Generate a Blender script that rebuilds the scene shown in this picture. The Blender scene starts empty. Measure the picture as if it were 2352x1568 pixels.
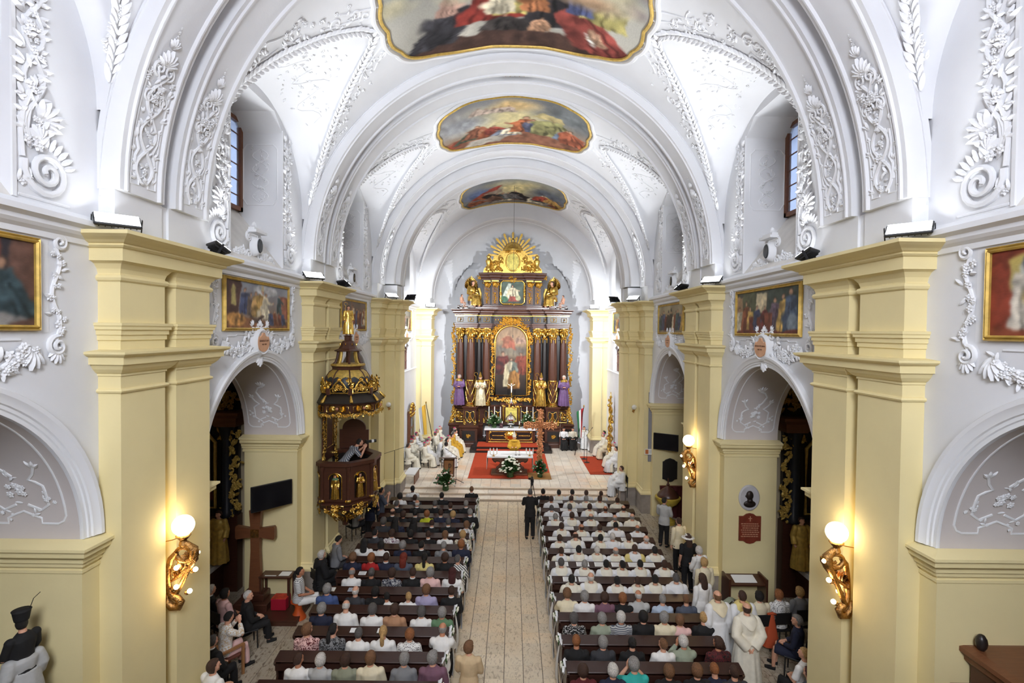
import bpy, math, random
import numpy as np
from mathutils import Matrix, Vector
from mathutils.geometry import tessellate_polygon
PI = math.pi
sc = bpy.context.scene
COL = sc.collection

# ------------------------------------------------------------------ camera
CAM_H = 7.6
FPX = 1176.0                      # focal length in pixels of the 2352x1568 frame (18 mm)
cam_d = bpy.data.cameras.new('camera')
cam_d.lens = 18.0
cam_d.sensor_width = 36.0
cam_d.clip_end = 200
cam = bpy.data.objects.new('camera', cam_d)
COL.objects.link(cam)
CAM_R = Matrix.Rotation(PI / 2 - math.atan(24 / FPX), 3, 'X') @ Matrix.Rotation(0.0107, 3, 'Z')
cam.matrix_world = Matrix.Translation((0, 0, CAM_H)) @ CAM_R.to_4x4()
sc.camera = cam

def at(px, py, Y=None, Z=None, X=None):
    """world point seen at a pixel, for a known depth, height or wall plane"""
    d = CAM_R @ Vector(((px - 1176) / FPX, -(py - 784) / FPX, -1))
    if Y is not None:
        k = Y / d.y
    elif Z is not None:
        k = (Z - CAM_H) / d.z
    else:
        k = X / d.x
    return Vector((d.x * k, d.y * k, CAM_H + d.z * k))

# ------------------------------------------------------------------ world, view, large lights
w = bpy.data.worlds.new('overcast_day')
sc.world = w
w.use_nodes = True
w.node_tree.nodes['Background'].inputs[0].default_value = (0.62, 0.74, 1.0, 1)
w.node_tree.nodes['Background'].inputs[1].default_value = 6.0
sc.view_settings.view_transform = 'Standard'
sc.view_settings.look = 'None'
sc.view_settings.gamma = 1.0
sc.view_settings.use_curve_mapping = False
sc.view_settings.exposure = 0.5
sc.cycles.max_bounces = 5
sc.cycles.diffuse_bounces = 4
sc.cycles.glossy_bounces = 2
sc.cycles.transmission_bounces = 3
sc.cycles.adaptive_threshold = 0.1
sc.cycles.caustics_reflective = False
sc.cycles.caustics_refractive = False
FLOOD = 36.0      # watts of a cornice floodlight
CHANCEL_FLOOD = 560.0
FLOOD_PANEL = 8.0

def area_light(name, loc, target, sx, sy, power, col):
    d = bpy.data.lights.new(name, 'AREA')
    d.shape = 'RECTANGLE'; d.size = sx; d.size_y = sy; d.energy = power; d.color = col; d.spread = 2.2
    o = bpy.data.objects.new(name, d); COL.objects.link(o)
    o.location = loc
    o.rotation_euler = (Vector(target) - Vector(loc)).to_track_quat('-Z', 'Y').to_euler()
    return o

# added fill for the lower nave, set before the unseen west window
area_light('west_fill_light', (0, -3.7, 11.8), (0, 15, 1.5), 3.0, 4.4, 480, (0.96, 0.97, 1.0))

# ------------------------------------------------------------------ helpers
def tag(o, label=None, cat=None, group=None, kind=None):
    if label: o['label'] = label
    if cat: o['category'] = cat
    if group: o['group'] = group
    if kind: o['kind'] = kind
    return o

def empty(name, loc=(0, 0, 0), rz=0.0, label=None, cat=None, group=None, kind=None, parent=None):
    o = bpy.data.objects.new(name, None)
    o.empty_display_size = 0.1
    COL.objects.link(o)
    o.location = loc
    o.rotation_euler = (0, 0, rz)
    if parent: o.parent = parent
    return tag(o, label, cat, group, kind)

def copy_tree(o, parent=None):
    c = o.copy(); COL.objects.link(c); c.parent = parent
    for ch in o.children: copy_tree(ch, c)
    return c

def rotm(rx=0, ry=0, rz=0, loc=(0, 0, 0), s=1):
    m = Matrix.Translation(loc) @ Matrix.Rotation(rz, 4, 'Z') @ Matrix.Rotation(ry, 4, 'Y') @ Matrix.Rotation(rx, 4, 'X')
    if s != 1:
        ss = s if isinstance(s, (tuple, list)) else (s, s, s)
        m = m @ Matrix.Diagonal((ss[0], ss[1], ss[2], 1))
    return m

class MB:
    def __init__(s):
        s.V = []; s.F = []; s.n = 0
    def add(s, v, f, M=None):
        v = np.asarray(v, float).reshape(-1, 3)
        if M is not None:
            a = np.array(M)
            v = v @ a[:3, :3].T + a[:3, 3]
        n = s.n
        s.V.append(v); s.n += len(v)
        s.F.extend([tuple(i + n for i in q) for q in f])
        return s
    def mb(s, o, M=None, fn=None):
        v, f = o.data()
        if fn is not None: v = fn(v)
        return s.add(v, f, M)
    def data(s):
        return (np.concatenate(s.V) if s.V else np.zeros((0, 3))), s.F
    def box(s, x0, x1, y0, y1, z0, z1, M=None):
        v = [(x, y, z) for z in (z0, z1) for y in (y0, y1) for x in (x0, x1)]
        return s.add(v, [(0, 2, 3, 1), (4, 5, 7, 6), (0, 1, 5, 4), (2, 6, 7, 3), (0, 4, 6, 2), (1, 3, 7, 5)], M)
    def bevbox(s, x0, x1, y0, y1, z0, z1, b, M=None):
        """box with chamfered edges"""
        pts = []; 
        cx, cy, cz = (x0 + x1) / 2, (y0 + y1) / 2, (z0 + z1) / 2
        hx, hy, hz = (x1 - x0) / 2, (y1 - y0) / 2, (z1 - z0) / 2
        b = min(b, hx * .98, hy * .98, hz * .98)
        for z, d in ((-hz, b), (-hz + b, 0), (hz - b, 0), (hz, b)):
            for (sx, sy) in ((-1, -1), (1, -1), (1, 1), (-1, 1)):
                bx = b
                if sx * sy > 0:
                    o = [(sx * (hx - d), sy * (hy - bx - d * .4)), (sx * (hx - bx - d * .4), sy * (hy - d))]
                else:
                    o = [(sx * (hx - bx - d * .4), sy * (hy - d)), (sx * (hx - d), sy * (hy - bx - d * .4))]
                pts += [(cx + p[0], cy + p[1], cz + z) for p in o]
        # order the 8 ring points by angle
        ring = []
        for k in range(4):
            r = pts[k * 8:(k + 1) * 8]
            r.sort(key=lambda p: math.atan2((p[1] - cy) / hy, (p[0] - cx) / hx))
            ring += r
        f = [tuple(range(7, -1, -1)), tuple(range(24, 32))]
        for k in range(3):
            for i in range(8):
                j = (i + 1) % 8
                f.append((k * 8 + i, k * 8 + j, k * 8 + 8 + j, k * 8 + 8 + i))
        return s.add(ring, f, M)
    def grid(s, P, M=None, closeu=False, closev=False):
        P = np.asarray(P, float)
        nu, nv = P.shape[:2]
        f = []
        for i in range(nu if closeu else nu - 1):
            for j in range(nv if closev else nv - 1):
                a = i * nv + j; b = ((i + 1) % nu) * nv + j
                c = ((i + 1) % nu) * nv + (j + 1) % nv; d = i * nv + (j + 1) % nv
                f.append((a, b, c, d))
        return s.add(P.reshape(-1, 3), f, M)
    def tube(s, pts, r, n=8, cap=True, closed=False, M=None, flat=1.0):
        pts = [Vector(p) for p in pts]
        k = len(pts)
        rr = r if isinstance(r, (list, tuple, np.ndarray)) else [r] * k
        up = None; rings = []
        for i in range(k):
            if closed:
                t = pts[(i + 1) % k] - pts[i - 1]
            else:
                t = pts[min(i + 1, k - 1)] - pts[max(i - 1, 0)]
            if t.length < 1e-9: t = Vector((0, 0, 1))
            t.normalize()
            if up is None:
                up = Vector((0, 0, 1)) if abs(t.z) < .9 else Vector((0, 1, 0))
            a = up - t * up.dot(t)
            if a.length < 1e-6: a = t.orthogonal()
            a.normalize(); up = a
            b = t.cross(a)
            rings.append([tuple(pts[i] + (a * math.cos(q) * flat + b * math.sin(q)) * rr[i]) for q in [2 * PI * j / n for j in range(n)]])
        f = []
        for i in range(k if closed else k - 1):
            i2 = (i + 1) % k
            for j in range(n):
                f.append((i * n + j, i * n + (j + 1) % n, i2 * n + (j + 1) % n, i2 * n + j))
        if cap and not closed:
            f.append(tuple(range(n - 1, -1, -1))); f.append(tuple((k - 1) * n + j for j in range(n)))
        return s.add([p for q in rings for p in q], f, M)
    def lathe(s, prof, n=16, M=None, a0=0.0, a1=2 * PI, cap=True):
        full = abs(a1 - a0 - 2 * PI) < 1e-6
        m = n if full else n + 1
        v = [(r * math.cos(a0 + (a1 - a0) * j / n), r * math.sin(a0 + (a1 - a0) * j / n), z) for r, z in prof for j in range(m)]
        f = []
        for i in range(len(prof) - 1):
            for j in range(n):
                j2 = (j + 1) % m
                f.append((i * m + j, i * m + j2, (i + 1) * m + j2, (i + 1) * m + j))
        if cap and full:
            if prof[0][0] > 1e-4: f.append(tuple(range(m - 1, -1, -1)))
            if prof[-1][0] > 1e-4: f.append(tuple((len(prof) - 1) * m + j for j in range(m)))
        return s.add(v, f, M)
    def sphere(s, c, r, nu=12, nv=8, M=None):
        r = r if isinstance(r, (tuple, list)) else (r, r, r)
        v = [(c[0], c[1], c[2] - r[2])]
        for i in range(1, nv):
            p = -PI / 2 + PI * i / nv
            for j in range(nu):
                q = 2 * PI * j / nu
                v.append((c[0] + r[0] * math.cos(p) * math.cos(q), c[1] + r[1] * math.cos(p) * math.sin(q), c[2] + r[2] * math.sin(p)))
        v.append((c[0], c[1], c[2] + r[2]))
        f = [(0, 1 + (j + 1) % nu, 1 + j) for j in range(nu)]
        for i in range(nv - 2):
            for j in range(nu):
                f.append((1 + i * nu + j, 1 + i * nu + (j + 1) % nu, 1 + (i + 1) * nu + (j + 1) % nu, 1 + (i + 1) * nu + j))
        t = len(v) - 1
        f += [(t, 1 + (nv - 2) * nu + j, 1 + (nv - 2) * nu + (j + 1) % nu) for j in range(nu)]
        return s.add(v, f, M)
    def ext(s, outer, holes=(), t0=0.0, t1=0.1, M=None, fn=None, front=True, back=True):
        """extrude a 2D polygon with holes; local coords (a, b, t)"""
        polys = [outer] + list(holes)
        flat = [p for q in polys for p in q]
        tri = tessellate_polygon([[Vector((p[0], p[1], 0)) for p in q] for q in polys])
        n = len(flat)
        v = [(p[0], p[1], t0) for p in flat] + [(p[0], p[1], t1) for p in flat]
        f = []
        if front: f += [tuple(t) for t in tri]
        if back: f += [(t[2] + n, t[1] + n, t[0] + n) for t in tri]
        o = 0
        for q in polys:
            k = len(q)
            for i in range(k):
                j = (i + 1) % k
                f.append((o + i, o + j, n + o + j, n + o + i))
            o += k
        v = np.asarray(v, float)
        if fn is not None: v = fn(v)
        return s.add(v, f, M)
    def sweep(s, path, prof, closed=False, mirror=1, cap=True):
        """sweep profile (offset, z) along a plan path, mitred; offset goes to the left of travel"""
        P = [Vector(p) for p in path]; k = len(P)
        mit = []
        for i in range(k):
            def nrm(a, b):
                d = (b - a); d.normalize(); return Vector((-d.y, d.x))
            if closed or 0 < i < k - 1:
                n0 = nrm(P[i - 1], P[i]); n1 = nrm(P[i], P[(i + 1) % k])
                m = n0 + n1
                m = m / max(m.length_squared, 1e-6) * 2
            elif i == 0: m = nrm(P[0], P[1])
            else: m = nrm(P[-2], P[-1])
            mit.append(m)
        np_ = len(prof)
        v = [(mirror * (P[i].x + o * mit[i].x), P[i].y + o * mit[i].y, z) for i in range(k) for o, z in prof]
        f = []
        for i in range(k if closed else k - 1):
            i2 = (i + 1) % k
            for j in range(np_ - 1):
                f.append((i * np_ + j, i2 * np_ + j, i2 * np_ + j + 1, i * np_ + j + 1))
        if cap and k > 2:
            f.append(tuple(i * np_ + np_ - 1 for i in range(k)))
            f.append(tuple(i * np_ for i in range(k - 1, -1, -1)))
        return s.add(v, f)
    def obj(s, name, m=None, parent=None, smooth=None, kind=None, recalc=False):
        v, f = s.data()
        me = bpy.data.meshes.new(name)
        me.from_pydata(v.tolist(), [], f)
        if recalc:
            import bmesh
            b = bmesh.new(); b.from_mesh(me); bmesh.ops.recalc_face_normals(b, faces=b.faces); b.to_mesh(me); b.free()
        if smooth is not None:
            me.polygons.foreach_set('use_smooth', [True] * len(me.polygons))
            if smooth < 3: me.set_sharp_from_angle(angle=smooth)
        o = bpy.data.objects.new(name, me)
        COL.objects.link(o)
        if m is not None: me.materials.append(m)
        if parent is not None: o.parent = parent
        if kind: o['kind'] = kind
        return o

def arc(cx, cy, r, a0, a1, n):
    return [(cx + r * math.cos(a0 + (a1 - a0) * i / n), cy + r * math.sin(a0 + (a1 - a0) * i / n)) for i in range(n + 1)]

# ------------------------------------------------------------------ materials
MATS = {}
def mat(name, col=None, rough=.6, metal=0.0, var=.0, scale=6.0, bump=0.0, bscale=40.0, emit=None, estr=0.0, spec=.5,
        col2=None, rnd=0.0, coat=0.0, trans=0.0, sheen=0.0):
    if name in MATS: return MATS[name]
    m = bpy.data.materials.new(name); MATS[name] = m
    m.use_nodes = True
    nt = m.node_tree; N = nt.nodes; L = nt.links
    b = N['Principled BSDF']
    b.inputs['Roughness'].default_value = rough
    b.inputs['Metallic'].default_value = metal
    b.inputs['Specular IOR Level'].default_value = spec
    if coat: b.inputs['Coat Weight'].default_value = coat
    if trans: b.inputs['Transmission Weight'].default_value = trans
    if sheen: b.inputs['Sheen Weight'].default_value = sheen
    c = (*col, 1)
    b.inputs['Base Color'].default_value = c
    if emit:
        b.inputs['Emission Color'].default_value = (*emit, 1)
        b.inputs['Emission Strength'].default_value = estr
    if var or col2 or rnd:
        tc = N.new('ShaderNodeTexCoord')
        no = N.new('ShaderNodeTexNoise'); no.inputs['Scale'].default_value = scale; no.inputs['Detail'].default_value = 5
        L.new(tc.outputs['Object'], no.inputs['Vector'])
        mx = N.new('ShaderNodeMix'); mx.data_type = 'RGBA'
        c2 = col2 if col2 else tuple(x * (1 - var) for x in col)
        c1 = col if col2 else tuple(min(1, x * (1 + var * .6)) for x in col)
        mx.inputs[6].default_value = (*c1, 1); mx.inputs[7].default_value = (*c2, 1)
        mr = N.new('ShaderNodeMapRange'); mr.inputs[1].default_value = .35; mr.inputs[2].default_value = .65
        L.new(no.outputs['Fac'], mr.inputs[0]); L.new(mr.outputs[0], mx.inputs[0])
        out = mx.outputs[2]
        if rnd:
            oi = N.new('ShaderNodeObjectInfo')
            hs = N.new('ShaderNodeHueSaturation')
            mr2 = N.new('ShaderNodeMapRange'); mr2.inputs[3].default_value = 1 - rnd; mr2.inputs[4].default_value = 1 + rnd
            L.new(oi.outputs['Random'], mr2.inputs[0]); L.new(mr2.outputs[0], hs.inputs['Value'])
            L.new(out, hs.inputs['Color']); out = hs.outputs[0]
        L.new(out, b.inputs['Base Color'])
    if bump:
        tc = N.new('ShaderNodeTexCoord')
        no = N.new('ShaderNodeTexNoise'); no.inputs['Scale'].default_value = bscale; no.inputs['Detail'].default_value = 4
        L.new(tc.outputs['Object'], no.inputs['Vector'])
        bp = N.new('ShaderNodeBump'); bp.inputs['Strength'].default_value = bump; bp.inputs['Distance'].default_value = .02
        L.new(no.outputs['Fac'], bp.inputs['Height']); L.new(bp.outputs[0], b.inputs['Normal'])
    return m

def stone_mat(name, base, vein, warm, rough=.25, vs=3.0, amount=.5, rnd=.08):
    """veined marble tile"""
    m = bpy.data.materials.new(name); MATS[name] = m; m.use_nodes = True
    nt = m.node_tree; N = nt.nodes; L = nt.links; b = N['Principled BSDF']
    b.inputs['Roughness'].default_value = rough
    geo = N.new('ShaderNodeNewGeometry')
    mp = N.new('ShaderNodeMapping'); mp.inputs['Scale'].default_value = (1, .45, 1); mp.inputs['Rotation'].default_value = (0, 0, .6)
    L.new(geo.outputs['Position'], mp.inputs[0])
    n1 = N.new('ShaderNodeTexNoise'); n1.inputs['Scale'].default_value = vs * 3.2; n1.inputs['Detail'].default_value = 6; n1.inputs['Distortion'].default_value = 1.2
    L.new(mp.outputs[0], n1.inputs['Vector'])
    r1 = N.new('ShaderNodeMapRange'); r1.inputs[1].default_value = .52; r1.inputs[2].default_value = .70; r1.inputs[4].default_value = amount
    L.new(n1.outputs['Fac'], r1.inputs[0])
    n2 = N.new('ShaderNodeTexNoise'); n2.inputs['Scale'].default_value = .5; n2.inputs['Detail'].default_value = 3
    L.new(geo.outputs['Position'], n2.inputs['Vector'])
    r2 = N.new('ShaderNodeMapRange'); r2.inputs[1].default_value = .4; r2.inputs[2].default_value = .65
    L.new(n2.outputs['Fac'], r2.inputs[0])
    ma = N.new('ShaderNodeMix'); ma.data_type = 'RGBA'; ma.inputs[6].default_value = (*base, 1); ma.inputs[7].default_value = (*warm, 1)
    oi = N.new('ShaderNodeObjectInfo'); add = N.new('ShaderNodeMath'); add.operation = 'MULTIPLY'
    L.new(r2.outputs[0], add.inputs[0]); ad2 = N.new('ShaderNodeMapRange'); ad2.inputs[3].default_value = .3; ad2.inputs[4].default_value = 1.0
    L.new(oi.outputs['Random'], ad2.inputs[0]); L.new(ad2.outputs[0], add.inputs[1])
    L.new(add.outputs[0], ma.inputs[0])
    mb = N.new('ShaderNodeMix'); mb.data_type = 'RGBA'; mb.inputs[7].default_value = (*vein, 1)
    L.new(ma.outputs[2], mb.inputs[6]); L.new(r1.outputs[0], mb.inputs[0])
    hs = N.new('ShaderNodeHueSaturation'); mr2 = N.new('ShaderNodeMapRange'); mr2.inputs[3].default_value = 1 - rnd; mr2.inputs[4].default_value = 1 + rnd
    L.new(oi.outputs['Random'], mr2.inputs[0]); L.new(mr2.outputs[0], hs.inputs['Value']); L.new(mb.outputs[2], hs.inputs['Color'])
    L.new(hs.outputs[0], b.inputs['Base Color'])
    return m

def wood_mat(name, c1, c2, rough=.35, scale=2.0):
    m = bpy.data.materials.new(name); MATS[name] = m; m.use_nodes = True
    nt = m.node_tree; N = nt.nodes; L = nt.links; b = N['Principled BSDF']
    b.inputs['Roughness'].default_value = rough
    tc = N.new('ShaderNodeTexCoord'); mp = N.new('ShaderNodeMapping'); mp.inputs['Scale'].default_value = (scale * .5, scale * 6, scale * 6)
    L.new(tc.outputs['Object'], mp.inputs[0])
    n1 = N.new('ShaderNodeTexNoise'); n1.inputs['Scale'].default_value = 3; n1.inputs['Detail'].default_value = 5; n1.inputs['Distortion'].default_value = .6
    L.new(mp.outputs[0], n1.inputs['Vector'])
    mx = N.new('ShaderNodeMix'); mx.data_type = 'RGBA'; mx.inputs[6].default_value = (*c1, 1); mx.inputs[7].default_value = (*c2, 1)
    L.new(n1.outputs['Fac'], mx.inputs[0]); L.new(mx.outputs[2], b.inputs['Base Color'])
    return m

def vcol_mat(name, rough=.6, spec=.3):
    if name in MATS: return MATS[name]
    m = bpy.data.materials.new(name); MATS[name] = m; m.use_nodes = True
    nt = m.node_tree; N = nt.nodes; L = nt.links; b = N['Principled BSDF']
    b.inputs['Roughness'].default_value = rough; b.inputs['Specular IOR Level'].default_value = spec
    a = N.new('ShaderNodeAttribute'); a.attribute_name = 'paint'
    n1 = N.new('ShaderNodeTexNoise'); n1.inputs['Scale'].default_value = 60; n1.inputs['Detail'].default_value = 3
    hs = N.new('ShaderNodeHueSaturation'); mr = N.new('ShaderNodeMapRange'); mr.inputs[3].default_value = .85; mr.inputs[4].default_value = 1.15
    L.new(n1.outputs['Fac'], mr.inputs[0]); L.new(mr.outputs[0], hs.inputs['Value'])
    L.new(a.outputs['Color'], hs.inputs['Color']); L.new(hs.outputs[0], b.inputs['Base Color'])
    return m

def srgb(r, g, b):
    def f(c):
        c /= 255.0
        return c / 12.92 if c <= .04045 else ((c + .055) / 1.055) ** 2.4
    return (f(r), f(g), f(b))

M_WHITE = mat('white_limewash', (.78, .79, .815), .85, var=.03, scale=1.2, bump=.06, bscale=30)
M_STUCCO = mat('white_stucco', (.82, .83, .85), .8)
M_INTRADOS = mat('shaded_taupe_limewash', (.62, .57, .55), .85, var=.05, scale=1.0)  # dimness of the arch undersides put into the colour, besides a slight taupe
M_YELLOW = mat('yellow_limewash', srgb(236, 220, 166), .8, var=.04, scale=.9, bump=.05, bscale=25)
M_GREY = mat('grey_stone', srgb(150, 140, 130), .6, var=.15, scale=4, rnd=.06)
M_GOLD = mat('gold_leaf', (.78, .50, .12), .27, metal=1.0, var=.25, scale=14)
M_GOLDP = mat('gold_paint', (.62, .42, .10), .45, metal=.4, var=.2, scale=10)
M_DARKWOOD = wood_mat('dark_walnut', (.045, .016, .010), (.10, .036, .020), .33)
M_BLACKWOOD = mat('ebonised_wood', (.018, .014, .013), .35)
M_PEW = wood_mat('pew_wood', (.028, .012, .009), (.055, .022, .015), .3)
M_BROWN = wood_mat('brown_wood', (.13, .045, .02), (.22, .085, .035), .4)
M_OAK = wood_mat('oak', (.30, .13, .045), (.42, .20, .08), .45)
M_BLACK = mat('black_plastic', (.012, .012, .013), .4)
M_BLACKMET = mat('black_metal', (.02, .02, .022), .45, metal=.6)
M_CHROME = mat('polished_silver', (.75, .75, .76), .15, metal=1.0)
M_BRONZE = mat('gilded_bronze', (.50, .27, .09), .25, metal=1.0, var=.35, scale=20, bump=.6, bscale=60)
M_WHITECLOTH = mat('white_linen', (.82, .82, .82), .8)
M_PAPER = mat('paper', (.85, .85, .83), .7)
M_LEAF = mat('green_leaves', (.035, .09, .02), .5, var=.4, scale=12)
M_ROSE = mat('white_rose', (.85, .84, .70), .6, var=.1, scale=20)
M_RED = mat('red_carpet', srgb(186, 66, 30), .95, var=.06, scale=3, bump=.2, bscale=220)
M_GLASSDARK = mat('dark_glass', (.03, .035, .04), .08)
# ------------------------------------------------------------------ the church: dimensions (metres)
W = 5.88; P = 5.56; T = 1.45; XO = W + T            # wall plane, pilaster face, wall thickness
PIERS = [0.22, 7.27, 14.32, 21.41]                  # where each pair of pilasters starts along the nave
PL = 2.14
BAYS = [(PIERS[i] + PL, PIERS[i + 1]) for i in range(3)]
AR = 2.16; ASP = 4.68                               # arcade arch radius, springing height
ZC = 9.45                                           # centre of the nave barrel vault
CH_Y0, CH_Y1, CH_Z = 23.6, 30.5, 0.36               # chancel
CW = 5.7

def struct(o): o['kind'] = 'structure'; return o

# floor slabs
fl = MB(); fl.box(-11.2, 11.2, -4, 22.7, -.3, -.012)
floor = struct(fl.obj('floor', mat('tile_joint', (.22, .18, .14), .8)))
M_NTILE = stone_mat('nave_marble', srgb(232, 216, 188), srgb(128, 104, 86), srgb(226, 200, 164), .22, 5.0, .55)
M_STILE = stone_mat('side_marble', srgb(190, 178, 158), srgb(92, 74, 58), srgb(176, 156, 128), .25, 4.0, .8)
M_CTILE = stone_mat('chancel_marble', srgb(244, 234, 218), srgb(190, 160, 136), srgb(236, 200, 166), .2, 1.6, .3)
def tile_mesh(name, sx, sy, m, h=.014):
    b = MB(); g = .006
    b.add([(g, g, -h), (sx - g, g, -h), (sx - g, sy - g, -h), (g, sy - g, -h), (g + .004, g + .004, 0), (sx - g - .004, g + .004, 0), (sx - g - .004, sy - g - .004, 0), (g + .004, sy - g - .004, 0)],
          [(4, 5, 6, 7), (0, 1, 5, 4), (1, 2, 6, 5), (2, 3, 7, 6), (3, 0, 4, 7)])
    return b
TS = .43
base_tile = tile_mesh('tile', TS, TS, M_NTILE).obj('tile', M_NTILE, floor)
side_tile = tile_mesh('tile', TS, TS, M_STILE).obj('tile', M_STILE, floor)
used = {0: False, 1: False}
def put_tile(kind, x, y, z=0):
    src = (base_tile, side_tile)[kind]
    o = src if not used[kind] else src.copy()
    if used[kind]: COL.objects.link(o)
    used[kind] = True
    o.location = (x, y, z)
rest = MB()
aisle_x = [-1.39 + TS * i for i in range(6)]
ny = 0
for j in range(31):
    y = 22.66 - TS * (j + 1)
    for x in aisle_x: put_tile(0, x, y)
rs = MB()
tdata = tile_mesh('t', TS, TS, None)
for j in range(62):
    y = 22.66 - TS * (j + 1)
    for sx in (-1, 1):
        for k in range(3):
            x = -4.68 - TS * (k + 1) if sx < 0 else 4.6 + TS * k
            if j in range(10, 30) and k in (0, 1): put_tile(1, x, y)
            else: rs.mb(tdata, rotm(loc=(x, y, 0)))
        for k in range(15):
            x = -4.68 - TS * (k + 4) if sx < 0 else 4.6 + TS * (k + 3)
            if abs(x) < 11 and 6 < y < 21: rs.mb(tdata, rotm(loc=(x, y, 0)))
    if j >= 31:
        for x in aisle_x: rs.mb(tdata, rotm(loc=(x, y, 0)))
rs.obj('tile_field', M_STILE, floor, kind='stuff')
wd = MB()
for sx in (-1, 1):
    x0 = -4.68 if sx < 0 else aisle_x[-1] + TS
    x1 = aisle_x[0] if sx < 0 else 4.6
    wd.box(x0, x1, 8, 21.5, -.012, .0)
    wd.box(x0, x1, 21.5, 22.66, -.012, -.001)
wd.obj('pew_platform', mat('worn_boards', (.09, .06, .045), .6, var=.2), floor)

# chancel floor, three steps
cf = MB(); cf.box(-CW, CW, CH_Y0 + .02, 36.5, -.3, CH_Z - .012)
cfl = struct(cf.obj('floor_chancel', mat('chancel_joint', (.40, .33, .27), .8)))
CT = .47
ct = tile_mesh('tile', CT, CT, M_CTILE).obj('tile', M_CTILE, cfl)
first = True; rs = MB(); td = tile_mesh('t', CT, CT, None); cnt = 0
for j in range(17):
    for i in range(24):
        x = -5.64 + CT * i; y = CH_Y0 + .05 + CT * j
        hid = (abs(x + .23) < 2.4 and 25.6 < y) or y > 30.4 or abs(x + .23) > 4.9
        if not hid and cnt < 240:
            o = ct if first else ct.copy()
            if not first: COL.objects.link(o)
            first = False; o.location = (x, y, CH_Z); cnt += 1
        else: rs.mb(td, rotm(loc=(x, y, CH_Z)))
rs.obj('tile_field', M_CTILE, cfl, kind='stuff')
for k in range(3):
    y0 = 22.68 + .46 * k; y1 = y0 + (.46 if k < 2 else .06)
    st = empty('floor_step', (0, y0, .12 * k), kind='structure')
    b = MB(); b.box(-4.93, 4.93, 0.0, 1.0, -.05, .08); b.obj('riser', mat('step_riser', srgb(196, 178, 156), .4, var=.15, scale=3), st)
    n = 0
    rng = random.Random(k)
    x = -4.95
    while x < 4.93:
        l = min(rng.uniform(1.05, 1.5), 4.95 - x)
        if 4.95 - x - l < .3: l = 4.95 - x
        b = MB(); b.bevbox(x + .003, x + l - .003, -.03, y1 - y0 + .02, .08, .1199, .008); b.obj('step_slab', M_CTILE, st)
        x += l

lf = MB(); lf.box(-W, W, -4, 1.95, 5.75, 6.1)
struct(lf.obj('floor_organ_loft', M_OAK))
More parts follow.
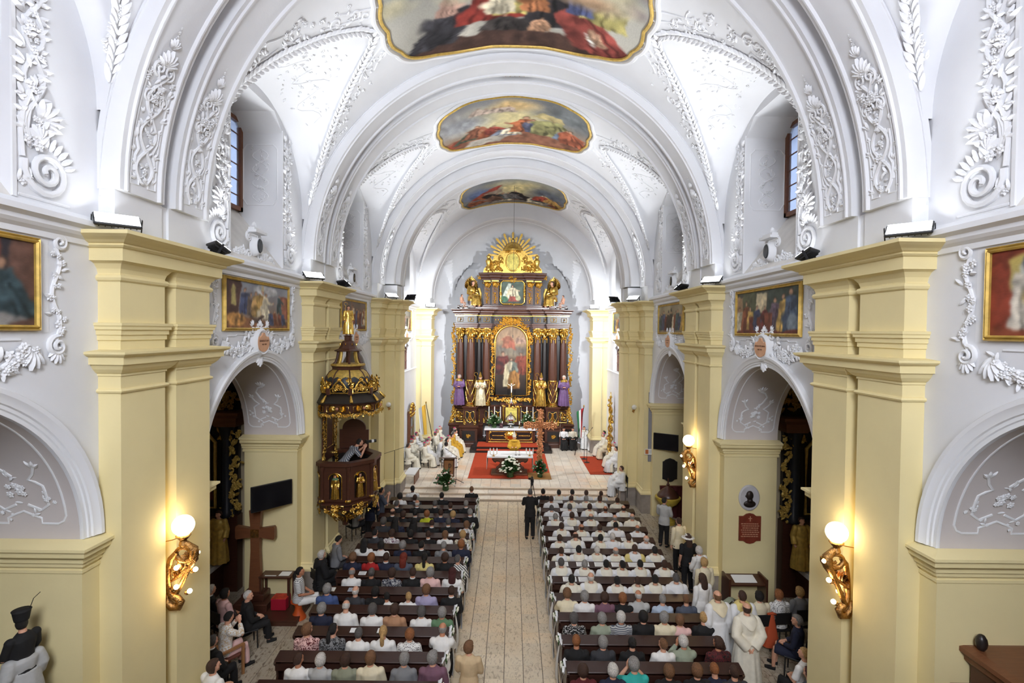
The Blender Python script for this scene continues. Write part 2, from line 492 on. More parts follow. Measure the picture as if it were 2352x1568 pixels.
# ---------------------------------------------------------------- side walls with arcade and window niches
NW = 1.21                                            # half-width of a window niche
def niche_outline(c, z0=9.12):
    return [(c - NW, z0), (c - NW, 12.55), (c - NW + .42, 12.92), (c + NW - .42, 12.92), (c + NW, 12.55), (c + NW, z0)]
for s, side in ((-1, 'left'), (1, 'right')):
    # frame: a = Y, b = Z, t = depth outwards
    fn = lambda v, s=s: np.stack([s * (W + v[:, 2]), v[:, 0], v[:, 1]], 1)
    wl = MB()
    out = [(-4, ASP)]
    for a, b in BAYS:
        c = (a + b) / 2
        out += arc(c, ASP, AR, PI, 0, 40)
    out += [(23.4, ASP), (23.4, 9.12), (-4, 9.12)]
    wl.ext(out, (), 0, T, fn=fn)
    wall = struct(wl.obj('wall_' + side, M_WHITE, recalc=True))
    up = MB()
    out = [(-4, 9.12)]
    holes = []
    for a, b in BAYS:
        c = (a + b) / 2
        out += [(c - NW, 9.12), (c - NW, 12.55), (c - NW + .42, 12.92), (c + NW - .42, 12.92), (c + NW, 12.55), (c + NW, 9.12)]
    out += [(23.4, 9.12), (23.4, 14.6), (-4, 14.6)]
    up.ext(out, (), 0, 1.1, fn=fn)
    up.obj('upper_wall', M_WHITE, wall, recalc=True)
    lo = MB()
    ys = [-4] + [q for a, b in BAYS for q in ((a + b) / 2 - AR, (a + b) / 2 + AR)] + [23.4]
    for i in range(0, len(ys), 2):
        lo.box(min(s * W, s * XO), max(s * W, s * XO), ys[i], ys[i + 1], 0, ASP)
    lo.obj('arcade_pier', M_YELLOW, wall)
    # intrados lining, its panel line and rocaille; archivolt; imposts
    for bi, (a, b) in enumerate(BAYS):
        c = (a + b) / 2
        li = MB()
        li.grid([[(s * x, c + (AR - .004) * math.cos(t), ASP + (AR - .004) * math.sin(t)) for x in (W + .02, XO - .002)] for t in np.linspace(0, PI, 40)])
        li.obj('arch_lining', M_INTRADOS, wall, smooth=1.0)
        av = MB()
        prof = [(AR, 0), (AR, .03), (AR + .05, .03), (AR + .06, .05), (AR + .1, .05), (AR + .11, .075), (AR + .16, .085), (AR + .2, .115), (AR + .25, .12), (AR + .27, .09), (AR + .27, 0)]
        tt = [0] + list(np.linspace(0, PI, 48)) + [PI]
        G = []
        for q, t in enumerate(tt):
            zz = -.0 if q in (0, len(tt) - 1) else 0
            G.append([(s * (W - o), c + r * math.cos(t), ASP + r * math.sin(t) + zz) for r, o in prof])
        av.grid(G); av.obj('archivolt', M_STUCCO, wall, smooth=.5)
        im = MB()
        ip = [(.003, 4.20), (.02, 4.21), (.02, 4.25), (.003, 4.26), (.003, 4.30), (.05, 4.31), (.05, 4.36), (.09, 4.38), (.09, 4.43), (.15, 4.47), (.17, 4.49), (.17, 4.56), (.22, 4.58), (.22, 4.62), (0, 4.68)]
        y1 = c + AR; y0 = c - AR
        # far jamb: nave face then jamb face ; near jamb: the reverse
        im.sweep([(XO + .05, y1), (W, y1), (W, b)], ip, mirror=s, cap=False)
        im.sweep([(W, a), (W, y0), (XO + .05, y0)], ip, mirror=s, cap=False)
        im.obj('impost', M_YELLOW, wall, recalc=True)
    # white string course over the wall paintings
    for a, b in BAYS:
        co = MB()
        co.sweep([(W, a - .05), (W, b + .05)], [(0, 8.70), (.04, 8.71), (.04, 8.78), (.09, 8.82), (.12, 8.86), (.12, 8.91), (.2, 8.95), (.2, 9.02), (0, 9.12)], mirror=s, cap=False)
        co.obj('string_course', M_STUCCO, wall)
    # chapels behind the arcade
    ch = MB()
    X0, X1 = XO, 11.0
    ch.box(min(s * X1, s * (X1 + .3)), max(s * X1, s * (X1 + .3)), -4, 23.4, 0, 8.2)
    ch.box(min(s * X0, s * X1), max(s * X0, s * X1), -4, 23.4, 7.6, 8.2)
    for pp in PIERS:
        ch.box(min(s * X0, s * X1), max(s * X0, s * X1), pp + .6, pp + 1.2, 0, 7.6)
    ch.box(min(s * W, s * X1), max(s * W, s * X1), 23.2, 23.5, 0, 8.2)
    ch.obj('chapel_shell', mat('chapel_wall', srgb(200, 184, 150), .85, var=.06, scale=1), wall)

# window joinery in the niches (kind structure)
wn = 0
for s in (-1, 1):
    for bi, (a, b) in enumerate(BAYS):
        c = (a + b) / 2; wn += 1
        wr = empty('window_%d' % wn, (s * (W + 1.1), c, 10.55), kind='structure')
        fr = MB()
        Z0, Z1 = 0, 2.28
        for (y0, y1, z0, z1) in ((-NW, -NW + .1, Z0, Z1), (NW - .1, NW, Z0, Z1), (-NW, NW, Z0, Z0 + .1), (-NW, NW, Z1 - .1, Z1)):
            fr.box(-.06 - .05, .0, y0, y1, z0, z1)
        fr.obj('window_frame', M_BROWN, wr)
        for k in range(1, 4):
            m_ = MB(); y = -NW + 2 * NW * k / 4; m_.box(-.07, -.02, y - .025, y + .025, .1, Z1 - .1); m_.obj('mullion', M_BROWN, wr)
        for k in range(1, 6):
            m_ = MB(); z = (Z1) * k / 6; m_.box(-.06, -.03, -NW + .1, NW - .1, z - .012, z + .012); m_.obj('glazing_bar', M_BROWN, wr)
        g = MB(); g.box(-.05, -.045, -NW + .1, NW - .1, .1, Z1 - .1)
        g.obj('pane', mat('window_glass', (.30, .33, .38), .12, trans=.6), wr)
        # sloped sill and upper infill
        sl = MB()
        sl.add([(-1.1, -NW, -1.43), (-1.1, NW, -1.43), (-.0, NW, 0), (-.0, -NW, 0), (0, NW, -1.43), (0, -NW, -1.43)], [(0, 1, 2, 3), (1, 4, 2), (0, 3, 5)])
        sl.obj('window_sill', mat('sill_marble', srgb(222, 218, 212), .5, var=.12, scale=2), wr)
        u = MB(); u.box(-.05, .05, -NW - .05, NW + .05, Z1, Z1 + .2); u.obj('head_infill', M_WHITE, wr)
        if s < 0:
            for ch_ in wr.children:
                ch_.scale = (-1, 1, 1)

# ---------------------------------------------------------------- pilasters
LOW_SEP = [(.003, 6.65), (.03, 6.66), (.045, 6.685), (.03, 6.71), (.003, 6.72), (.003, 6.90), (.02, 6.90), (.02, 6.93), (.05, 6.95), (.10, 7.0), (.13, 7.05), (.14, 7.08)]
LOW_COM = [(.0, 7.07), (.17, 7.07), (.17, 7.17), (.20, 7.185), (.23, 7.2), (.25, 7.22), (.25, 7.25), (0, 7.275)]
BAND = [(.003, 7.40), (.02, 7.41), (.02, 7.485), (.04, 7.485), (.04, 7.56), (.065, 7.56), (.065, 7.60), (.08, 7.62), (.08, 7.655), (0, 7.66)]
UP_SEP = [(.003, 8.24), (.03, 8.26), (.045, 8.295), (.03, 8.33), (.003, 8.34), (.003, 8.36), (.02, 8.42), (.07, 8.49), (.13, 8.52), (.14, 8.53)]
UP_COM = [(0, 8.52), (.15, 8.52), (.15, 8.69), (.18, 8.70), (.21, 8.725), (.2, 8.75), (.23, 8.76), (.28, 8.79), (.36, 8.82), (.40, 8.84), (.42, 8.85), (.42, 8.90), (0, 8.92)]
BASE = [(.06, 0), (.06, .78), (.10, .80), (.10, .86), (.06, .90), (.03, .95), (.03, .99), (0, 1.02)]
def pilaster(s, pieces, hull, z0=0.0, label=None, name='pilaster', grey=True):
    """pieces: plan paths of the single shafts; hull: plan path of the shared cornices"""
    p = empty(name, (0, 0, 0), kind='structure')
    for path in pieces:
        q = MB(); q.sweep(path, [(0, z0), (0, 8.6)], mirror=s, cap=False); q.obj('shaft', M_YELLOW, p, recalc=True)
        q = MB(); q.sweep(path, LOW_SEP, mirror=s, cap=False); q.sweep(path, BAND, mirror=s, cap=False); q.sweep(path, UP_SEP, mirror=s, cap=False)
        q.obj('capital', M_YELLOW, p, recalc=True)
        q = MB(); q.sweep(path, [(o, z0 + z) for o, z in BASE[2:]], mirror=s, cap=False); q.obj('base_moulding', M_YELLOW, p)
        q = MB(); q.sweep(path, [(.06, z0 - .05), (.06, z0 + .8)], mirror=s, cap=False); q.obj('plinth', M_GREY, p)
    q = MB(); q.sweep(hull, LOW_COM, mirror=s, cap=True); q.obj('lower_cornice', M_YELLOW, p, recalc=True)
    q = MB(); q.sweep(hull, UP_COM, mirror=s, cap=True); q.obj('upper_cornice', M_YELLOW, p, recalc=True)
    return p
for s in (-1, 1):
    for i, y in enumerate(PIERS):
        if i < 3:
            A = [(W + .02, y), (P, y), (P, y + .93), (W + .02, y + .93)]
            B = [(W + .02, y + 1.2), (P, y + 1.2), (P, y + PL), (W + .02, y + PL)]
            H = [(W + .02, y), (P, y), (P, y + PL), (W + .02, y + PL)]
            pilaster(s, [A, B], H)
            bl = MB(); bl.box(min(s * (P + .09), s * W), max(s * (P + .09), s * W), y + .02, y + 1.0, 8.9, ZC + .1)
            bl.box(min(s * (P + .09), s * W), max(s * (P + .09), s * W), y + 1.16, y + PL - .02, 8.9, ZC + .1)
            bl.box(min(s * (P + .13), s * W), max(s * (P + .13), s * W), y + 1.0, y + 1.16, 8.9, ZC + .1)
            struct(bl.obj('pier_block', M_WHITE))
        else:
            A = [(W + .02, y), (P, y), (P, y + 1.0), (5.14, y + 1.0), (5.14, y + 1.22), (4.95, y + 1.22), (4.95, CH_Y0), (W, CH_Y0)]
            pilaster(s, [A], A)
            bl = MB(); bl.box(min(s * (P + .09), s * W), max(s * (P + .09), s * W), y + .02, y + 1.1, 8.9, ZC + .1)
            bl.box(min(s * 5.06, s * W), max(s * 5.06, s * W), y + 1.1, CH_Y0, 8.9, ZC + .1)
            struct(bl.obj('pier_block', M_WHITE))
    # end pilasters of the chancel, before the apse
    A = [(5.8, 30.5), (5.40, 30.5), (5.40, 30.56)]
    B = [(5.36, 30.56), (5.36, 30.42), (4.8, 30.42), (4.8, 31.6), (5.5, 31.6)]
    H = [(5.8, 30.42), (4.8, 30.42), (4.8, 31.6), (5.5, 31.6)]
    pilaster(s, [A, B], H, z0=CH_Z)
    bl = MB(); bl.box(min(s * 4.9, s * CW), max(s * 4.9, s * CW), 30.55, 31.6, 0, ZC + .3)
    struct(bl.obj('pier_block', M_WHITE))

# ---------------------------------------------------------------- vault
ceil_root = empty('ceiling', (0, 0, 0), kind='structure')
def zl_fn(R, zs, hc, slope):
    return lambda X, e: zs + (hc + slope * (R - X)) * e
def barrel(a, b, R, zc, ny=44, lun=True, zs=10.65, hc=2.49, slope=.457):
    """barrel vault bay with two lunettes; returns groin points"""
    c = (a + b) / 2; hw = (b - a) / 2
    zb = lambda X: zc + math.sqrt(max(R * R - X * X, 0))
    zl = zl_fn(R, zs, hc, slope)
    bar = MB(); l1 = MB(); l2 = MB(); G = []; L1 = []; L2 = []; groin = []
    for i in range(ny + 1):
        t = -math.cos(PI * i / ny) if lun else -1 + 2 * i / ny
        y = c + hw * t
        e = math.sqrt(max(0, 1 - t * t))
        if lun:
            lo_, hi = 0.0, R
            for _ in range(40):
                m = (lo_ + hi) / 2
                if zb(m) > zl(m, e): lo_ = m
                else: hi = m
            xg = (lo_ + hi) / 2
        else: xg = R
        th = math.acos(min(1, xg / R))
        G.append([(R * math.cos(q), y, zc + R * math.sin(q)) for q in np.linspace(th, PI - th, 49)])
        if lun:
            xs = np.linspace(xg, R, 12)
            L1.append([(x, y, zl(x, e)) for x in xs]); L2.append([(-x, y, zl(x, e)) for x in xs])
            groin.append((xg, y, zb(xg)))
    bar.grid(G); bar.obj('vault_bay', M_WHITE, ceil_root, smooth=3.2)
    if lun:
        l1.grid(L1); l1.obj('lunette', M_WHITE, ceil_root, smooth=3.2)
        l2.grid(L2); l2.obj('lunette', M_WHITE, ceil_root, smooth=3.2)
    return groin
def rib(y0, prof, zc, n=72, name='vault_rib', zlow=None, m=None):
    q = MB(); G = []
    rows = [(t, zc) for t in np.linspace(0, PI, n)]
    for t, z in rows:
        G.append([(r * math.cos(t), y0 + o, z + r * math.sin(t)) for o, r in prof])
    q.grid(G)
    for t in (0, PI):
        q.add([(r * math.cos(t), y0 + o, zc) for o, r in prof], [tuple(range(len(prof)))])
    return q.obj(name, m or M_WHITE, ceil_root, smooth=.5)
RIBP = [(0, W + .05), (0, P), (.08, P), (.1, P - .03), (.13, P - .03), (.15, P + .015), (.78, P + .015), (.80, P - .03), (.83, P - .03), (.85, P), (.93, P), (.93, W + .05)]
GROINS = []
for i, (a, b) in enumerate(BAYS):
    GROINS.append((a, b, W, ZC, barrel(a, b, W, ZC)))
for i, y in enumerate(PIERS[:3]):
    barrel(y - .02, y + PL + .02, W - .04, ZC, ny=4, lun=False)
    rib(y, RIBP, ZC + .1)
    rib(y + 1.2, RIBP, ZC + .1)
barrel(-4, PIERS[0], W, ZC, ny=4, lun=False)
y = PIERS[3]
barrel(y - .02, y + 1.2, W - .04, ZC, ny=4, lun=False)
rib(y, RIBP, ZC + .1)
rib(y + .98, [(0, W + .1), (0, 5.2), (.04, 5.16), (.24, 5.16), (.26, 5.1), (.3, 4.97), (.5, 4.95), (.52, 4.98), (1.0, 4.98), (1.02, 4.95), (1.2, 4.95), (1.2, W + .1)], ZC + .15)
# chancel vault
GROINS.append((CH_Y0, 30.4, CW, ZC, barrel(CH_Y0, 30.4, CW, ZC, zs=10.2, hc=2.7, slope=.45)))
rib(30.4, [(0, CW + .1), (0, 4.85), (.1, 4.8), (.2, 4.8), (.25, 4.83), (.95, 4.83), (1.0, 4.8), (1.2, 4.8), (1.2, CW + .1)], ZC + .05)
# chancel side walls
for s, side in ((-1, 'left'), (1, 'right')):
    fn = lambda v, s=s: np.stack([s * (CW + v[:, 2]), v[:, 0], v[:, 1]], 1)
    q = MB()
    win = [(26.1, 5.45)] + [(26.1, 6.15)] + arc(27.2, 6.15, 1.1, PI, 0, 20)[1:-1] + [(28.3, 6.15), (28.3, 5.45)]
    nic = [(26.0, 9.15), (26.0, 11.6), (26.4, 12.3), (28.0, 12.3), (28.4, 11.6), (28.4, 9.15)]
    q.ext([(23.4, 0), (30.6, 0), (30.6, 14.5), (23.4, 14.5)], [win, nic], 0, .6, fn=fn)
    wc = struct(q.obj('wall_chancel_' + side, M_WHITE, recalc=True))
    co = MB(); co.sweep([(CW, 23.5), (CW, 30.5)], [(0, 8.70), (.04, 8.71), (.04, 8.78), (.09, 8.82), (.12, 8.91), (.2, 8.95), (.2, 9.02), (0, 9.12)], mirror=s, cap=False)
    co.obj('string_course', M_STUCCO, wc)
    co = MB(); co.sweep([(CW, 23.5), (CW, 30.5)], [(0, 5.30), (.03, 5.31), (.05, 5.38), (0, 5.42)], mirror=s, cap=False)
    co.obj('sill_course', M_STUCCO, wc)
    bk = MB(); bk.box(min(s * (CW + .6), s * (CW + .7)), max(s * (CW + .6), s * (CW + .7)), 25.5, 29, 5.2, 13)
    bk.obj('window_back', mat('oratory_dark', (.10, .06, .04), .6), wc)
    wb = empty('window_%d' % (7 if s < 0 else 8), (s * (CW + .12), 27.2, 5.45), kind='structure')
    for k in range(9):
        yy = -1.0 + k * .25
        h = .7 + math.sqrt(max(0, 1.1 ** 2 - yy ** 2))
        m_ = MB(); m_.tube([(0, yy, 0), (0, yy, h)], .022, 6); m_.obj('window_bar', M_BROWN, wb)
    for zz in (.45, .9, 1.3):
        hw = 1.08 if zz < .7 else math.sqrt(1.1 ** 2 - (zz - .7) ** 2)
        m_ = MB(); m_.box(-.02, .02, -hw, hw, zz - .02, zz + .02); m_.obj('cross_bar', M_BROWN, wb)
    pn = MB(); pn.ext([(y_ - 27.2, z_ - 5.45) for y_, z_ in win], (), .25, .26, fn=lambda v, s=s: np.stack([s * v[:, 2], v[:, 0], v[:, 1]], 1)); pn.obj('pane', mat('brown_curtain', (.30, .17, .09), .7, var=.5, scale=3), wb)
    mo = MB(); pts = [(s * (CW - .02), 26.0, 5.45), (s * (CW - .02), 26.0, 6.15)] + [(s * (CW - .02), y_, z_) for y_, z_ in arc(27.2, 6.15, 1.2, PI, 0, 24)[1:-1]] + [(s * (CW - .02), 28.4, 6.15), (s * (CW - .02), 28.4, 5.45)]
    mo.tube(pts, .07, 6); mo.obj('window_moulding', M_STUCCO, wc)

# apse: curved wall and ribbed half dome with five shallow lunettes
ap = MB(); G = []
NA = 120
for i in range(NA + 1):
    th = PI * i / NA
    k = (th / PI) * 5 % 1.0
    t = (k - .5) * 2
    e = math.sqrt(max(0, 1 - t * t))
    zl_ = 9.0 + 2.9 * e
    col = []
    for z in list(np.linspace(CH_Z, 9.0, 6)) + list(9.5 + 4.9 * np.sin(np.linspace(0.0, PI / 2, 40))):
        rd = 1.0 if z <= 9.5 else math.sqrt(max(0, 1 - ((z - 9.5) / 4.9) ** 2))
        rl = 1.0 - max(0, z - zl_) * .95
        r = max(rd, min(1, rl)) if z < 12.6 else rd
        col.append((4.9 * math.cos(th) * r, 31.55 + 4.1 * math.sin(th) * r, z))
    G.append(col)
ap.grid(G)
apse = struct(ap.obj('wall_apse', M_WHITE, smooth=.35))
# end walls over the arches, west wall with its window
ew = MB()
ew.ext([(-9, 0), (9, 0), (9, 15.8), (-9, 15.8)], [[(-1.6, 9.0), (-1.6, 12.6)] + arc(0, 12.6, 1.6, PI, 0, 20)[1:-1] + [(1.6, 12.6), (1.6, 9.0)]], -4.2, -4.0, fn=lambda v: np.stack([v[:, 0], v[:, 2], v[:, 1]], 1))
struct(ew.obj('wall_west', M_WHITE))
nw = MB()
for s in (-1, 1):
    nw.box(min(s * 4.9, s * 7.5), max(s * 4.9, s * 7.5), 31.5, 31.7, 0, 15)
    nw.box(min(s * 5.0, s * 11.2), max(s * 5.0, s * 11.2), 23.3, 23.6, 9.0, 15)
struct(nw.obj('wall_east_return', M_WHITE))
roof = MB(); roof.box(-12, 12, -4.3, 37, 15.75, 15.9)
for s in (-1, 1):
    roof.box(min(s * 7.6, s * 7.7), max(s * 7.6, s * 7.7), -4.3, -1.0, 9, 15.8)
struct(roof.obj('ceiling_roof', M_WHITE))
# ------------------------------------------------------------------ stucco kit: small pieces in local (u, v, w), w = off the surface
def leaf_data(L=.18, Wd=.08, curl=.05, n=5):
    v = []; f = []
    for i in range(n):
        t = i / (n - 1)
        wd = Wd * .5 * math.sin(PI * min(1, t * .93 + .07)) ** .8
        h = curl * math.sin(PI * t * .75) + .004
        v += [(-wd, L * t, h * .35), (0, L * t, h), (wd, L * t, h * .35)]
    for i in range(n - 1):
        a = i * 3
        f += [(a, a + 1, a + 4, a + 3), (a + 1, a + 2, a + 5, a + 4)]
    return np.array(v), f
LEAF = leaf_data()
def flower_data(r=.07, k=6):
    v = []; f = []
    for j in range(k):
        a = 2 * PI * j / k
        lv, lf = leaf_data(r, r * .95, r * .5, 4)
        c, s_ = math.cos(a), math.sin(a)
        n = len(v)
        v += [(p[0] * c - p[1] * s_, p[0] * s_ + p[1] * c, p[2]) for p in lv]
        f += [tuple(i + n for i in q) for q in lf]
    b = MB(); b.sphere((0, 0, r * .35), r * .3, 6, 4)
    bv, bf = b.data(); n = len(v)
    v += [tuple(p) for p in bv]; f += [tuple(i + n for i in q) for q in bf]
    return np.array(v), f
FLOWER = flower_data()
class Relief:
    """collects ornament in a flat (u, v, w) frame"""
    def __init__(s, seed=0):
        s.b = MB(); s.r = random.Random(seed)
    def leaf(s, u, v, ang, k=1.0, w=0.0, wide=1.0):
        c, n = math.cos(ang), math.sin(ang)
        M = Matrix(((c * k * wide, -n * k, 0, u), (n * k * wide, c * k, 0, v), (0, 0, k, w), (0, 0, 0, 1)))
        s.b.add(LEAF[0], LEAF[1], M)
    def flower(s, u, v, k=1.0, w=0.0):
        a = s.r.uniform(0, 1)
        c, n = math.cos(a), math.sin(a)
        s.b.add(FLOWER[0], FLOWER[1], Matrix(((c * k, -n * k, 0, u), (n * k, c * k, 0, v), (0, 0, k, w), (0, 0, 0, 1))))
    def line(s, pts, r=.015, flat=.8, closed=False, n=6):
        q = list(pts) + ([pts[0]] if closed else []); d = [q[0]]
        for a, b in zip(q, q[1:]):
            k = max(1, int(math.hypot(b[0] - a[0], b[1] - a[1]) / .13))
            d += [(a[0] + (b[0] - a[0]) * i / k, a[1] + (b[1] - a[1]) * i / k) for i in range(1, k + 1)]
        if closed: d.pop()
        s.b.tube([(p[0], p[1], r * .3) for p in d], r, n, closed=closed)
    def scroll(s, u, v, R, turns=1.6, a0=0.0, dirn=1, r=.025):
        n = int(14 * turns) + 4
        pts = []
        rr = []
        for i in range(n):
            t = i / (n - 1)
            q = a0 + dirn * 2 * PI * turns * t
            rad = R * (1 - .86 * t)
            pts.append((u + rad * math.cos(q), v + rad * math.sin(q), r * (.4 + t)))
            rr.append(r * (1 - .4 * t))
        s.b.tube(pts, rr, 6)
    def spray(s, u, v, ang, k=1.0, n=3, spread=.6):
        for i in range(n):
            a = ang + spread * (i - (n - 1) / 2)
            s.leaf(u, v, a, k * s.r.uniform(.8, 1.1))
    def cluster(s, u, v, rad, n, k=.9):
        for i in range(n):
            a = s.r.uniform(0, 2 * PI); q = rad * math.sqrt(s.r.random())
            x, y = u + q * math.cos(a), v + q * math.sin(a)
            if s.r.random() < .5: s.flower(x, y, k * s.r.uniform(.6, 1.1), s.r.uniform(0, .04))
            else: s.leaf(x, y, s.r.uniform(0, 6.28), k * s.r.uniform(.6, 1.0), s.r.uniform(0, .02))
    def palmette(s, u, v, ang, k=1.0, n=7):
        for i in range(n):
            a = ang + (i - (n - 1) / 2) * .36
            s.leaf(u, v, a, k * (1.25 - .1 * abs(i - (n - 1) / 2)))
    def out(s, name, fn, parent, m=None, kind=None):
        v, f = s.b.data()
        q = MB(); q.add(fn(v), f)
        return q.obj(name, m or M_STUCCO, parent, smooth=.9, kind=kind)

def rib_panel(seed, w=.56, h=2.25):
    R = Relief(seed)
    x = w / 2
    # inner border with notched foot
    fr = [(-x, 0), (-x, h * .72)]
    R.line([(-x * .92, h * .7), (-x * .92, .03), (-x * .35, .03), (-x * .35, .14), (-x * .1, .16)], .014)
    R.line([(x * .92, h * .7), (x * .92, .03), (x * .35, .03), (x * .35, .14), (x * .1, .16)], .014)
    for sg in (-1, 1):
        pts = []
        for i in range(40):
            t = i / 39
            v = .08 + t * h * .74
            pts.append((sg * x * .62 * math.sin(t * PI * 3.2 + .3) * (1 - .2 * t), v))
        R.line(pts, .027)
        R.line([(sg * x * .7, h * .1), (sg * x * .7, h * .2), (sg * x * .5, h * .25), (sg * x * .75, h * .32), (sg * x * .75, h * .42)], .02)
        for i in range(9):
            v = .12 + i * h * .085
            R.spray(sg * x * R.r.uniform(.45, .8), v, -sg * R.r.uniform(.4, 1.4), R.r.uniform(.45, .8), 2)
        R.scroll(sg * x * .5, h * .60, .1, 1.5, PI / 2, -sg, .02)
        R.scroll(sg * x * .35, h * .80, .12, 1.5, -PI / 2, sg, .022)
        for i in range(5):
            R.flower(sg * x * (.95 - .12 * i), h * (.70 + .035 * i), R.r.uniform(.5, .8))
    for i in range(12):
        R.cluster(R.r.uniform(-.04, .04), .12 + i * h * .055, .06, 3, .7)
    R.cluster(0, h * .66, .16, 12, .9)
    R.palmette(0, h * .82, 0, 1.25)
    R.cluster(0, h * .86, .07, 5, .8)
    R.palmette(0, h * .95, 0, .8, 5)
    for i in range(4): R.flower(0, h * (1.0 + .035 * i), .6 - .1 * i)
    return R
RIB_R = [rib_panel(1), rib_panel(2)]
zc_r = ZC + .1
for i, y in enumerate(PIERS):
    for s in (-1, 1):
        for k, off in enumerate((0, 1.2)):
            if i == 0 or (i == 3 and k == 1): continue
            Rr = RIB_R[(k + (s > 0)) % 2]
            def fn(v, s=s, y0=y + off + .465, Rq=P + .015):
                th = (v[:, 1] + .12) / Rq
                r = Rq - v[:, 2]
                return np.stack([s * r * np.cos(th), y0 + v[:, 0], zc_r + r * np.sin(th)], 1)
            Rr.out('stucco_panel', fn, ceil_root, kind='stuff')

# leaf garlands along the groins and flower sprays beside them
def place(mb, data, p, n, t, k):
    n = Vector(n).normalized(); t = Vector(t); t = (t - n * t.dot(n)).normalized(); b = t.cross(n)
    M = Matrix(((b.x * k, t.x * k, n.x * k, p[0]), (b.y * k, t.y * k, n.y * k, p[1]), (b.z * k, t.z * k, n.z * k, p[2]), (0, 0, 0, 1)))
    mb.add(data[0], data[1], M)
def resample(pts, step):
    P_ = [Vector(p) for p in pts]
    out = []; acc = 0.0
    for i in range(len(P_) - 1):
        d = P_[i + 1] - P_[i]; L = d.length
        if L < 1e-6: continue
        while acc <= L:
            out.append((P_[i] + d * (acc / L), d.normalized())); acc += step
        acc -= L
    return out
for gi, (a, b, R_, zc, gr) in enumerate(GROINS):
    c = (a + b) / 2
    for s in (-1, 1):
        rng = random.Random(gi * 2 + (s > 0))
        g = MB()
        half = len(gr) // 2
        for part in (gr[:half + 1], gr[half:][::-1]):
            pts = [(s * p[0], p[1], p[2]) for p in part if p[2] > 10.9]
            for q, t in resample(pts, .125):
                n = Vector((-q.x, (c - q.y) * .25, zc - q.z)).normalized()
                side = t.cross(n)
                for sg in (-1, 1):
                    d = (t + side * sg * .5).normalized()
                    place(g, LEAF, q + side * sg * .02 - n * .0, n, d, rng.uniform(1.15, 1.4))
        g.obj('leaf_garland', M_STUCCO, ceil_root, smooth=.9, kind='stuff')
        # sprays on the barrel
        sp = MB()
        def on_barrel(x, yy, off=0.0):
            x = max(-R_ * .995, min(R_ * .995, x))
            z = zc + math.sqrt(R_ * R_ - x * x)
            n = Vector((-x, 0, -(z - zc))).normalized()
            return Vector((x, yy, z)) + n * off, n
        for i in range(0, len(gr), 1):
            xg, yy, zz = gr[i]
            if zz < 11.0: continue
            for k in range(7 if gi < 3 else 5):
                dx = .28 + abs(rng.gauss(0, .34))
                th = math.acos(min(1, xg / R_)) + dx / R_
                x = R_ * math.cos(th)
                y2 = min(max(yy + rng.uniform(-.25, .25), a + .25), b - .25)
                if abs(x) < 3.35 and abs(y2 - c) < 2.0: continue
                p, n = on_barrel(s * x, y2)
                t = Vector((rng.uniform(-1, 1), rng.uniform(-1, 1), rng.uniform(-1, 1)))
                if rng.random() < .45: place(sp, FLOWER, p, n, t, rng.uniform(.4, .85))
                else:
                    for _ in range(2): place(sp, LEAF, p, n, t + Vector((rng.uniform(-.6, .6), rng.uniform(-.6, .6), 0)), rng.uniform(.45, .8))
        # strap lines along the fresco and C scrolls
        for j in range(2):
            off = .45 + .5 * j
            pts = []
            for i in range(6, len(gr) - 6):
                xg, yy, zz = gr[i]
                th = math.acos(min(1, xg / R_)) + (off + .1 * math.sin(i * 1.1)) / R_
                p, n = on_barrel(s * R_ * math.cos(th), yy, .006)
                pts.append(p)
            for st in range(0, len(pts) - 6, 9): sp.tube(pts[st:st + 6], .018, 5)
        for j in range(14):
            i = rng.randrange(8, len(gr) - 8)
            xg, yy, zz = gr[i]
            th0 = math.acos(min(1, xg / R_)) + rng.uniform(.4, 1.0) / R_
            rad = rng.uniform(.1, .22); a0 = rng.uniform(0, 6.3); pts = []
            for q in range(14):
                aa = a0 + q * .5; rr_ = rad * (1 - q * .06)
                p, n = on_barrel(s * R_ * math.cos(th0 + rr_ * math.cos(aa) / R_), yy + rr_ * math.sin(aa), .006); pts.append(p)
            sp.tube(pts, .02, 5)
        # inside the lunette
        zl = zl_fn(R_, 10.65 if gi < 3 else 10.2, 2.49 if gi < 3 else 2.7, .457 if gi < 3 else .45)
        hw = (b - a) / 2
        def on_lun(x, yy):
            e = math.sqrt(max(0, 1 - ((yy - c) / hw) ** 2)); z = zl(x, e)
            e2 = math.sqrt(max(0, 1 - ((yy + .02 - c) / hw) ** 2))
            n = Vector((.457 * e, -(zl(x, e2) - z) / .02, 1)) * -1
            n = Vector((s * -.457 * e, (zl(x, e2) - z) / .02, -1))
            return Vector((s * x, yy, z)), n.normalized()
        for i in range(110):
            yy = c + rng.gauss(0, .32) * hw
            u = rng.uniform(.25, .85)
            e = math.sqrt(max(0, 1 - ((yy - c) / hw) ** 2)) if abs(yy - c) < hw else 0
            gx = min(gr, key=lambda q: abs(q[1] - yy))[0]
            if R_ - gx < .8: continue
            x = gx + (R_ - gx) * u
            p, n = on_lun(x, yy)
            t = Vector((rng.uniform(-1, 1), rng.uniform(-1, 1), .2))
            place(sp, FLOWER if rng.random() < .4 else LEAF, p, n, t, rng.uniform(.35, .65))
        for sg in (-1, 1):
            pts = []
            for q in range(16):
                yy = c + sg * (.2 + q * .085); gx = min(gr, key=lambda r: abs(r[1] - yy))[0]
                x = gx + (R_ - gx) * (.55 + .2 * math.sin(q * .8))
                p, n = on_lun(x, yy); pts.append(p + n * .004)
            sp.tube(pts, .014, 5)
        sp.obj('stucco_spray', M_STUCCO, ceil_root, smooth=.9, kind='stuff')

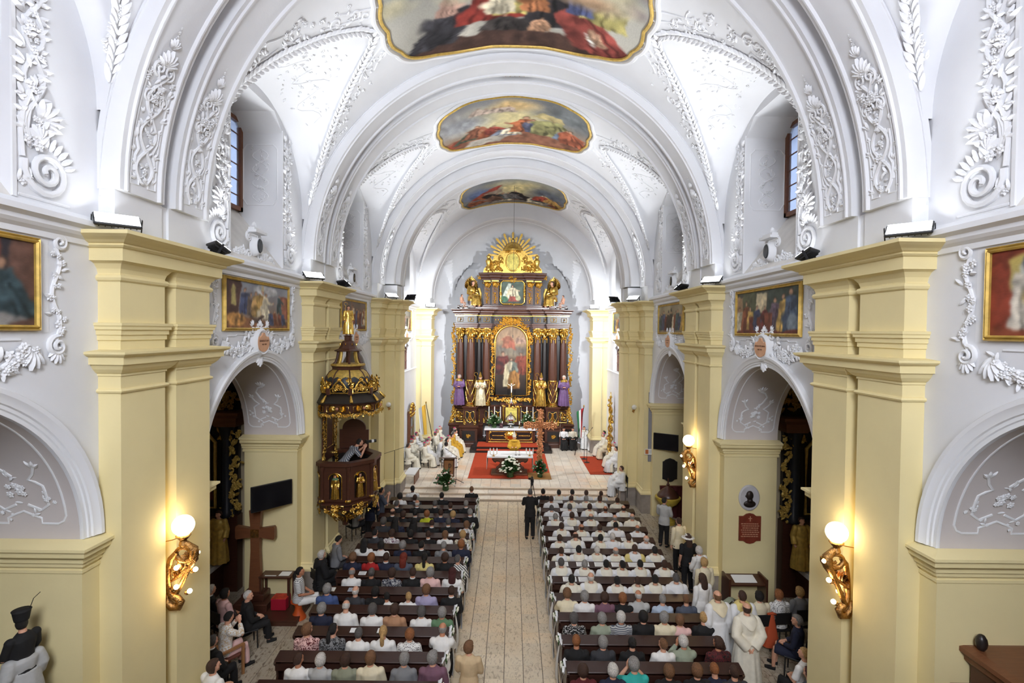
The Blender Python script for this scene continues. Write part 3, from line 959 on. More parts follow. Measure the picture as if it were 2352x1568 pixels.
# bands of ornament beside the window niches, and the volutes at their feet
def window_band(seed):
    R = Relief(seed)
    h = 3.35
    for sg in (-1, 1):
        pts = [(sg * .13 * math.sin(i * .42 + .6) + .02, .75 + i * .075) for i in range(34)]
        R.line(pts, .028)
    for i in range(13):
        v = .75 + i * .2
        R.cluster(R.r.uniform(-.06, .06), v, .1, 5, .95)
        for sg in (-1, 1): R.spray(sg * .08, v + .08, -sg * R.r.uniform(.5, 1.5), R.r.uniform(.8, 1.25), 2)
    # big foot volute with acanthus
    R.scroll(.16, .38, .30, 2.1, PI * .9, 1, .045)
    R.scroll(.16, .38, .19, 1.6, PI * .2, 1, .03)
    R.line([(-.14, .5), (-.17, .8), (-.14, 1.05), (-.05, 1.3)], .035)
    R.line([(-.02, .66), (-.08, .85), (-.04, 1.1), (.06, 1.28)], .028)
    for i in range(9):
        a = -PI * .05 - i * .22
        R.leaf(.16 + .30 * math.cos(a + PI * .75), .38 + .30 * math.sin(a + PI * .75), a + PI * .3 - .2, 1.0)
    for i in range(6): R.leaf(-.02 + i * .03, .68, -.9 + i * .35, 1.5)
    R.palmette(.1, 1.0, -.9, 1.5, 6)
    R.line([(-.2, .04), (.5, .04)], .02)
    R.cluster(-.1, .2, .1, 6, .9)
    return R
WB = [window_band(11), window_band(12)]
for s, side in ((-1, 'left'), (1, 'right')):
    wroot = bpy.data.objects['wall_' + side]
    for bi, (a, b) in enumerate(BAYS):
        c = (a + b) / 2
        for sg in (-1, 1):
            def fn(v, s=s, y0=c + sg * (NW + .27), sg=sg):
                return np.stack([s * (W - v[:, 2]), y0 + sg * v[:, 0], 9.13 + v[:, 1]], 1)
            WB[bi % 2].out('window_ornament', fn, wroot, kind='stuff')
            # plain raised fillet next to the niche
            q = MB(); q.box(min(s * (W - .025), s * W), max(s * (W - .025), s * W), c + sg * (NW + .02) - .025, c + sg * (NW + .02) + .025, 9.13, 12.6); q.obj('fillet', M_STUCCO, wroot)
            # reveal relief panel
            Rv = Relief(40 + bi)
            x0, x1 = .12, .98
            fr_ = [(x0 + .1, 1.6), (x0, 1.75), (x0, 3.0), (x0 + .1, 3.12), (x1 - .1, 3.12), (x1, 3.0), (x1, 1.75), (x1 - .1, 1.6)]
            Rv.line(fr_, .016, closed=True)
            for i in range(14):
                Rv.cluster(.55 + Rv.r.uniform(-.18, .18), 1.7 + i * .1, .08, 3, .55)
            for sg2 in (-1, 1):
                Rv.line([(.55 + sg2 * .2 * math.sin(i * .55), 1.65 + i * .06) for i in range(24)], .013)
            def fr2(v, s=s, y0=c + sg * NW, sg=sg):
                return np.stack([s * (W + v[:, 0]), y0 - sg * v[:, 2], 9.13 + v[:, 1]], 1)
            Rv.out('reveal_relief', fr2, wroot, kind='stuff')
        # crest cartouche with an oval glass on the sill
        R = Relief(60 + bi)
        R.b.lathe([(.0, .16), (.16, .15), (.2, .08), (.22, 0)], 18, Matrix(((.8, 0, 0, 0), (0, 1.1, 0, .38), (0, 0, 1, 0), (0, 0, 0, 1))))
        R.b.box(-.26, .26, .66, .72, 0, .2); R.b.box(-.22, .22, .72, .78, 0, .14)
        R.palmette(0, .78, 0, .7)
        for sg in (-1, 1):
            R.scroll(sg * .24, .55, .11, 1.6, PI / 2, -sg, .03); R.scroll(sg * .24, .16, .12, 1.6, -PI / 2, sg, .03)
            R.scroll(sg * .5, .16, .13, 1.7, PI, sg, .03)
            R.line([(sg * .24, .05), (sg * .6, .03), (sg * .95, .02)], .03)
            for i in range(8): R.cluster(sg * (.4 + i * .075), .12 - i * .008 + .05, .07, 4, .9)
        fn = lambda v, s=s, c=c: np.stack([s * (W + .12 - v[:, 2]), c + v[:, 0], 9.12 + v[:, 1]], 1)
        R.out('crest_cartouche', fn, wroot, kind='stuff')
        gl = MB(); gl.lathe([(0, .02), (.13, .015), (.145, 0)], 20, Matrix(((0, 0, -s, s * (W - .04)), (.78, 0, 0, c), (0, 1.15, 0, 9.5), (0, 0, 0, 1))))
        gl.obj('oval_glass', M_GLASSDARK, wroot, smooth=.6)

# arch intrados panels
def arch_panel(seed):
    R = Relief(seed)
    Wd = T
    R.line([(.18, 2.9), (.18, .34), (.22, .26), (.30, .22), (.52, .22), (.52, .30), (.62, .34), (.75, .4), (.9, .34), (.98, .3), (.98, .22), (1.2, .22), (1.28, .26), (1.32, .34), (1.32, 2.9)], .016)
    o = [(.42, .55), (.42, .8), (.5, .88), (.62, .9), (.55, 1.05), (.45, 1.0)]
    for sg in (-1, 1):
        f = lambda u: .75 + sg * u
        R.line([(f(.08), .5), (f(.25), .42), (f(.36), .5), (f(.36), .8), (f(.28), .86), (f(.2), .9), (f(.30), 1.0), (f(.36), 1.12)], .02)
        R.spray(f(.33), 1.1, -sg * .4, .8, 3); R.cluster(f(.4), .62, .1, 5, .55)
        R.cluster(f(.2), .36, .08, 4, .55)
    R.line([(.75, .95), (.88, 1.1), (.95, 1.3), (.85, 1.45), (.72, 1.5)], .024)
    R.palmette(.75, 1.5, .2, 1.0, 5); R.cluster(.75, .68, .16, 10, .8); R.cluster(.75, 1.0, .1, 4, .6)
    return R
AP = arch_panel(5)
for s, side in ((-1, 'left'), (1, 'right')):
    wroot = bpy.data.objects['wall_' + side]
    for (a, b) in BAYS:
        c = (a + b) / 2
        def fn(v, s=s, c=c):
            th = (v[:, 1] - .0) / AR
            r = AR - .006 - v[:, 2] * .6
            return np.stack([s * (W + v[:, 0]), c + r * np.cos(th), ASP + r * np.sin(th)], 1)
        AP.out('arch_relief', fn, wroot, kind='stuff')

# painting surrounds: hanging scrollwork, festoons and the name cartouche
def surround(seed):
    R = Relief(seed)
    for sg in (-1, 1):
        x = sg * 1.78
        R.scroll(x + sg * .04, 1.12, .11, 1.5, PI / 2, -sg, .03)
        R.line([(x + sg * .06 * math.sin(i * .6), 1.05 - i * .075) for i in range(17)], .026)
        for i in range(8): R.cluster(x + sg * .06 * math.sin(i * 1.2), .95 - i * .14, .075, 3, .75)
        R.scroll(x, -.22, .13, 1.7, PI / 2, sg, .034); R.palmette(x, -.25, PI, .9, 6)
        R.palmette(sg * 1.45, -.22, PI - sg * .2, 1.3, 5)
        for i in range(16):
            t = i / 15
            u = sg * (.5 + .9 * t); v = -.28 - .16 * math.sin(PI * t)
            R.cluster(u, v, .085, 4, 1.0)
        R.line([(sg * .45, -.1), (sg * .95, -.1), (sg * 1.0, -.13), (sg * 1.3, -.13)], .014)
        R.spray(sg * .5, -.12, -sg * 1.4, 1.3, 3, .5)
        for i in range(10):                       # leafy tails running down the archivolt
            t = i / 9
            yy = sg * (.35 + .95 * t); zz = -.62 - .30 * t * t - .06 * t
            R.spray(yy, zz, -sg * 1.9, .9 - .4 * t, 2, .9)
        R.scroll(sg * .42, -.60, .12, 1.4, PI / 2, -sg, .03)
    # cartouche
    R.b.lathe([(.26, .10), (.30, .13), (.34, .10), (.38, .04), (.40, 0)], 28, Matrix(((.95, 0, 0, 0), (0, .92, 0, -.28), (0, 0, 1, 0), (0, 0, 0, 1))))
    for sg in (-1, 1):
        R.scroll(sg * .14, .0, .12, 1.6, PI / 2, sg, .035); R.scroll(sg * .33, -.02, .12, 1.4, PI, -sg, .04)
        R.scroll(sg * .33, -.5, .13, 1.4, PI, sg, .04)
    R.palmette(0, .04, 0, .9, 7); R.palmette(-.3, .05, .5, .9, 4); R.palmette(.3, .05, -.5, .9, 4)
    R.palmette(0, -.58, PI, 1.2, 9)
    return R
SUR = surround(77)
# ------------------------------------------------------------------ a small painter: brushes colours into a grid, stored as vertex colours
class Canvas:
    def __init__(s, w, h, bg, seed=0, top=None):
        s.w, s.h = w, h
        s.r = np.random.RandomState(seed); s.rng = random.Random(seed)
        yy, xx = np.mgrid[0:h, 0:w]
        s.x = (xx + .5) / w; s.y = (yy + .5) / h       # y up
        s.asp = w / h
        c0 = np.array(bg, float); c1 = np.array(top if top else bg, float)
        s.img = c0 + (c1 - c0) * s.y[..., None]
        s.img = s.img * (1 + .16 * s.noise(7)[..., None])
    def noise(s, n, m=None):
        m = m or max(2, int(n / s.asp))
        g = s.r.uniform(-1, 1, (m + 2, n + 2))
        X = s.x * n; Y = s.y * m
        i = X.astype(int); j = Y.astype(int); u = X - i; v = Y - j
        u = u * u * (3 - 2 * u); v = v * v * (3 - 2 * v)
        return (g[j, i] * (1 - u) + g[j, i + 1] * u) * (1 - v) + (g[j + 1, i] * (1 - u) + g[j + 1, i + 1] * u) * v
    def put(s, mask, col, streak=.2):
        col = np.array(col, float)
        n = 1 + streak * s.noise(26, 10)[..., None] + streak * .6 * s.noise(60, 24)[..., None]
        a = np.clip(mask, 0, 1)[..., None]
        s.img = s.img * (1 - a) + col * n * a
    def ell(s, cx, cy, rx, ry, col, ang=0, soft=.25, streak=.15):
        dx = (s.x - cx) * s.asp; dy = s.y - cy
        c, n = math.cos(ang), math.sin(ang)
        u = (dx * c + dy * n) / (rx * s.asp); v = (-dx * n + dy * c) / ry
        d = np.sqrt(u * u + v * v)
        s.put((1 + soft * .5 - d) / soft, col, streak)
    def poly(s, pts, col, streak=.2):
        inside = np.zeros(s.x.shape, bool)
        n = len(pts); j = n - 1
        for i in range(n):
            xi, yi = pts[i]; xj, yj = pts[j]
            if abs(yj - yi) > 1e-9:
                cnd = ((yi > s.y) != (yj > s.y)) & (s.x < (xj - xi) * (s.y - yi) / (yj - yi) + xi)
                inside ^= cnd
            j = i
        s.put(inside.astype(float), col, streak)
    def fig(s, x, y, h, robe, skin=(196, 140, 104), hair=(70, 48, 34), wd=.34, lean=0.0, cloak=None, hat=None, arm=0):
        """standing draped figure, foot at (x, y), height h (fractions of canvas height)"""
        k = h / s.asp
        l = lean * k
        dk = tuple(c * .6 for c in robe)
        s.poly([(x - wd * k, y), (x + wd * k, y), (x + wd * .72 * k + l, y + .6 * h), (x + .2 * k + l, y + .84 * h), (x - .2 * k + l, y + .84 * h), (x - wd * .72 * k + l, y + .6 * h)], robe, .3)
        for q in (-.5, 0, .45):
            s.poly([(x + q * wd * k, y), (x + (q + .16) * wd * k, y), (x + (q * .5 + .1) * wd * k + l, y + .66 * h), (x + q * .5 * wd * k + l, y + .66 * h)], dk, .2)
        if cloak:
            s.poly([(x - wd * k, y + .05 * h), (x - wd * .1 * k, y + .1 * h), (x + .05 * k + l, y + .8 * h), (x - .24 * k + l, y + .82 * h), (x - wd * .9 * k, y + .5 * h)], cloak, .3)
        if arm:
            s.poly([(x + l, y + .7 * h), (x + arm * .5 * k + l, y + .56 * h), (x + arm * .55 * k + l, y + .63 * h), (x + arm * .1 * k + l, y + .82 * h)], robe, .2)
            s.ell(x + arm * .56 * k + l, y + .61 * h, .05 * k, .05 * h, skin)
        s.ell(x + l, y + .93 * h, .085 * k, .085 * h, hair)
        s.ell(x + l, y + .915 * h, .068 * k, .072 * h, skin)
        for q in range(3): s.ell(x + s.rng.uniform(-.3, .3) * k + l * .6, y + s.rng.uniform(.15, .7) * h, .13 * k, .12 * h, tuple(c_ * (.75 + .2 * q) for c_ in robe), soft=.9)
        if hat: s.poly([(x - .1 * k + l, y + .96 * h), (x + .1 * k + l, y + .96 * h), (x + .07 * k + l, y + 1.08 * h), (x + l, y + 1.14 * h), (x - .07 * k + l, y + 1.08 * h)], hat, .1)
    def blur(s, n):
        for _ in range(n):
            p = np.pad(s.img, ((1, 1), (1, 1), (0, 0)), 'edge')
            s.img = (p[1:-1, 1:-1] * 2 + p[:-2, 1:-1] + p[2:, 1:-1] + p[1:-1, :-2] + p[1:-1, 2:]) / 6
        return s
    def warp(s, a):
        dx = a * (s.noise(8) + .6 * s.noise(22) + .4 * s.noise(50)); dy = a * s.asp * (s.noise(8) + .6 * s.noise(22) + .4 * s.noise(50))
        s.img = s.raw((s.x + dx).ravel(), (s.y + dy).ravel()).reshape(s.img.shape); return s
    def raw(s, u, v):
        i = np.clip(u * s.w - .5, 0, s.w - 1.001); j = np.clip(v * s.h - .5, 0, s.h - 1.001)
        a = i.astype(int); b = j.astype(int); fu = (i - a)[:, None]; fv = (j - b)[:, None]
        g = s.img
        return (g[b, a] * (1 - fu) + g[b, a + 1] * fu) * (1 - fv) + (g[b + 1, a] * (1 - fu) + g[b + 1, a + 1] * fu) * fv
    def at(s, u, v):
        c = s.raw(u, v)
        g_ = c.mean(1, keepdims=True)
        c = np.clip(c * .72 + g_ * .28, 0, 255) / 255
        return np.where(c <= .04045, c / 12.92, ((c + .055) / 1.055) ** 2.4)
M_PAINT = vcol_mat('oil_painting', .5)
M_FRESCO = vcol_mat('fresco', .85, .2)
def painted(name, P_, uv, canvas, parent, m):
    """P_ grid of points, uv grid in 0..1"""
    b = MB(); b.grid(P_)
    o = b.obj(name, m, parent, smooth=3.2)
    uv = np.asarray(uv, float).reshape(-1, 2)
    col = canvas.at(uv[:, 0], uv[:, 1])
    at_ = o.data.color_attributes.new('paint', 'FLOAT_COLOR', 'POINT')
    at_.data.foreach_set('color', np.concatenate([col, np.ones((len(col), 1))], 1).astype(np.float32).ravel())
    return o
def flat_canvas(name, canvas, w, h, parent, m, nu=None, nv=None):
    nu = nu or canvas.w; nv = nv or canvas.h
    U, V = np.meshgrid(np.linspace(0, 1, nu), np.linspace(0, 1, nv), indexing='ij')
    P_ = np.stack([(U - .5) * w, np.zeros_like(U), V * h], -1)
    return painted(name, P_, np.stack([U, V], -1), canvas, parent, m)
def picture_frame(w, h, bw, d, parent, m=None):
    """four mitred bars, each a part"""
    m = m or M_GOLDP
    pr = [(0, 0), (0, d * .7), (bw * .3, d), (bw * .6, d * .55), (bw * .8, d * .8), (bw, d * .5), (bw, 0)]
    x0, x1, z0, z1 = -w / 2, w / 2, 0, h
    cs = [(x0, z0, -1, -1), (x1, z0, 1, -1), (x1, z1, 1, 1), (x0, z1, -1, 1)]
    for i in range(4):
        a, b_ = cs[i], cs[(i + 1) % 4]
        q = MB(); q.grid([[(c[0] + c[2] * o, -t, c[1] + c[3] * o) for o, t in pr] for c in (a, b_)])
        q.obj('frame_bar', m, parent)
BLUE = (60, 74, 120); RUST = (150, 72, 38); OCHRE = (196, 150, 62); CREAM = (220, 206, 170); TEAL = (58, 84, 92); WINE = (110, 36, 34); PURP = (96, 74, 96); GREY = (120, 116, 116); DARK = (44, 38, 40)
def paint_wall(k):
    if k == 'LA':
        c = Canvas(150, 55, (62, 52, 50), 1, (48, 44, 52))
        c.poly([(.68, .3), (.86, .3), (.86, 1), (.78, 1)], (120, 52, 36)); c.poly([(.88, 0), (1, 0), (1, 1), (.9, 1)], (110, 72, 58))
        for i, (x, col) in enumerate(((.30, BLUE), (.48, RUST), (.72, (70, 104, 106)), (.84, (54, 74, 100)), (.93, TEAL))): c.fig(x, .06, .72 - .05 * (i % 2), col, wd=.45, lean=-.25, cloak=tuple(q * .8 for q in col), arm=-1)
        c.poly([(.5, .04), (.98, .04), (.9, .16), (.6, .14)], (130, 126, 122))
    elif k == 'LB':
        c = Canvas(150, 55, (150, 110, 80), 2, (150, 160, 178))
        c.poly([(0, .1), (.16, .1), (.22, .95), (.2, 1), (0, 1)], (92, 56, 48)); c.poly([(.08, .45), (.15, .45), (.15, .85), (.115, .95), (.08, .85)], (190, 170, 90))
        c.ell(.6, .85, .2, .12, (190, 190, 192)); c.poly([(.82, .2), (1, .2), (1, .78), (.86, .78)], (168, 92, 66))
        c.poly([(0, 0), (1, 0), (1, .12), (.5, .16), (0, .3)], (150, 90, 50)); c.ell(.14, .18, .14, .14, (186, 124, 52), streak=.5)
        for x, y, h, col, ck in ((.27, .3, .56, BLUE, (70, 84, 130)), (.36, .28, .5, (110, 90, 80), None), (.44, .25, .55, OCHRE, (200, 150, 80)), (.55, .2, .66, CREAM, (214, 160, 70)), (.6, .2, .6, CREAM, None), (.84, .35, .45, TEAL, None)): c.fig(x, y, h, col, cloak=ck, hat=(200, 180, 120) if x == .55 else None, arm=1 if x > .5 else 0)
        for x, col in ((.70, BLUE), (.77, RUST), (.86, (150, 70, 50)), (.93, BLUE)): c.fig(x, .06, .34, col, lean=-.2)
        c.poly([(.34, .1), (.55, .3), (.58, .26), (.38, .05)], (84, 62, 54)); c.poly([(.36, .28), (.58, .08), (.55, .04), (.34, .22)], (96, 70, 60))
    elif k == 'LC':
        c = Canvas(150, 55, (120, 70, 50), 3, (120, 104, 100))
        for i in range(12): c.fig(.06 + i * .08, .04 + .05 * (i % 3), .6 + .1 * (i % 2), (RUST, BLUE, OCHRE, WINE, GREY, CREAM)[i % 6], cloak=(WINE, None, RUST)[i % 3])
        c.poly([(.4, .1), (.43, .1), (.43, 1), (.4, 1)], (170, 100, 60))
    elif k == 'LD':
        c = Canvas(90, 40, (110, 104, 96), 4, (140, 136, 128))
        for i in range(8): c.fig(.08 + i * .12, .04, .7, (GREY, DARK, CREAM, RUST)[i % 4])
    elif k == 'RA':
        c = Canvas(150, 55, (196, 178, 120), 5, (206, 178, 70))
        c.poly([(0, 0), (.1, 0), (.08, 1), (0, 1)], (150, 52, 30)); c.poly([(0, .8), (.2, 1), (0, 1)], (140, 48, 28)); c.poly([(0, 0), (1, 0), (1, .1), (0, .1)], (150, 62, 34))
        c.poly([(.13, .5), (.2, .5), (.2, .8), (.165, .95), (.13, .8)], (188, 196, 190))
        for x, h, col, ck in ((.16, .72, (200, 190, 170), None), (.27, .84, (200, 160, 60), (60, 70, 110)), (.42, .8, RUST, None), (.6, .78, BLUE, None), (.8, .8, OCHRE, WINE)): c.fig(x, .1, h, col, cloak=ck, hat=(70, 80, 120))
    elif k == 'RB':
        c = Canvas(150, 55, (110, 58, 40), 6, (62, 66, 56))
        c.poly([(.34, .5), (.52, .5), (.52, .92), (.36, .92)], (206, 186, 140)); c.poly([(.52, .4), (1, .4), (1, 1), (.55, 1)], (56, 70, 62)); c.poly([(.1, .3), (.34, .3), (.36, 1), (.1, 1)], (84, 88, 60))
        c.poly([(0, .3), (.1, .3), (.1, .9), (0, .9)], (170, 130, 90))
        for x, h, col in ((.05, .6, CREAM), (.17, .74, RUST), (.26, .6, OCHRE), (.37, .62, BLUE), (.5, .55, WINE), (.66, .74, PURP), (.78, .8, OCHRE), (.88, .86, (60, 80, 110))): c.fig(x, .06, h, col, arm=1 if .4 < x < .8 else 0)
        c.poly([(.5, .1), (.62, .1), (.62, .46), (.48, .46)], (130, 58, 38)); c.ell(.9, .22, .07, .18, (110, 126, 140)); c.poly([(0, 0), (1, 0), (1, .07), (0, .07)], (120, 44, 30))
        for x in (.12, .24, .36): c.poly([(x, .06), (x + .07, .06), (x + .07, .42), (x, .42)], (120, 50, 34))
    elif k == 'RC':
        c = Canvas(150, 55, (150, 130, 96), 7, (160, 146, 110))
        for i, (x, col) in enumerate(((.06, GREY), (.14, TEAL), (.22, BLUE), (.32, WINE), (.42, DARK), (.52, DARK), (.62, CREAM), (.7, RUST), (.78, TEAL), (.88, BLUE), (.95, OCHRE))): c.fig(x, .06, .62 + .14 * ((i * 7) % 3) / 2, col, hat=(60, 60, 60) if i in (4, 5) else None)
    else:
        c = Canvas(90, 40, (90, 100, 80), 8, (130, 136, 110))
        for i in range(8): c.fig(.08 + i * .12, .04, .72, (TEAL, BLUE, OCHRE, RUST)[i % 4])
    return c
wall_pics = [(-1, 0, 'LA', 'framed painting of kneeling figures in blue-green robes, beside a red chair'), (-1, 1, 'LB', 'framed painting of a bishop blessing builders at a ruin under blue sky'),
             (-1, 2, 'LC', 'framed painting of a crowd in rust and blue robes, behind the pulpit canopy'), (-1, 3, 'LD', 'narrow grey painting on the chancel wall over the left oratory window'),
             (1, 0, 'RA', 'framed painting of courtiers in plumed hats against yellow with red curtain'), (1, 1, 'RB', 'framed painting of scholars at a table with globe and red chairs'),
             (1, 2, 'RC', 'framed painting of black-robed monks among a crowd, above the font arch'), (1, 3, 'RD', 'narrow green-toned painting on the chancel wall over the right oratory window')]
CT_TEXT = {'LB': ('BENEDICTI XIV', '1667-1758'), 'RB': ('ZREDNAI VITÉZ JÁNOS', '1465-1472'), 'LC': ('PÁZMÁNY', '1616-1637'), 'RC': ('KOLLONICH', '1695-1707')}
def text_obj(name, body, size, M, m, parent):
    cu = bpy.data.curves.new(name, 'FONT'); cu.body = body; cu.size = size; cu.align_x = 'CENTER'; cu.align_y = 'CENTER'; cu.extrude = .001
    cu.resolution_u = 3
    o = bpy.data.objects.new(name, cu); COL.objects.link(o); cu.materials.append(m)
    o.parent = parent; o.matrix_local = M
    return o
M_INK = mat('brown_ink', (.12, .045, .02), .7)
for s, bi, k, lab in wall_pics:
    if bi < 3: c = sum(BAYS[bi]) / 2; X = W
    else: c = 27.2; X = CW
    w_, h_ = 3.0, 1.1
    o = empty('wall_painting', (s * (X - .015), c, 7.56), (PI / 2 if s < 0 else -PI / 2), lab, 'painting')
    flat_canvas('canvas', paint_wall(k).warp(.012).blur(1), w_ - .1, h_ - .1, o, M_PAINT).location = (0, -.02, .05)
    picture_frame(w_ - .1, h_ - .1, .07, .07, o)
    for ch_ in o.children:
        if ch_.name.startswith('frame_bar'): ch_.location = (0, 0, .05)
    b = MB(); b.box(-w_ / 2 + .02, w_ / 2 - .02, -.012, .012, .02, h_ - .02); b.obj('backing', M_BROWN, o)
    # stucco surround and cartouche on the wall
    if bi < 3: wroot = bpy.data.objects['wall_left' if s < 0 else 'wall_right']
    else: wroot = bpy.data.objects['wall_chancel_left' if s < 0 else 'wall_chancel_right']
    fn = lambda v, s=s, c=c, X=X: np.stack([s * (X - v[:, 2]), c - s * v[:, 0], 7.56 + v[:, 1]], 1)
    SUR.out('painting_surround', fn, wroot, kind='stuff')
    pl = MB(); pl.box(-1.68, 1.68, -.004, .016, -.04, 1.14, rotm(rz=(PI / 2 if s < 0 else -PI / 2), loc=(s * X, c, 7.56))); pl.obj('raised_field', M_STUCCO, wroot)
    # name plaque
    pq = empty('name_plaque', (s * (X - .125), c, 7.28), (PI / 2 if s < 0 else -PI / 2), None, None)
    pq['kind'] = 'structure'
    b = MB(); b.ext([(.27 * math.cos(a_) * (1 + .0), .22 * math.sin(a_) - (.06 if math.sin(a_) > .6 and abs(math.cos(a_)) > .2 else 0)) for a_ in np.linspace(0, 2 * PI, 40, endpoint=False)], (), 0, .03, fn=lambda v: np.stack([v[:, 0], .0 - v[:, 2] + .02, v[:, 1]], 1))
    b.obj('plaque', mat('salmon_plaster', srgb(222, 172, 136), .8, var=.05), pq)
    if k in CT_TEXT:
        t1, t2 = CT_TEXT[k]
        Mx = Matrix.Rotation(PI / 2, 4, 'X')
        text_obj('lettering', t1, .062 if len(t1) < 14 else .047, Matrix.Translation((0, -.014, .03)) @ Mx, M_INK, pq)
        text_obj('lettering', t2, .05, Matrix.Translation((0, -.014, -.05)) @ Mx, M_INK, pq)

# ------------------------------------------------------------------ ceiling frescoes
def fresco_canvas(k):
    if k == 0:
        c = Canvas(220, 150, (190, 184, 168), 21, (150, 150, 140))
        c.poly([(0, 0), (1, 0), (1, .16), (.8, .22), (.7, .16), (.5, .17), (.3, .16), (.2, .22), (0, .14)], (84, 56, 46))
        c.poly([(.18, .2), (.3, .17), (.36, .4), (.3, .52), (.2, .45)], (178, 172, 158)); c.poly([(.66, .2), (.84, .24), (.8, .46), (.72, .5), (.66, .36)], (170, 172, 166))
        c.poly([(.35, .3), (.68, .3), (.68, .35), (.35, .35)], (160, 44, 34))
        c.fig(.13, .14, .4, (60, 58, 64), lean=.5, wd=.4); c.fig(.36, .28, .3, (156, 46, 36), lean=.2, wd=.5); c.fig(.5, .33, .3, (206, 186, 90), wd=.45); c.fig(.44, .34, .26, CREAM); c.fig(.64, .22, .42, (52, 48, 52), wd=.45)
        c.fig(.9, .1, .42, (158, 62, 52), lean=-.5, wd=.55); c.fig(.84, .38, .3, (190, 176, 92), wd=.5); c.fig(.75, .4, .26, (80, 90, 140)); c.fig(.57, .36, .26, (190, 110, 60)); c.fig(.25, .42, .22, (186, 140, 120))
        c.fig(.46, .17, .17, (62, 56, 54), wd=.9); c.fig(.6, .17, .14, (196, 140, 100), wd=.6); c.fig(.82, .19, .13, (196, 146, 110), wd=.5)
        c.poly([(.765, .24), (.785, .24), (.83, .17), (.81, .165)], (226, 220, 206))
        for i in range(30): c.ell(c.rng.random(), c.rng.uniform(.55, 1), .09, .07, ((200, 190, 150), (150, 130, 130), (190, 150, 110), (120, 130, 150))[i % 4], soft=1.0)
    elif k == 1:
        c = Canvas(220, 150, (160, 120, 84), 22, (130, 134, 138))
        c.ell(.45, .55, .32, .25, (214, 196, 130), soft=1.0); c.ell(.15, .6, .2, .2, (150, 152, 156), soft=1.0); c.ell(.85, .75, .2, .2, (112, 118, 120), soft=1.0); c.ell(.5, .85, .12, .1, (220, 180, 110), soft=1.0)
        c.poly([(0, 0), (1, 0), (1, .2), (.6, .3), (.4, .22), (.1, .3), (0, .3)], (140, 84, 58)); c.poly([(.1, .02), (.4, .06), (.5, .22), (.2, .18)], (176, 166, 150))
        c.poly([(.02, .22), (.26, .42), (.26, .3), (.08, .14)], (156, 62, 36))
        for x, y, h, col in ((.16, .2, .2, (72, 88, 66)), (.24, .24, .26, (150, 84, 54)), (.33, .2, .22, RUST), (.38, .24, .2, (160, 60, 44)), (.43, .2, .2, (110, 120, 140)), (.48, .22, .18, CREAM), (.6, .28, .34, (190, 96, 50)), (.68, .3, .28, (84, 90, 120)), (.76, .28, .38, (150, 146, 84)), (.84, .26, .24, (110, 130, 160)), (.93, .22, .3, (176, 84, 50))): c.fig(x, y, h, col, wd=.6, lean=c.rng.uniform(-.3, .3), arm=c.rng.choice((-1, 1)))
        for x in (.28, .33, .38, .42, .47): c.fig(x, .72, .12, (196, 170, 150), wd=.7)
        c.poly([(.62, .62), (.82, .6), (.8, .7), (.68, .74)], (200, 178, 110))
    else:
        c = Canvas(200, 130, (130, 120, 106), 23, (130, 140, 150))
        c.ell(.6, .6, .3, .25, (222, 204, 130), soft=1.0); c.ell(.85, .5, .2, .25, (96, 104, 120), soft=.9); c.ell(.2, .55, .15, .15, (90, 110, 160), soft=1.0)
        c.poly([(.1, .4), (.3, .65), (.4, .75), (.36, .55), (.2, .35)], (170, 60, 44)); c.poly([(.2, .3), (.42, .45), (.4, .6), (.22, .5)], (150, 130, 110))
        for i in range(22): c.fig(.06 + .9 * c.rng.random(), .08 + .2 * c.rng.random(), .22, (GREY, RUST, CREAM, TEAL, DARK, (120, 80, 60))[i % 6], wd=.6, lean=c.rng.uniform(-.5, .5), arm=1)
        c.fig(.78, .2, .25, (176, 60, 40), wd=.7); c.fig(.88, .2, .25, (200, 140, 60), wd=.7); c.poly([(.8, .42), (.98, .2), (.99, .25), (.82, .46)], (190, 150, 60))
    return c
flabs = ['large ceiling fresco of robed figures on steps, nearest the organ loft', 'ceiling fresco of saints in clouds over a ragged crowd, above the middle bay', 'ceiling fresco of a battle under stormy sky, above the chancel']
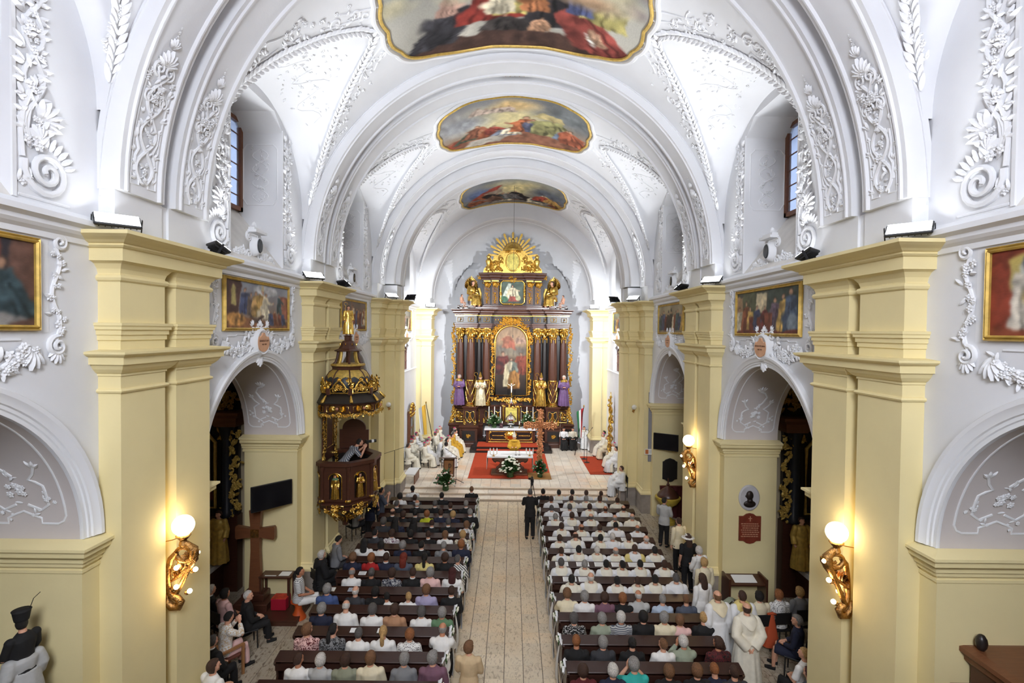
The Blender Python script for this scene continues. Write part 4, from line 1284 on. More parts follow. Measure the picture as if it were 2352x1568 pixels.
for k, (a, b, R_, ax, ay) in enumerate(((BAYS[1][0], BAYS[1][1], W, 3.15, 2.02), (BAYS[2][0], BAYS[2][1], W, 2.85, 2.08), (CH_Y0, 30.4, CW, 2.9, 2.5))):
    c = (a + b) / 2 + (.1 if k < 2 else .55)
    o = empty('ceiling_fresco', (0, c, ZC), 0, flabs[k], 'fresco')
    nT, nR = 180, 70
    th = np.linspace(0, 2 * PI, nT, endpoint=False)
    ct, st_ = np.cos(th), np.sin(th)
    rho = 1 / (np.abs(ct) ** 3.2 + np.abs(st_) ** 3.2) ** (1 / 3.2)
    rho = rho * (1 + .022 * np.abs(np.sin(th * 7 + .2)) - .02)
    rr = np.linspace(0.0, 1, nR)
    Xs = ax * rr[:, None] * (rho * ct)[None]; Ys = ay * rr[:, None] * (rho * st_)[None]
    rad = R_ - .035
    Pg = np.stack([rad * np.sin(Xs / rad), Ys, rad * np.cos(Xs / rad)], -1)
    uv = np.stack([(Xs / ax + 1) / 2, (1 - Ys / ay) / 2], -1)
    Pg = np.concatenate([Pg, Pg[:, :1]], 1); uv = np.concatenate([uv, uv[:, :1]], 1)
    painted('painted_surface', Pg, uv, fresco_canvas(k).warp(.016).blur(1), o, M_FRESCO)
    q = MB(); q.tube([tuple(p) for p in Pg[-1][:-1]], .045, 6, closed=True); q.obj('gilt_frame', M_GOLDP, o, smooth=1.0)
    P2 = Pg[-1][:-1] * np.array([1.06, 1.06, 1.0]); rr2 = np.sqrt(P2[:, 0] ** 2 + P2[:, 2] ** 2); P2[:, 0] *= (rad + .02) / rr2; P2[:, 2] *= (rad + .02) / rr2
    q = MB(); q.tube([tuple(p) for p in P2], .06, 6, closed=True); q.obj('stucco_frame', M_STUCCO, o, smooth=1.0)
# ------------------------------------------------------------------ floodlights on the cornices
M_FLOOD = mat('floodlight_glass', (1, 1, 1), .3, emit=(.93, .96, 1.0), estr=FLOOD_PANEL)
M_FLOODC = mat('floodlight_glass_chancel', (1, 1, 1), .3, emit=(.95, .97, 1.0), estr=FLOOD_PANEL)
def floodlight(loc, rz, tilt, label, big=1.0, m=None, power=FLOOD, spread=1.55):
    """panel facing -Y (before rz), tipped up by tilt"""
    o = empty('floodlight', loc, rz, label, 'floodlight', 'floodlights on the cornices')
    M = rotm(rx=-tilt, loc=(0, 0, .17))
    w_, h_ = .27 * big, .16 * big
    b = MB(); b.bevbox(-w_, w_, 0, .05, -h_, h_, .015, M); b.obj('housing', M_BLACK, o)
    b = MB()
    for k in range(7): b.box(-w_ * .8 + k * w_ * .26, -w_ * .8 + k * w_ * .26 + .012, .05, .08, -h_ * .7, h_ * .7, M)
    b.obj('cooling_fins', M_BLACK, o)
    b = MB(); b.box(-w_ + .02, w_ - .02, -.006, -.002, -h_ + .02, h_ - .02, M); b.obj('lamp_panel', m or M_FLOOD, o)
    d = bpy.data.lights.new('floodlight_beam', 'AREA'); d.shape = 'RECTANGLE'; d.size = w_ * 1.8; d.size_y = h_ * 1.8
    d.energy = power; d.color = (.93, .96, 1.0); d.spread = spread
    lo = bpy.data.objects.new('floodlight_beam', d); COL.objects.link(lo); lo.parent = o
    lo.matrix_local = M @ Matrix.Translation((0, -.012, 0)) @ Matrix.Rotation(-PI / 2, 4, 'X')
    b = MB()
    for sg in (-1, 1):
        b.box(sg * (w_ + .012) - .006, sg * (w_ + .012) + .006, -.02, .02, -.16, .03, rotm(rx=.5, loc=(0, .03, .17)))
    b.box(-w_ - .018, w_ + .018, .06, .1, -.165, -.155, rotm(loc=(0, .0, .165)))
    b.obj('bracket', M_BLACKMET, o)
    return o
CT_Z = 8.925
PN = ['piers at the organ loft', 'piers nearest the organ loft', 'piers between the two nave arches', 'piers of the chancel arch']
for s in (-1, 1):
    sd = 'pulpit' if s < 0 else 'font'
    for i, y in enumerate(PIERS):
        if i > 0:
            floodlight((s * (P - .06 if i < 3 else 5.2), y - .12 if i < 3 else y + .72, CT_Z), s * -.75, .95, 'lit floodlight facing the organ loft, on the %s side %s' % (sd, PN[i]))
        if 0 < i < 3:
            floodlight((s * (P - .10), y + PL + .14, CT_Z), PI + s * .75, .95, 'black-backed floodlight facing the altar, on the %s side %s' % (sd, PN[i]))
    floodlight((s * 4.7, CH_Y0 + .1, CT_Z), PI + s * .5, -.62, 'floodlight tipped down to the altar, on the %s side of the chancel arch' % sd, m=M_FLOODC, power=CHANCEL_FLOOD, spread=2.3)
    floodlight((s * 4.85, 30.3, CT_Z), s * -.2, .75, 'lit floodlight on the last cornice before the apse, %s side' % sd, m=M_FLOODC, power=FLOOD)

# ------------------------------------------------------------------ gilded scroll sconces
M_GLOBE = mat('lit_globe', (1, .93, .8), .4, emit=(1.0, .80, .48), estr=9.0)
M_BULB = mat('lit_bulb', (1, .9, .7), .3, emit=(1.0, .72, .38), estr=45.0)
def sconce(s, Y, label):
    """local: x away from the wall (into the nave), z up; fixed in the slot between the paired shafts"""
    o = empty('wall_lamp', (s * (P + .07), Y, 3.14), 0 if s < 0 else PI, label, 'wall lamp', 'gilded scroll wall lamps')
    b = MB()
    # two long S arms: back arm against the wall, front arm swinging out into the big volute
    back = [(.10, 0, .02), (.05, -.02, .12), (.04, -.04, .3), (.05, -.05, .5), (.09, -.04, .68), (.17, -.02, .78)]
    front = [(.12, .02, .05), (.2, .04, .2), (.27, .05, .36), (.34, .04, .52), (.42, .03, .66), (.43, .02, .82), (.30, 0, .93)]
    b.tube(back, [.05, .045, .045, .045, .05, .04], 8); b.obj('scroll_arm', M_BRONZE, o, smooth=1.0)
    b = MB(); b.tube(front, [.04, .04, .04, .05, .075, .075, .05], 8); b.obj('scroll_arm', M_BRONZE, o, smooth=1.0)
    b = MB()
    pts = [(.29 + (.20 - .0075 * i) * math.cos(.3 - i * .42), .0, .76 + (.16 - .006 * i) * math.sin(.3 - i * .42)) for i in range(22)]
    b.tube(pts, [.05 - .0015 * i for i in range(22)], 8); b.obj('volute', M_BRONZE, o, smooth=1.0)
    b = MB()
    b.tube([(.10, 0, .05), (.16, .02, .0), (.22, .02, -.06), (.18, .02, -.14), (.08, .01, -.14), (.0, 0, -.06), (.0, 0, .08)], [.05, .06, .06, .07, .07, .06, .03], 8)
    b.sphere((.16, .02, -.03), .04, 8, 6); b.obj('lower_volute', M_BRONZE, o, smooth=1.0)
    b = MB()
    for k in range(7):
        t = k / 6
        b.add(LEAF[0] * (1.0, 1.0, 1.5), LEAF[1], Matrix.Translation((.10 + .26 * t, 0, .3 + .32 * t)) @ Matrix.Rotation(.4 * k, 4, 'Z') @ Matrix.Rotation(1.0, 4, 'X'))
    b.tube([(.06, 0, .28), (.16, .03, .36), (.25, .0, .42), (.34, -.02, .56)], [.015, .04, .04, .02], 6)
    b.obj('acanthus_leaf', M_BRONZE, o, smooth=1.0)
    b = MB(); b.lathe([(.03, .86), (.07, .9), (.05, .97), (.09, 1.02), (.115, 1.05), (.10, 1.07)], 14, Matrix.Translation((.27, 0, 0))); b.obj('globe_cup', M_BRONZE, o, smooth=.6)
    b = MB(); b.sphere((.27, 0, 1.22), .165, 24, 16); b.obj('globe', M_GLOBE, o, smooth=3.2)
    b = MB(); b.tube([(.22, 0, 1.02), (.1, -.02, .98), (-.05, -.03, .95)], .008, 5); b.obj('stay_chain', M_BRONZE, o)
    for (x, y_, z) in ((.13, -.06, .52), (.36, .07, .44), (.12, -.05, .2), (.27, .06, .08), (.42, .03, .74)):
        q = MB(); q.lathe([(.032, 0), (.04, .02), (.03, .05)], 10, rotm(ry=1.0, loc=(x, y_, z - .02))); h = q.obj('bulb_holder', M_BRONZE, o)
        q = MB(); q.sphere((x + .065, y_, z + .02), .038, 12, 8); q.obj('bulb', M_BULB, h, smooth=3.2)
    return o
sconce(-1, PIERS[1] + 1.065, 'gilded scroll lamp on the pulpit-side pier nearest the organ loft')
sconce(1, PIERS[1] + 1.065, 'gilded scroll lamp on the font-side pier nearest the organ loft')
sconce(1, PIERS[2] + 1.065, 'gilded scroll lamp on the font-side pier with the marble font behind')
# small single-globe brackets on the chancel arch piers
for s in (-1, 1):
    o = empty('globe_bracket', (s * 5.14, 22.38, 4.15), 0, 'small unlit white globe lamp on the %s-side chancel arch pier' % ('pulpit' if s < 0 else 'font'), 'wall lamp', 'single-globe wall lamps')
    b = MB(); b.lathe([(.05, 0), (.05, .02), (.02, .03)], 12, rotm(rx=PI / 2, loc=(s * .2, 0, 0))); b.obj('wall_plate', M_BRONZE, o)
    b = MB(); b.tube([(s * .2, -.02, 0), (s * .2, -.12, -.05), (s * .2, -.2, .02), (s * .2, -.2, .08)], .014, 6); b.lathe([(.02, .05), (.05, .09), (.04, .1)], 12, rotm(loc=(s * .2, -.2, 0))); b.obj('bracket_arm', M_BRONZE, o)
    b = MB(); b.sphere((s * .2, -.2, .2), .11, 16, 10); b.obj('globe', mat('opal_glass', (.75, .74, .70), .25), o, smooth=3.2)
# ------------------------------------------------------------------ figures: lofts fused into one continuous skin by a voxel remesh
def fuse(mb, voxel, ratio=1.0, smooth=2, wob=0.0, seed=0):
    """returns (verts, faces) of the fused surface"""
    v, f = mb.data()
    me = bpy.data.meshes.new('tmp'); me.from_pydata(v.tolist(), [], f)
    o = bpy.data.objects.new('tmp', me); COL.objects.link(o)
    m = o.modifiers.new('r', 'REMESH'); m.mode = 'VOXEL'; m.voxel_size = voxel
    if smooth:
        m = o.modifiers.new('s', 'SMOOTH'); m.iterations = smooth; m.factor = .5
    if ratio < 1:
        m = o.modifiers.new('d', 'DECIMATE'); m.ratio = ratio
    dg = bpy.context.evaluated_depsgraph_get()
    e = o.evaluated_get(dg); me2 = e.to_mesh()
    n = len(me2.vertices)
    co = np.empty(n * 3); me2.vertices.foreach_get('co', co); co = co.reshape(-1, 3)
    fs = [tuple(p.vertices) for p in me2.polygons]
    if wob:
        no = np.empty(n * 3); me2.vertices.foreach_get('normal', no); no = no.reshape(-1, 3)
        r = np.random.RandomState(seed)
        d = np.zeros(n)
        for k in range(6):
            w_ = r.uniform(-1, 1, 3) * (14 + 10 * k) * np.array([1.3, 1.3, .5])
            d += np.sin(co @ w_ + r.uniform(0, 6)) / (k + 1.5)
        co = co + no * (d * wob)[:, None]
    e.to_mesh_clear()
    bpy.data.objects.remove(o); bpy.data.meshes.remove(me)
    return co, fs
def mesh_of(name, vf):
    me = bpy.data.meshes.new(name); me.from_pydata(vf[0].tolist(), [], vf[1])
    me.polygons.foreach_set('use_smooth', [True] * len(me.polygons))
    me.materials.append(None)
    return me

def ring_loft(b, rings, n=16):
    """rings: (cx, cy, cz, rx, ry[, tilt about x])"""
    P_ = []
    for r in rings:
        t = r[5] if len(r) > 5 else 0
        row = []
        for j in range(n):
            q = 2 * PI * j / n
            x = r[3] * math.cos(q); y = r[4] * math.sin(q)
            row.append((r[0] + x, r[1] + y * math.cos(t), r[2] + y * math.sin(t)))
        P_.append(row)
    b.grid(P_, closev=True)
    k = b.n - len(rings) * n
    b.F.append(tuple(k + j for j in range(n - 1, -1, -1))); b.F.append(tuple(k + (len(rings) - 1) * n + j for j in range(n)))

def lerp(a, b, t): return Vector(a).lerp(Vector(b), t)
class Pose:
    """joints in metres, figure faces +Y"""
    def __init__(s, **k):
        s.__dict__.update(k)
def arm_pts(sh, el, wr): return [sh, lerp(sh, el, .5), el, lerp(el, wr, .5), wr]
def add_hand(b, wr, d, up, side):
    """palm and five fingers; d = direction of the fingers, up = back of hand, side = +1 thumb to the left of d"""
    d = Vector(d).normalized(); up = Vector(up); up = (up - d * up.dot(d)).normalized(); lt = up.cross(d) * side
    c = Vector(wr)
    b.tube([c, c + d * .04, c + d * .085], [.026, .036, .03], 8)
    b.tube([c + d * .03 + lt * .028, c + d * .08 + lt * .03], [.018, .016], 8)
    b.tube([c + d * .03 - lt * .028, c + d * .08 - lt * .03], [.018, .016], 8)
    for i, (o, L) in enumerate(((.034, .062), (.012, .074), (-.011, .068), (-.033, .052))):
        p0 = c + d * .085 + lt * o
        b.tube([p0, p0 + d * L * .5 - up * .008, p0 + d * L - up * .03], [.0105, .0098, .0085], 6)
    b.tube([c + d * .025 + lt * .034, c + d * .055 + lt * .06 - up * .01, c + d * .09 + lt * .066 - up * .02], [.014, .012, .0095], 6)
HEAD_R = (.079, .099, .110)
def build_body(J, voxel=.0095, ratio=.4):
    b = MB()
    sp = J.spine                                   # list of (x, y, z, rx, ry) rings pelvis .. base of neck
    ring_loft(b, sp)
    nk = Vector(sp[-1][:3]); hd = Vector(J.head)
    b.tube([nk - Vector((0, 0, .03)), lerp(nk, hd, .4), hd - Vector((0, .01, .05))], [.062, .056, .056], 10)
    for sg, sh, el, wr, hdir, hup in J.arms:
        b.tube(arm_pts(sh, el, wr), [.056, .05, .042, .038, .028], 10)
        b.sphere(sh, .06, 10, 8)
        add_hand(b, wr, hdir, hup, sg)
    for hip, kn, an, toe in J.legs:
        b.tube([hip, lerp(hip, kn, .5), kn, lerp(kn, an, .35), lerp(kn, an, .7), an], [.088, .078, .06, .056, .045, .038], 10)
        hl = Vector(an) - (Vector(toe) - Vector(an)).normalized() * .04; hl.z = an[2] - .05
        b.tube([hl, (Vector(an) + Vector(toe)) / 2 + Vector((0, 0, -.03)), Vector(toe)], [.035, .042, .03], 8)
    # head: skull, jaw, nose, brow, lips, ears, turned by yaw / pitched
    M = Matrix.Translation(hd) @ Matrix.Rotation(J.yaw, 4, 'Z') @ Matrix.Rotation(J.pitch, 4, 'X')
    h = MB()
    h.sphere((0, -.008, .012), (.079, .098, .098), 20, 14)
    h.sphere((0, .022, -.05), (.056, .066, .066), 14, 10)
    h.sphere((0, .072, -.085), (.024, .02, .02), 8, 6)
    h.tube([(0, .086, .025), (0, .104, -.012), (0, .112, -.026)], [.010, .012, .015], 8)
    h.tube([(-.045, .074, .034), (0, .09, .036), (.045, .074, .034)], [.012, .013, .012], 6)
    h.tube([(-.024, .082, -.054), (0, .092, -.053), (.024, .082, -.054)], [.006, .010, .006], 6)
    for sg in (-1, 1):
        h.sphere((sg * .078, -.008, -.006), (.010, .022, .032), 8, 6)
        h.sphere((sg * .045, .058, -.03), (.024, .022, .03), 8, 6)
    b.mb(h, M)
    return fuse(b, voxel, ratio, 2)
def build_garment(J, sleeve=1.0, inflate=.02, hem=None, collar=True, voxel=.017, ratio=.5, wob=.0035, seed=1, hoodless=True, wide=0.0, top=None):
    """shirt / jacket: torso rings grown, sleeves to a fraction of the arm"""
    b = MB()
    rings = [(r[0], r[1], r[2], r[3] + inflate + (.012 if i < 2 else 0), r[4] + inflate + (.012 if i < 2 else 0)) for i, r in enumerate(J.spine)]
    rings = rings[:-1] + [(rings[-1][0], rings[-1][1], rings[-1][2] + .012, rings[-1][3] * .92, rings[-1][4] * .92)]
    if hem is not None: rings = [(rings[0][0], rings[0][1], hem, rings[0][3] + .02, rings[0][4] + .02)] + rings
    ring_loft(b, rings)
    for sg, sh, el, wr, hdir, hup in J.arms:
        P_ = arm_pts(sh, el, wr); k = 4 * sleeve
        pts = []; rr = []
        base = [.056, .05, .042, .038, .028]
        n = max(3, int(k * 2) + 1)
        for i in range(n):
            t = k * i / (n - 1); q = min(3, int(t)); u = t - q
            pts.append(lerp(P_[q], P_[q + 1], u)); rr.append((base[q] * (1 - u) + base[q + 1] * u) + inflate * 1.0 + wide * t)
        b.tube(pts, rr, 10); b.sphere(sh, .062 + inflate, 10, 8)
    return fuse(b, voxel, ratio, 2, wob, seed)
def build_trousers(J, inflate=.018, voxel=.017, ratio=.5, cut=1.0):
    b = MB()
    r = J.spine
    ring_loft(b, [(q[0], q[1], q[2], q[3] + inflate, q[4] + inflate) for q in r[:2]])
    for hip, kn, an, toe in J.legs:
        P_ = [hip, lerp(hip, kn, .5), kn, lerp(kn, an, .35), lerp(kn, an, .7), lerp(kn, an, .96)]
        rr = [.088, .08, .064, .06, .055, .052]
        n = max(2, int(round(6 * cut)))
        b.tube(P_[:n], [q + inflate for q in rr[:n]], 10)
    return fuse(b, voxel, ratio, 2, .003, 4)
def build_shoes(J):
    b = MB()
    for hip, kn, an, toe in J.legs:
        hl = Vector(an) - (Vector(toe) - Vector(an)).normalized() * .05; hl.z = an[2] - .05
        b.tube([hl, (Vector(an) + Vector(toe)) / 2 + Vector((0, 0, -.028)), Vector(toe) + (Vector(toe) - Vector(an)).normalized() * .03], [.042, .049, .036], 8)
    return fuse(b, .014, .6, 1)

HIPZ = .55
def seated_pose(yaw=0, pitch=0, lean=0.0, slump=0.0, arms='lap', foot=0.0):
    L = lean
    sp = [(0, -.01, HIPZ - .08, .17, .13), (0, 0 + L * .1, HIPZ + .03, .175, .13), (0, .01 + L * .35, HIPZ + .17, .15, .115), (0, .0 + L * .65, HIPZ + .32, .165, .12), (0, -.012 + L * .9, HIPZ + .43, .175, .11), (0, -.012 + L, HIPZ + .495, .12, .08), (0, -.006 + L * 1.05, HIPZ + .535, .065, .06)]
    hd = (0, .025 + L * 1.2, HIPZ + .68)
    A = []
    for sg in (-1, 1):
        sh = (sg * .185, -.015 + L * .92, HIPZ + .44)
        if arms == 'lap': el = (sg * .245, .04 + L * .5, HIPZ + .17); wr = (sg * .09, .26 + L * .2, HIPZ + .10); hd_ = (-sg * .7, .7, -.15)
        elif arms == 'ledge': el = (sg * .25, .17 + L, HIPZ + .22); wr = (sg * .08, .42 + L, HIPZ + .34); hd_ = (-sg * .8, .5, .1)
        elif arms == 'head': el = (sg * .25, .2 + L, HIPZ + .3); wr = (sg * .07, .24 + L, HIPZ + .5); hd_ = (-sg * .3, .1, .9)
        elif arms == 'phone': el = (sg * .24, .06 + L, HIPZ + .18); wr = (sg * .08, .28 + L, HIPZ + .28); hd_ = (-sg * .4, .8, .4)
        A.append((sg, sh, el, wr, hd_, (0, -.2, 1)))
    Lg = [((sg * .095, .0, HIPZ - .07), (sg * .12, .43, HIPZ - .05), (sg * .12, .45 + foot, .09), (sg * .13, .60 + foot, .035)) for sg in (-1, 1)]
    return Pose(spine=sp, head=hd, arms=A, legs=Lg, yaw=yaw, pitch=pitch)
def standing_pose(yaw=0, pitch=0, arms='down', lean=0.0):
    L = lean
    sp = [(0, 0, .86, .165, .12), (0, L * .1, .97, .17, .125), (0, .01 + L * .3, 1.10, .145, .11), (0, .0 + L * .6, 1.26, .165, .12), (0, -.01 + L * .85, 1.38, .175, .11), (0, -.01 + L, 1.45, .12, .08), (0, -.005 + L * 1.05, 1.49, .065, .06)]
    hd = (0, .025 + L * 1.25, 1.635)
    A = []
    for sg in (-1, 1):
        sh = (sg * .19, -.01 + L * .9, 1.40); up = (sg, 0, .2)
        if arms == 'down': el = (sg * .24, -.03, 1.12); wr = (sg * .23, .06, .88); hd_ = (0, .15, -1)
        elif arms == 'back': el = (sg * .27, -.10, 1.14); wr = (sg * .06, -.17, .93); hd_ = (-sg * .5, -.1, -.8)
        elif arms == 'front': el = (sg * .25, .06, 1.13); wr = (sg * .07, .27, 1.10); hd_ = (-sg * .5, .8, .15); up = (0, -.2, 1)
        elif arms == 'camera': el = (sg * .25, .12 + L * .9, 1.15); wr = (sg * .06, .27 + L, 1.42); hd_ = (-sg * .3, .5, .8); up = (sg, 0, .3)
        elif arms == 'pray': el = (sg * .25, .10, 1.15); wr = (sg * .05, .28, 1.24); hd_ = (-sg * .2, .5, .8); up = (sg, 0, .2)
        elif arms == 'orant': el = (sg * .27, .10, 1.14); wr = (sg * .13, .33, 1.16); hd_ = (-sg * .4, .8, .2); up = (0, -.2, 1)
        A.append((sg, sh, el, wr, hd_, up))
    Lg = [((sg * .09, 0, .88), (sg * .10, .02, .50), (sg * .11, -.02, .09), (sg * .13, .14, .035)) for sg in (-1, 1)]
    return Pose(spine=sp, head=hd, arms=A, legs=Lg, yaw=yaw, pitch=pitch)

def lowered(J, k=.8, z=.95):
    f = lambda p: (p[0], p[1], p[2] if p[2] < z else z + (p[2] - z) * k) + tuple(p[3:])
    J.spine = [f(q) for q in J.spine]; J.head = f(J.head); J.arms = [(a[0], f(a[1]), f(a[2]), f(a[3]), a[4], a[5]) for a in J.arms]
    return J
# robes ----------------------------------------------------------------------
def fold_loft(b, rings, n=64, k=11, amp=.12, seed=0, power=1.0):
    """robe skirt with hanging folds that deepen downwards"""
    r = random.Random(seed); ph = [r.uniform(0, 6.28) for _ in range(4)]
    P_ = []
    for i, q in enumerate(rings):
        t = (i / (len(rings) - 1)) ** power
        row = []
        for j in range(n):
            a = 2 * PI * j / n
            m = 1 + amp * t * (.6 * math.sin(k * a + ph[0] + .3 * t) + .4 * math.sin((k * 2 - 3) * a + ph[1])) 
            row.append((q[0] + q[3] * math.cos(a) * m, q[1] + q[4] * math.sin(a) * m, q[2]))
        P_.append(row)
    b.grid(P_, closev=True)
    s0 = b.n - len(rings) * n
    b.F.append(tuple(s0 + j for j in range(n - 1, -1, -1))); b.F.append(tuple(s0 + (len(rings) - 1) * n + j for j in range(n)))
def build_robe_standing(J, hem=.05, chas=False, seed=3):
    b = MB()
    s_ = J.spine; e = .035 if not chas else .06
    ring_loft(b, [(q[0], q[1], q[2], q[3] + e, q[4] + e) for q in s_[1:-1]] + [(s_[-1][0], s_[-1][1], s_[-1][2], .075, .072)])
    fold_loft(b, [(0, 0, 1.12, .2, .16), (0, 0, .95, .23, .19), (0, 0, .7, .26, .22), (0, 0, .4, .29, .25), (0, 0, hem, .31, .27)], 64, 9, .10, seed)
    for sg, sh, el, wr, hd_, up in J.arms:
        b.tube(arm_pts(sh, el, wr), [.095, .1, .105, .11, .115], 12); b.sphere(sh, .098, 12, 8)
    return fuse(b, .018, .55, 2, .004, seed)
def build_robe_seated(J, seed=4, chas=False):
    b = MB()
    s_ = J.spine; e = .035 if not chas else .055
    ring_loft(b, [(q[0], q[1], q[2], q[3] + e, q[4] + e) for q in s_[:-1]] + [(s_[-1][0], s_[-1][1], s_[-1][2], .075, .072)])
    for sg, sh, el, wr, hd_, up in J.arms:
        b.tube(arm_pts(sh, el, wr), [.10, .105, .11, .11, .11], 12); b.sphere(sh, .102, 12, 8)
    # lap and skirt falling from the knees
    b.tube([(0, -.1, HIPZ - .03), (0, .2, HIPZ - .01), (0, .42, HIPZ - .05)], [.16, .17, .15], 14)
    for sg in (-1, 1):
        b.tube([(sg * .1, -.05, HIPZ - .04), (sg * .12, .44, HIPZ - .03)], [.13, .11], 12)
    fold_loft(b, [(0, .40, HIPZ + .0, .24, .14), (0, .44, .40, .25, .15), (0, .45, .22, .27, .17), (0, .46, .06, .29, .19)], 64, 9, .12, seed)
    fold_loft(b, [(0, .0, HIPZ - .02, .25, .2), (0, .0, .3, .27, .22)], 48, 9, .06, seed)
    return fuse(b, .018, .55, 2, .004, seed)
def build_hood(J, drop=.20):
    """folded hood / collar lying on the shoulders with a point down the back"""
    nk = Vector(J.spine[-1][:3])
    b = MB(); n = 40; P_ = []
    for i in range(7):
        t = i / 6
        row = []
        for j in range(n):
            a = 2 * PI * j / n                     # a = -pi/2 is the back
            back = max(0, -math.sin(a)) ** 5
            rx = .072 + t * .135; ry = .07 + t * (.095 + .05 * back)
            z = nk.z + .03 + .02 * math.sin(PI * t) - t * t * (.055 + drop * .75 * back) - .035 * t * abs(math.cos(a)) ** 2
            row.append((nk.x + rx * math.cos(a), nk.y + ry * math.sin(a), z))
        P_.append(row)
    b.grid(P_, closev=True)
    Q_ = [[(x, y, z - .02) for x, y, z in r] for r in P_]
    b.grid(Q_, closev=True)
    return b.data()

# hair, measured from the head centre, face to +Y -------------------------------
def hair_shape(fn, n=28, m=20):
    b = MB(); b.sphere((0, 0, 0), 1.0, n, m)
    v, f = b.data()
    out = []
    for p in v:
        d = Vector(p)
        k = fn(d)
        out.append((d.x * HEAD_R[0] * k[0], d.y * (HEAD_R[1] + .002) * k[1] - .006, d.z * HEAD_R[2] * k[2] + .006))
    return np.array(out), f
def _face(d): return d.y > .12 + .55 * max(0, d.z) and d.z < .62
def h_short(d):
    if _face(d) or d.z < -.62 or (d.y > -.1 and d.z < -.25): return (.86, .86, .86)
    k = 1.10 if d.z > -.3 else 1.06
    return (k, k, k)
def h_bald(d):
    if _face(d) or d.z < -.6 or (d.y > -.1 and d.z < -.2) or d.z > .42: return (.86, .86, .86)
    return (1.075, 1.07, 1.06)
def h_bob(d):
    if _face(d): return (.86, .86, .86)
    z = 1.14 if d.z > -.1 else 1.24
    return (1.34, 1.24, z)
def h_curly(d):
    if _face(d): return (.86, .86, .86)
    q = 1.26 + .06 * math.sin(d.x * 17 + 1) * math.sin(d.y * 15) * math.cos(d.z * 16)
    return (q * 1.08, q * 1.02, q * .92)
def h_fade(d):
    if _face(d) or d.z < -.5 or (d.y > -.1 and d.z < -.1): return (.86, .86, .86)
    return (1.05, 1.05, 1.07)
HAIR = {'short': hair_shape(h_short), 'bald': hair_shape(h_bald), 'bob': hair_shape(h_bob), 'curly': hair_shape(h_curly), 'fade': hair_shape(h_fade)}
def _plus(base, extra):
    q = MB(); q.add(*HAIR[base]); extra(q); return q.data()
HAIR['long'] = _plus('bob', lambda q: (q.tube([(0, -.07, .02), (0, -.105, -.1), (0, -.11, -.22), (0, -.10, -.32)], [.085, .095, .09, .05], 14, flat=.6)))
HAIR['ponytail'] = _plus('short', lambda q: (q.sphere((0, -.115, .0), .035, 10, 8), q.tube([(0, -.12, .0), (0, -.14, -.08), (0, -.125, -.2), (0, -.11, -.3)], [.035, .045, .042, .012], 10)))
HAIR['bun'] = _plus('short', lambda q: (q.sphere((0, -.12, .035), (.05, .045, .05), 12, 8)))
HAIR['veil'] = _plus('bob', lambda q: (q.tube([(0, -.03, .05), (0, -.07, -.1), (0, -.09, -.25), (0, -.10, -.38)], [.11, .135, .17, .19], 16, flat=.55)))
def cap_shape(lo=.62, k=1.13):
    b = MB(); prof = []
    for i in range(8):
        a = math.asin(lo) + (PI / 2 - math.asin(lo)) * i / 7
        prof.append((math.cos(a) * k, math.sin(a) * k))
    prof = [(prof[0][0] * .97, prof[0][1] - .03)] + prof
    b.lathe(prof, 24); v, f = b.data()
    return v * np.array([HEAD_R[0], HEAD_R[1], HEAD_R[2]]) + np.array([0, -.018, .006]), f
SKULLCAP = cap_shape()
def mitre_shape():
    b = MB()
    for sg in (-1, 1):
        P_ = []
        for i in range(9):
            t = i / 8; row = []
            for j in range(13):
                a = PI * j / 12
                x = math.cos(a) * (.088 + .012 * math.sin(PI * t)); y = sg * math.sin(a) * .104 * (1 - .55 * t)
                top = .06 + .25 * (1 - abs(math.cos(a)) ** 1.3)
                row.append((x * (1 - .0 * t), y, .055 + t * top))
            P_.append(row)
        b.grid(P_)
    return b.data()
MITRE = mitre_shape()
def hat_shape():
    b = MB(); b.lathe([(.0, .12), (.05, .118), (.085, .10), (.1, .05), (.105, .03), (.19, .01), (.195, .0), (.1, .015)], 28); return b.data()
HATM = hat_shape()

# ------------------------------------------------------------------ prototypes (meshes shared by every copy)
MESH = {}
def proto(kind, J, items):
    MESH[kind] = {'pose': J}
    for nm, vf in items.items(): MESH[kind][nm] = mesh_of(nm, vf)
SPECS = {
    'sit': seated_pose(), 'sit_l': seated_pose(yaw=.5, slump=0), 'sit_r': seated_pose(yaw=-.5),
    'sit_down': seated_pose(pitch=-.45, lean=.07), 'sit_ledge': seated_pose(lean=.12, pitch=-.1, arms='ledge'), 'sit_pray': seated_pose(lean=.08, pitch=-.3, arms='head'),
}
for k, J in SPECS.items():
    it = {'body': build_body(J, .0105, .35), 'shirt': build_garment(J, .95, .02, seed=2), 'tee': build_garment(J, .42, .018, seed=5, wide=.004), 'top': build_garment(J, .08, .014, seed=6)}
    if k in ('sit', 'sit_l', 'sit_r', 'sit_down', 'sit_pray'):
        it['robe'] = build_robe_seated(J, 4); it['hood'] = build_hood(J)
    if k in ('sit', 'sit_l', 'sit_r'):
        it['skirt'] = build_trousers(J, .03, cut=.5)
    it['trousers'] = build_trousers(J)
    it['shoes'] = build_shoes(J)
    proto(k, J, it)
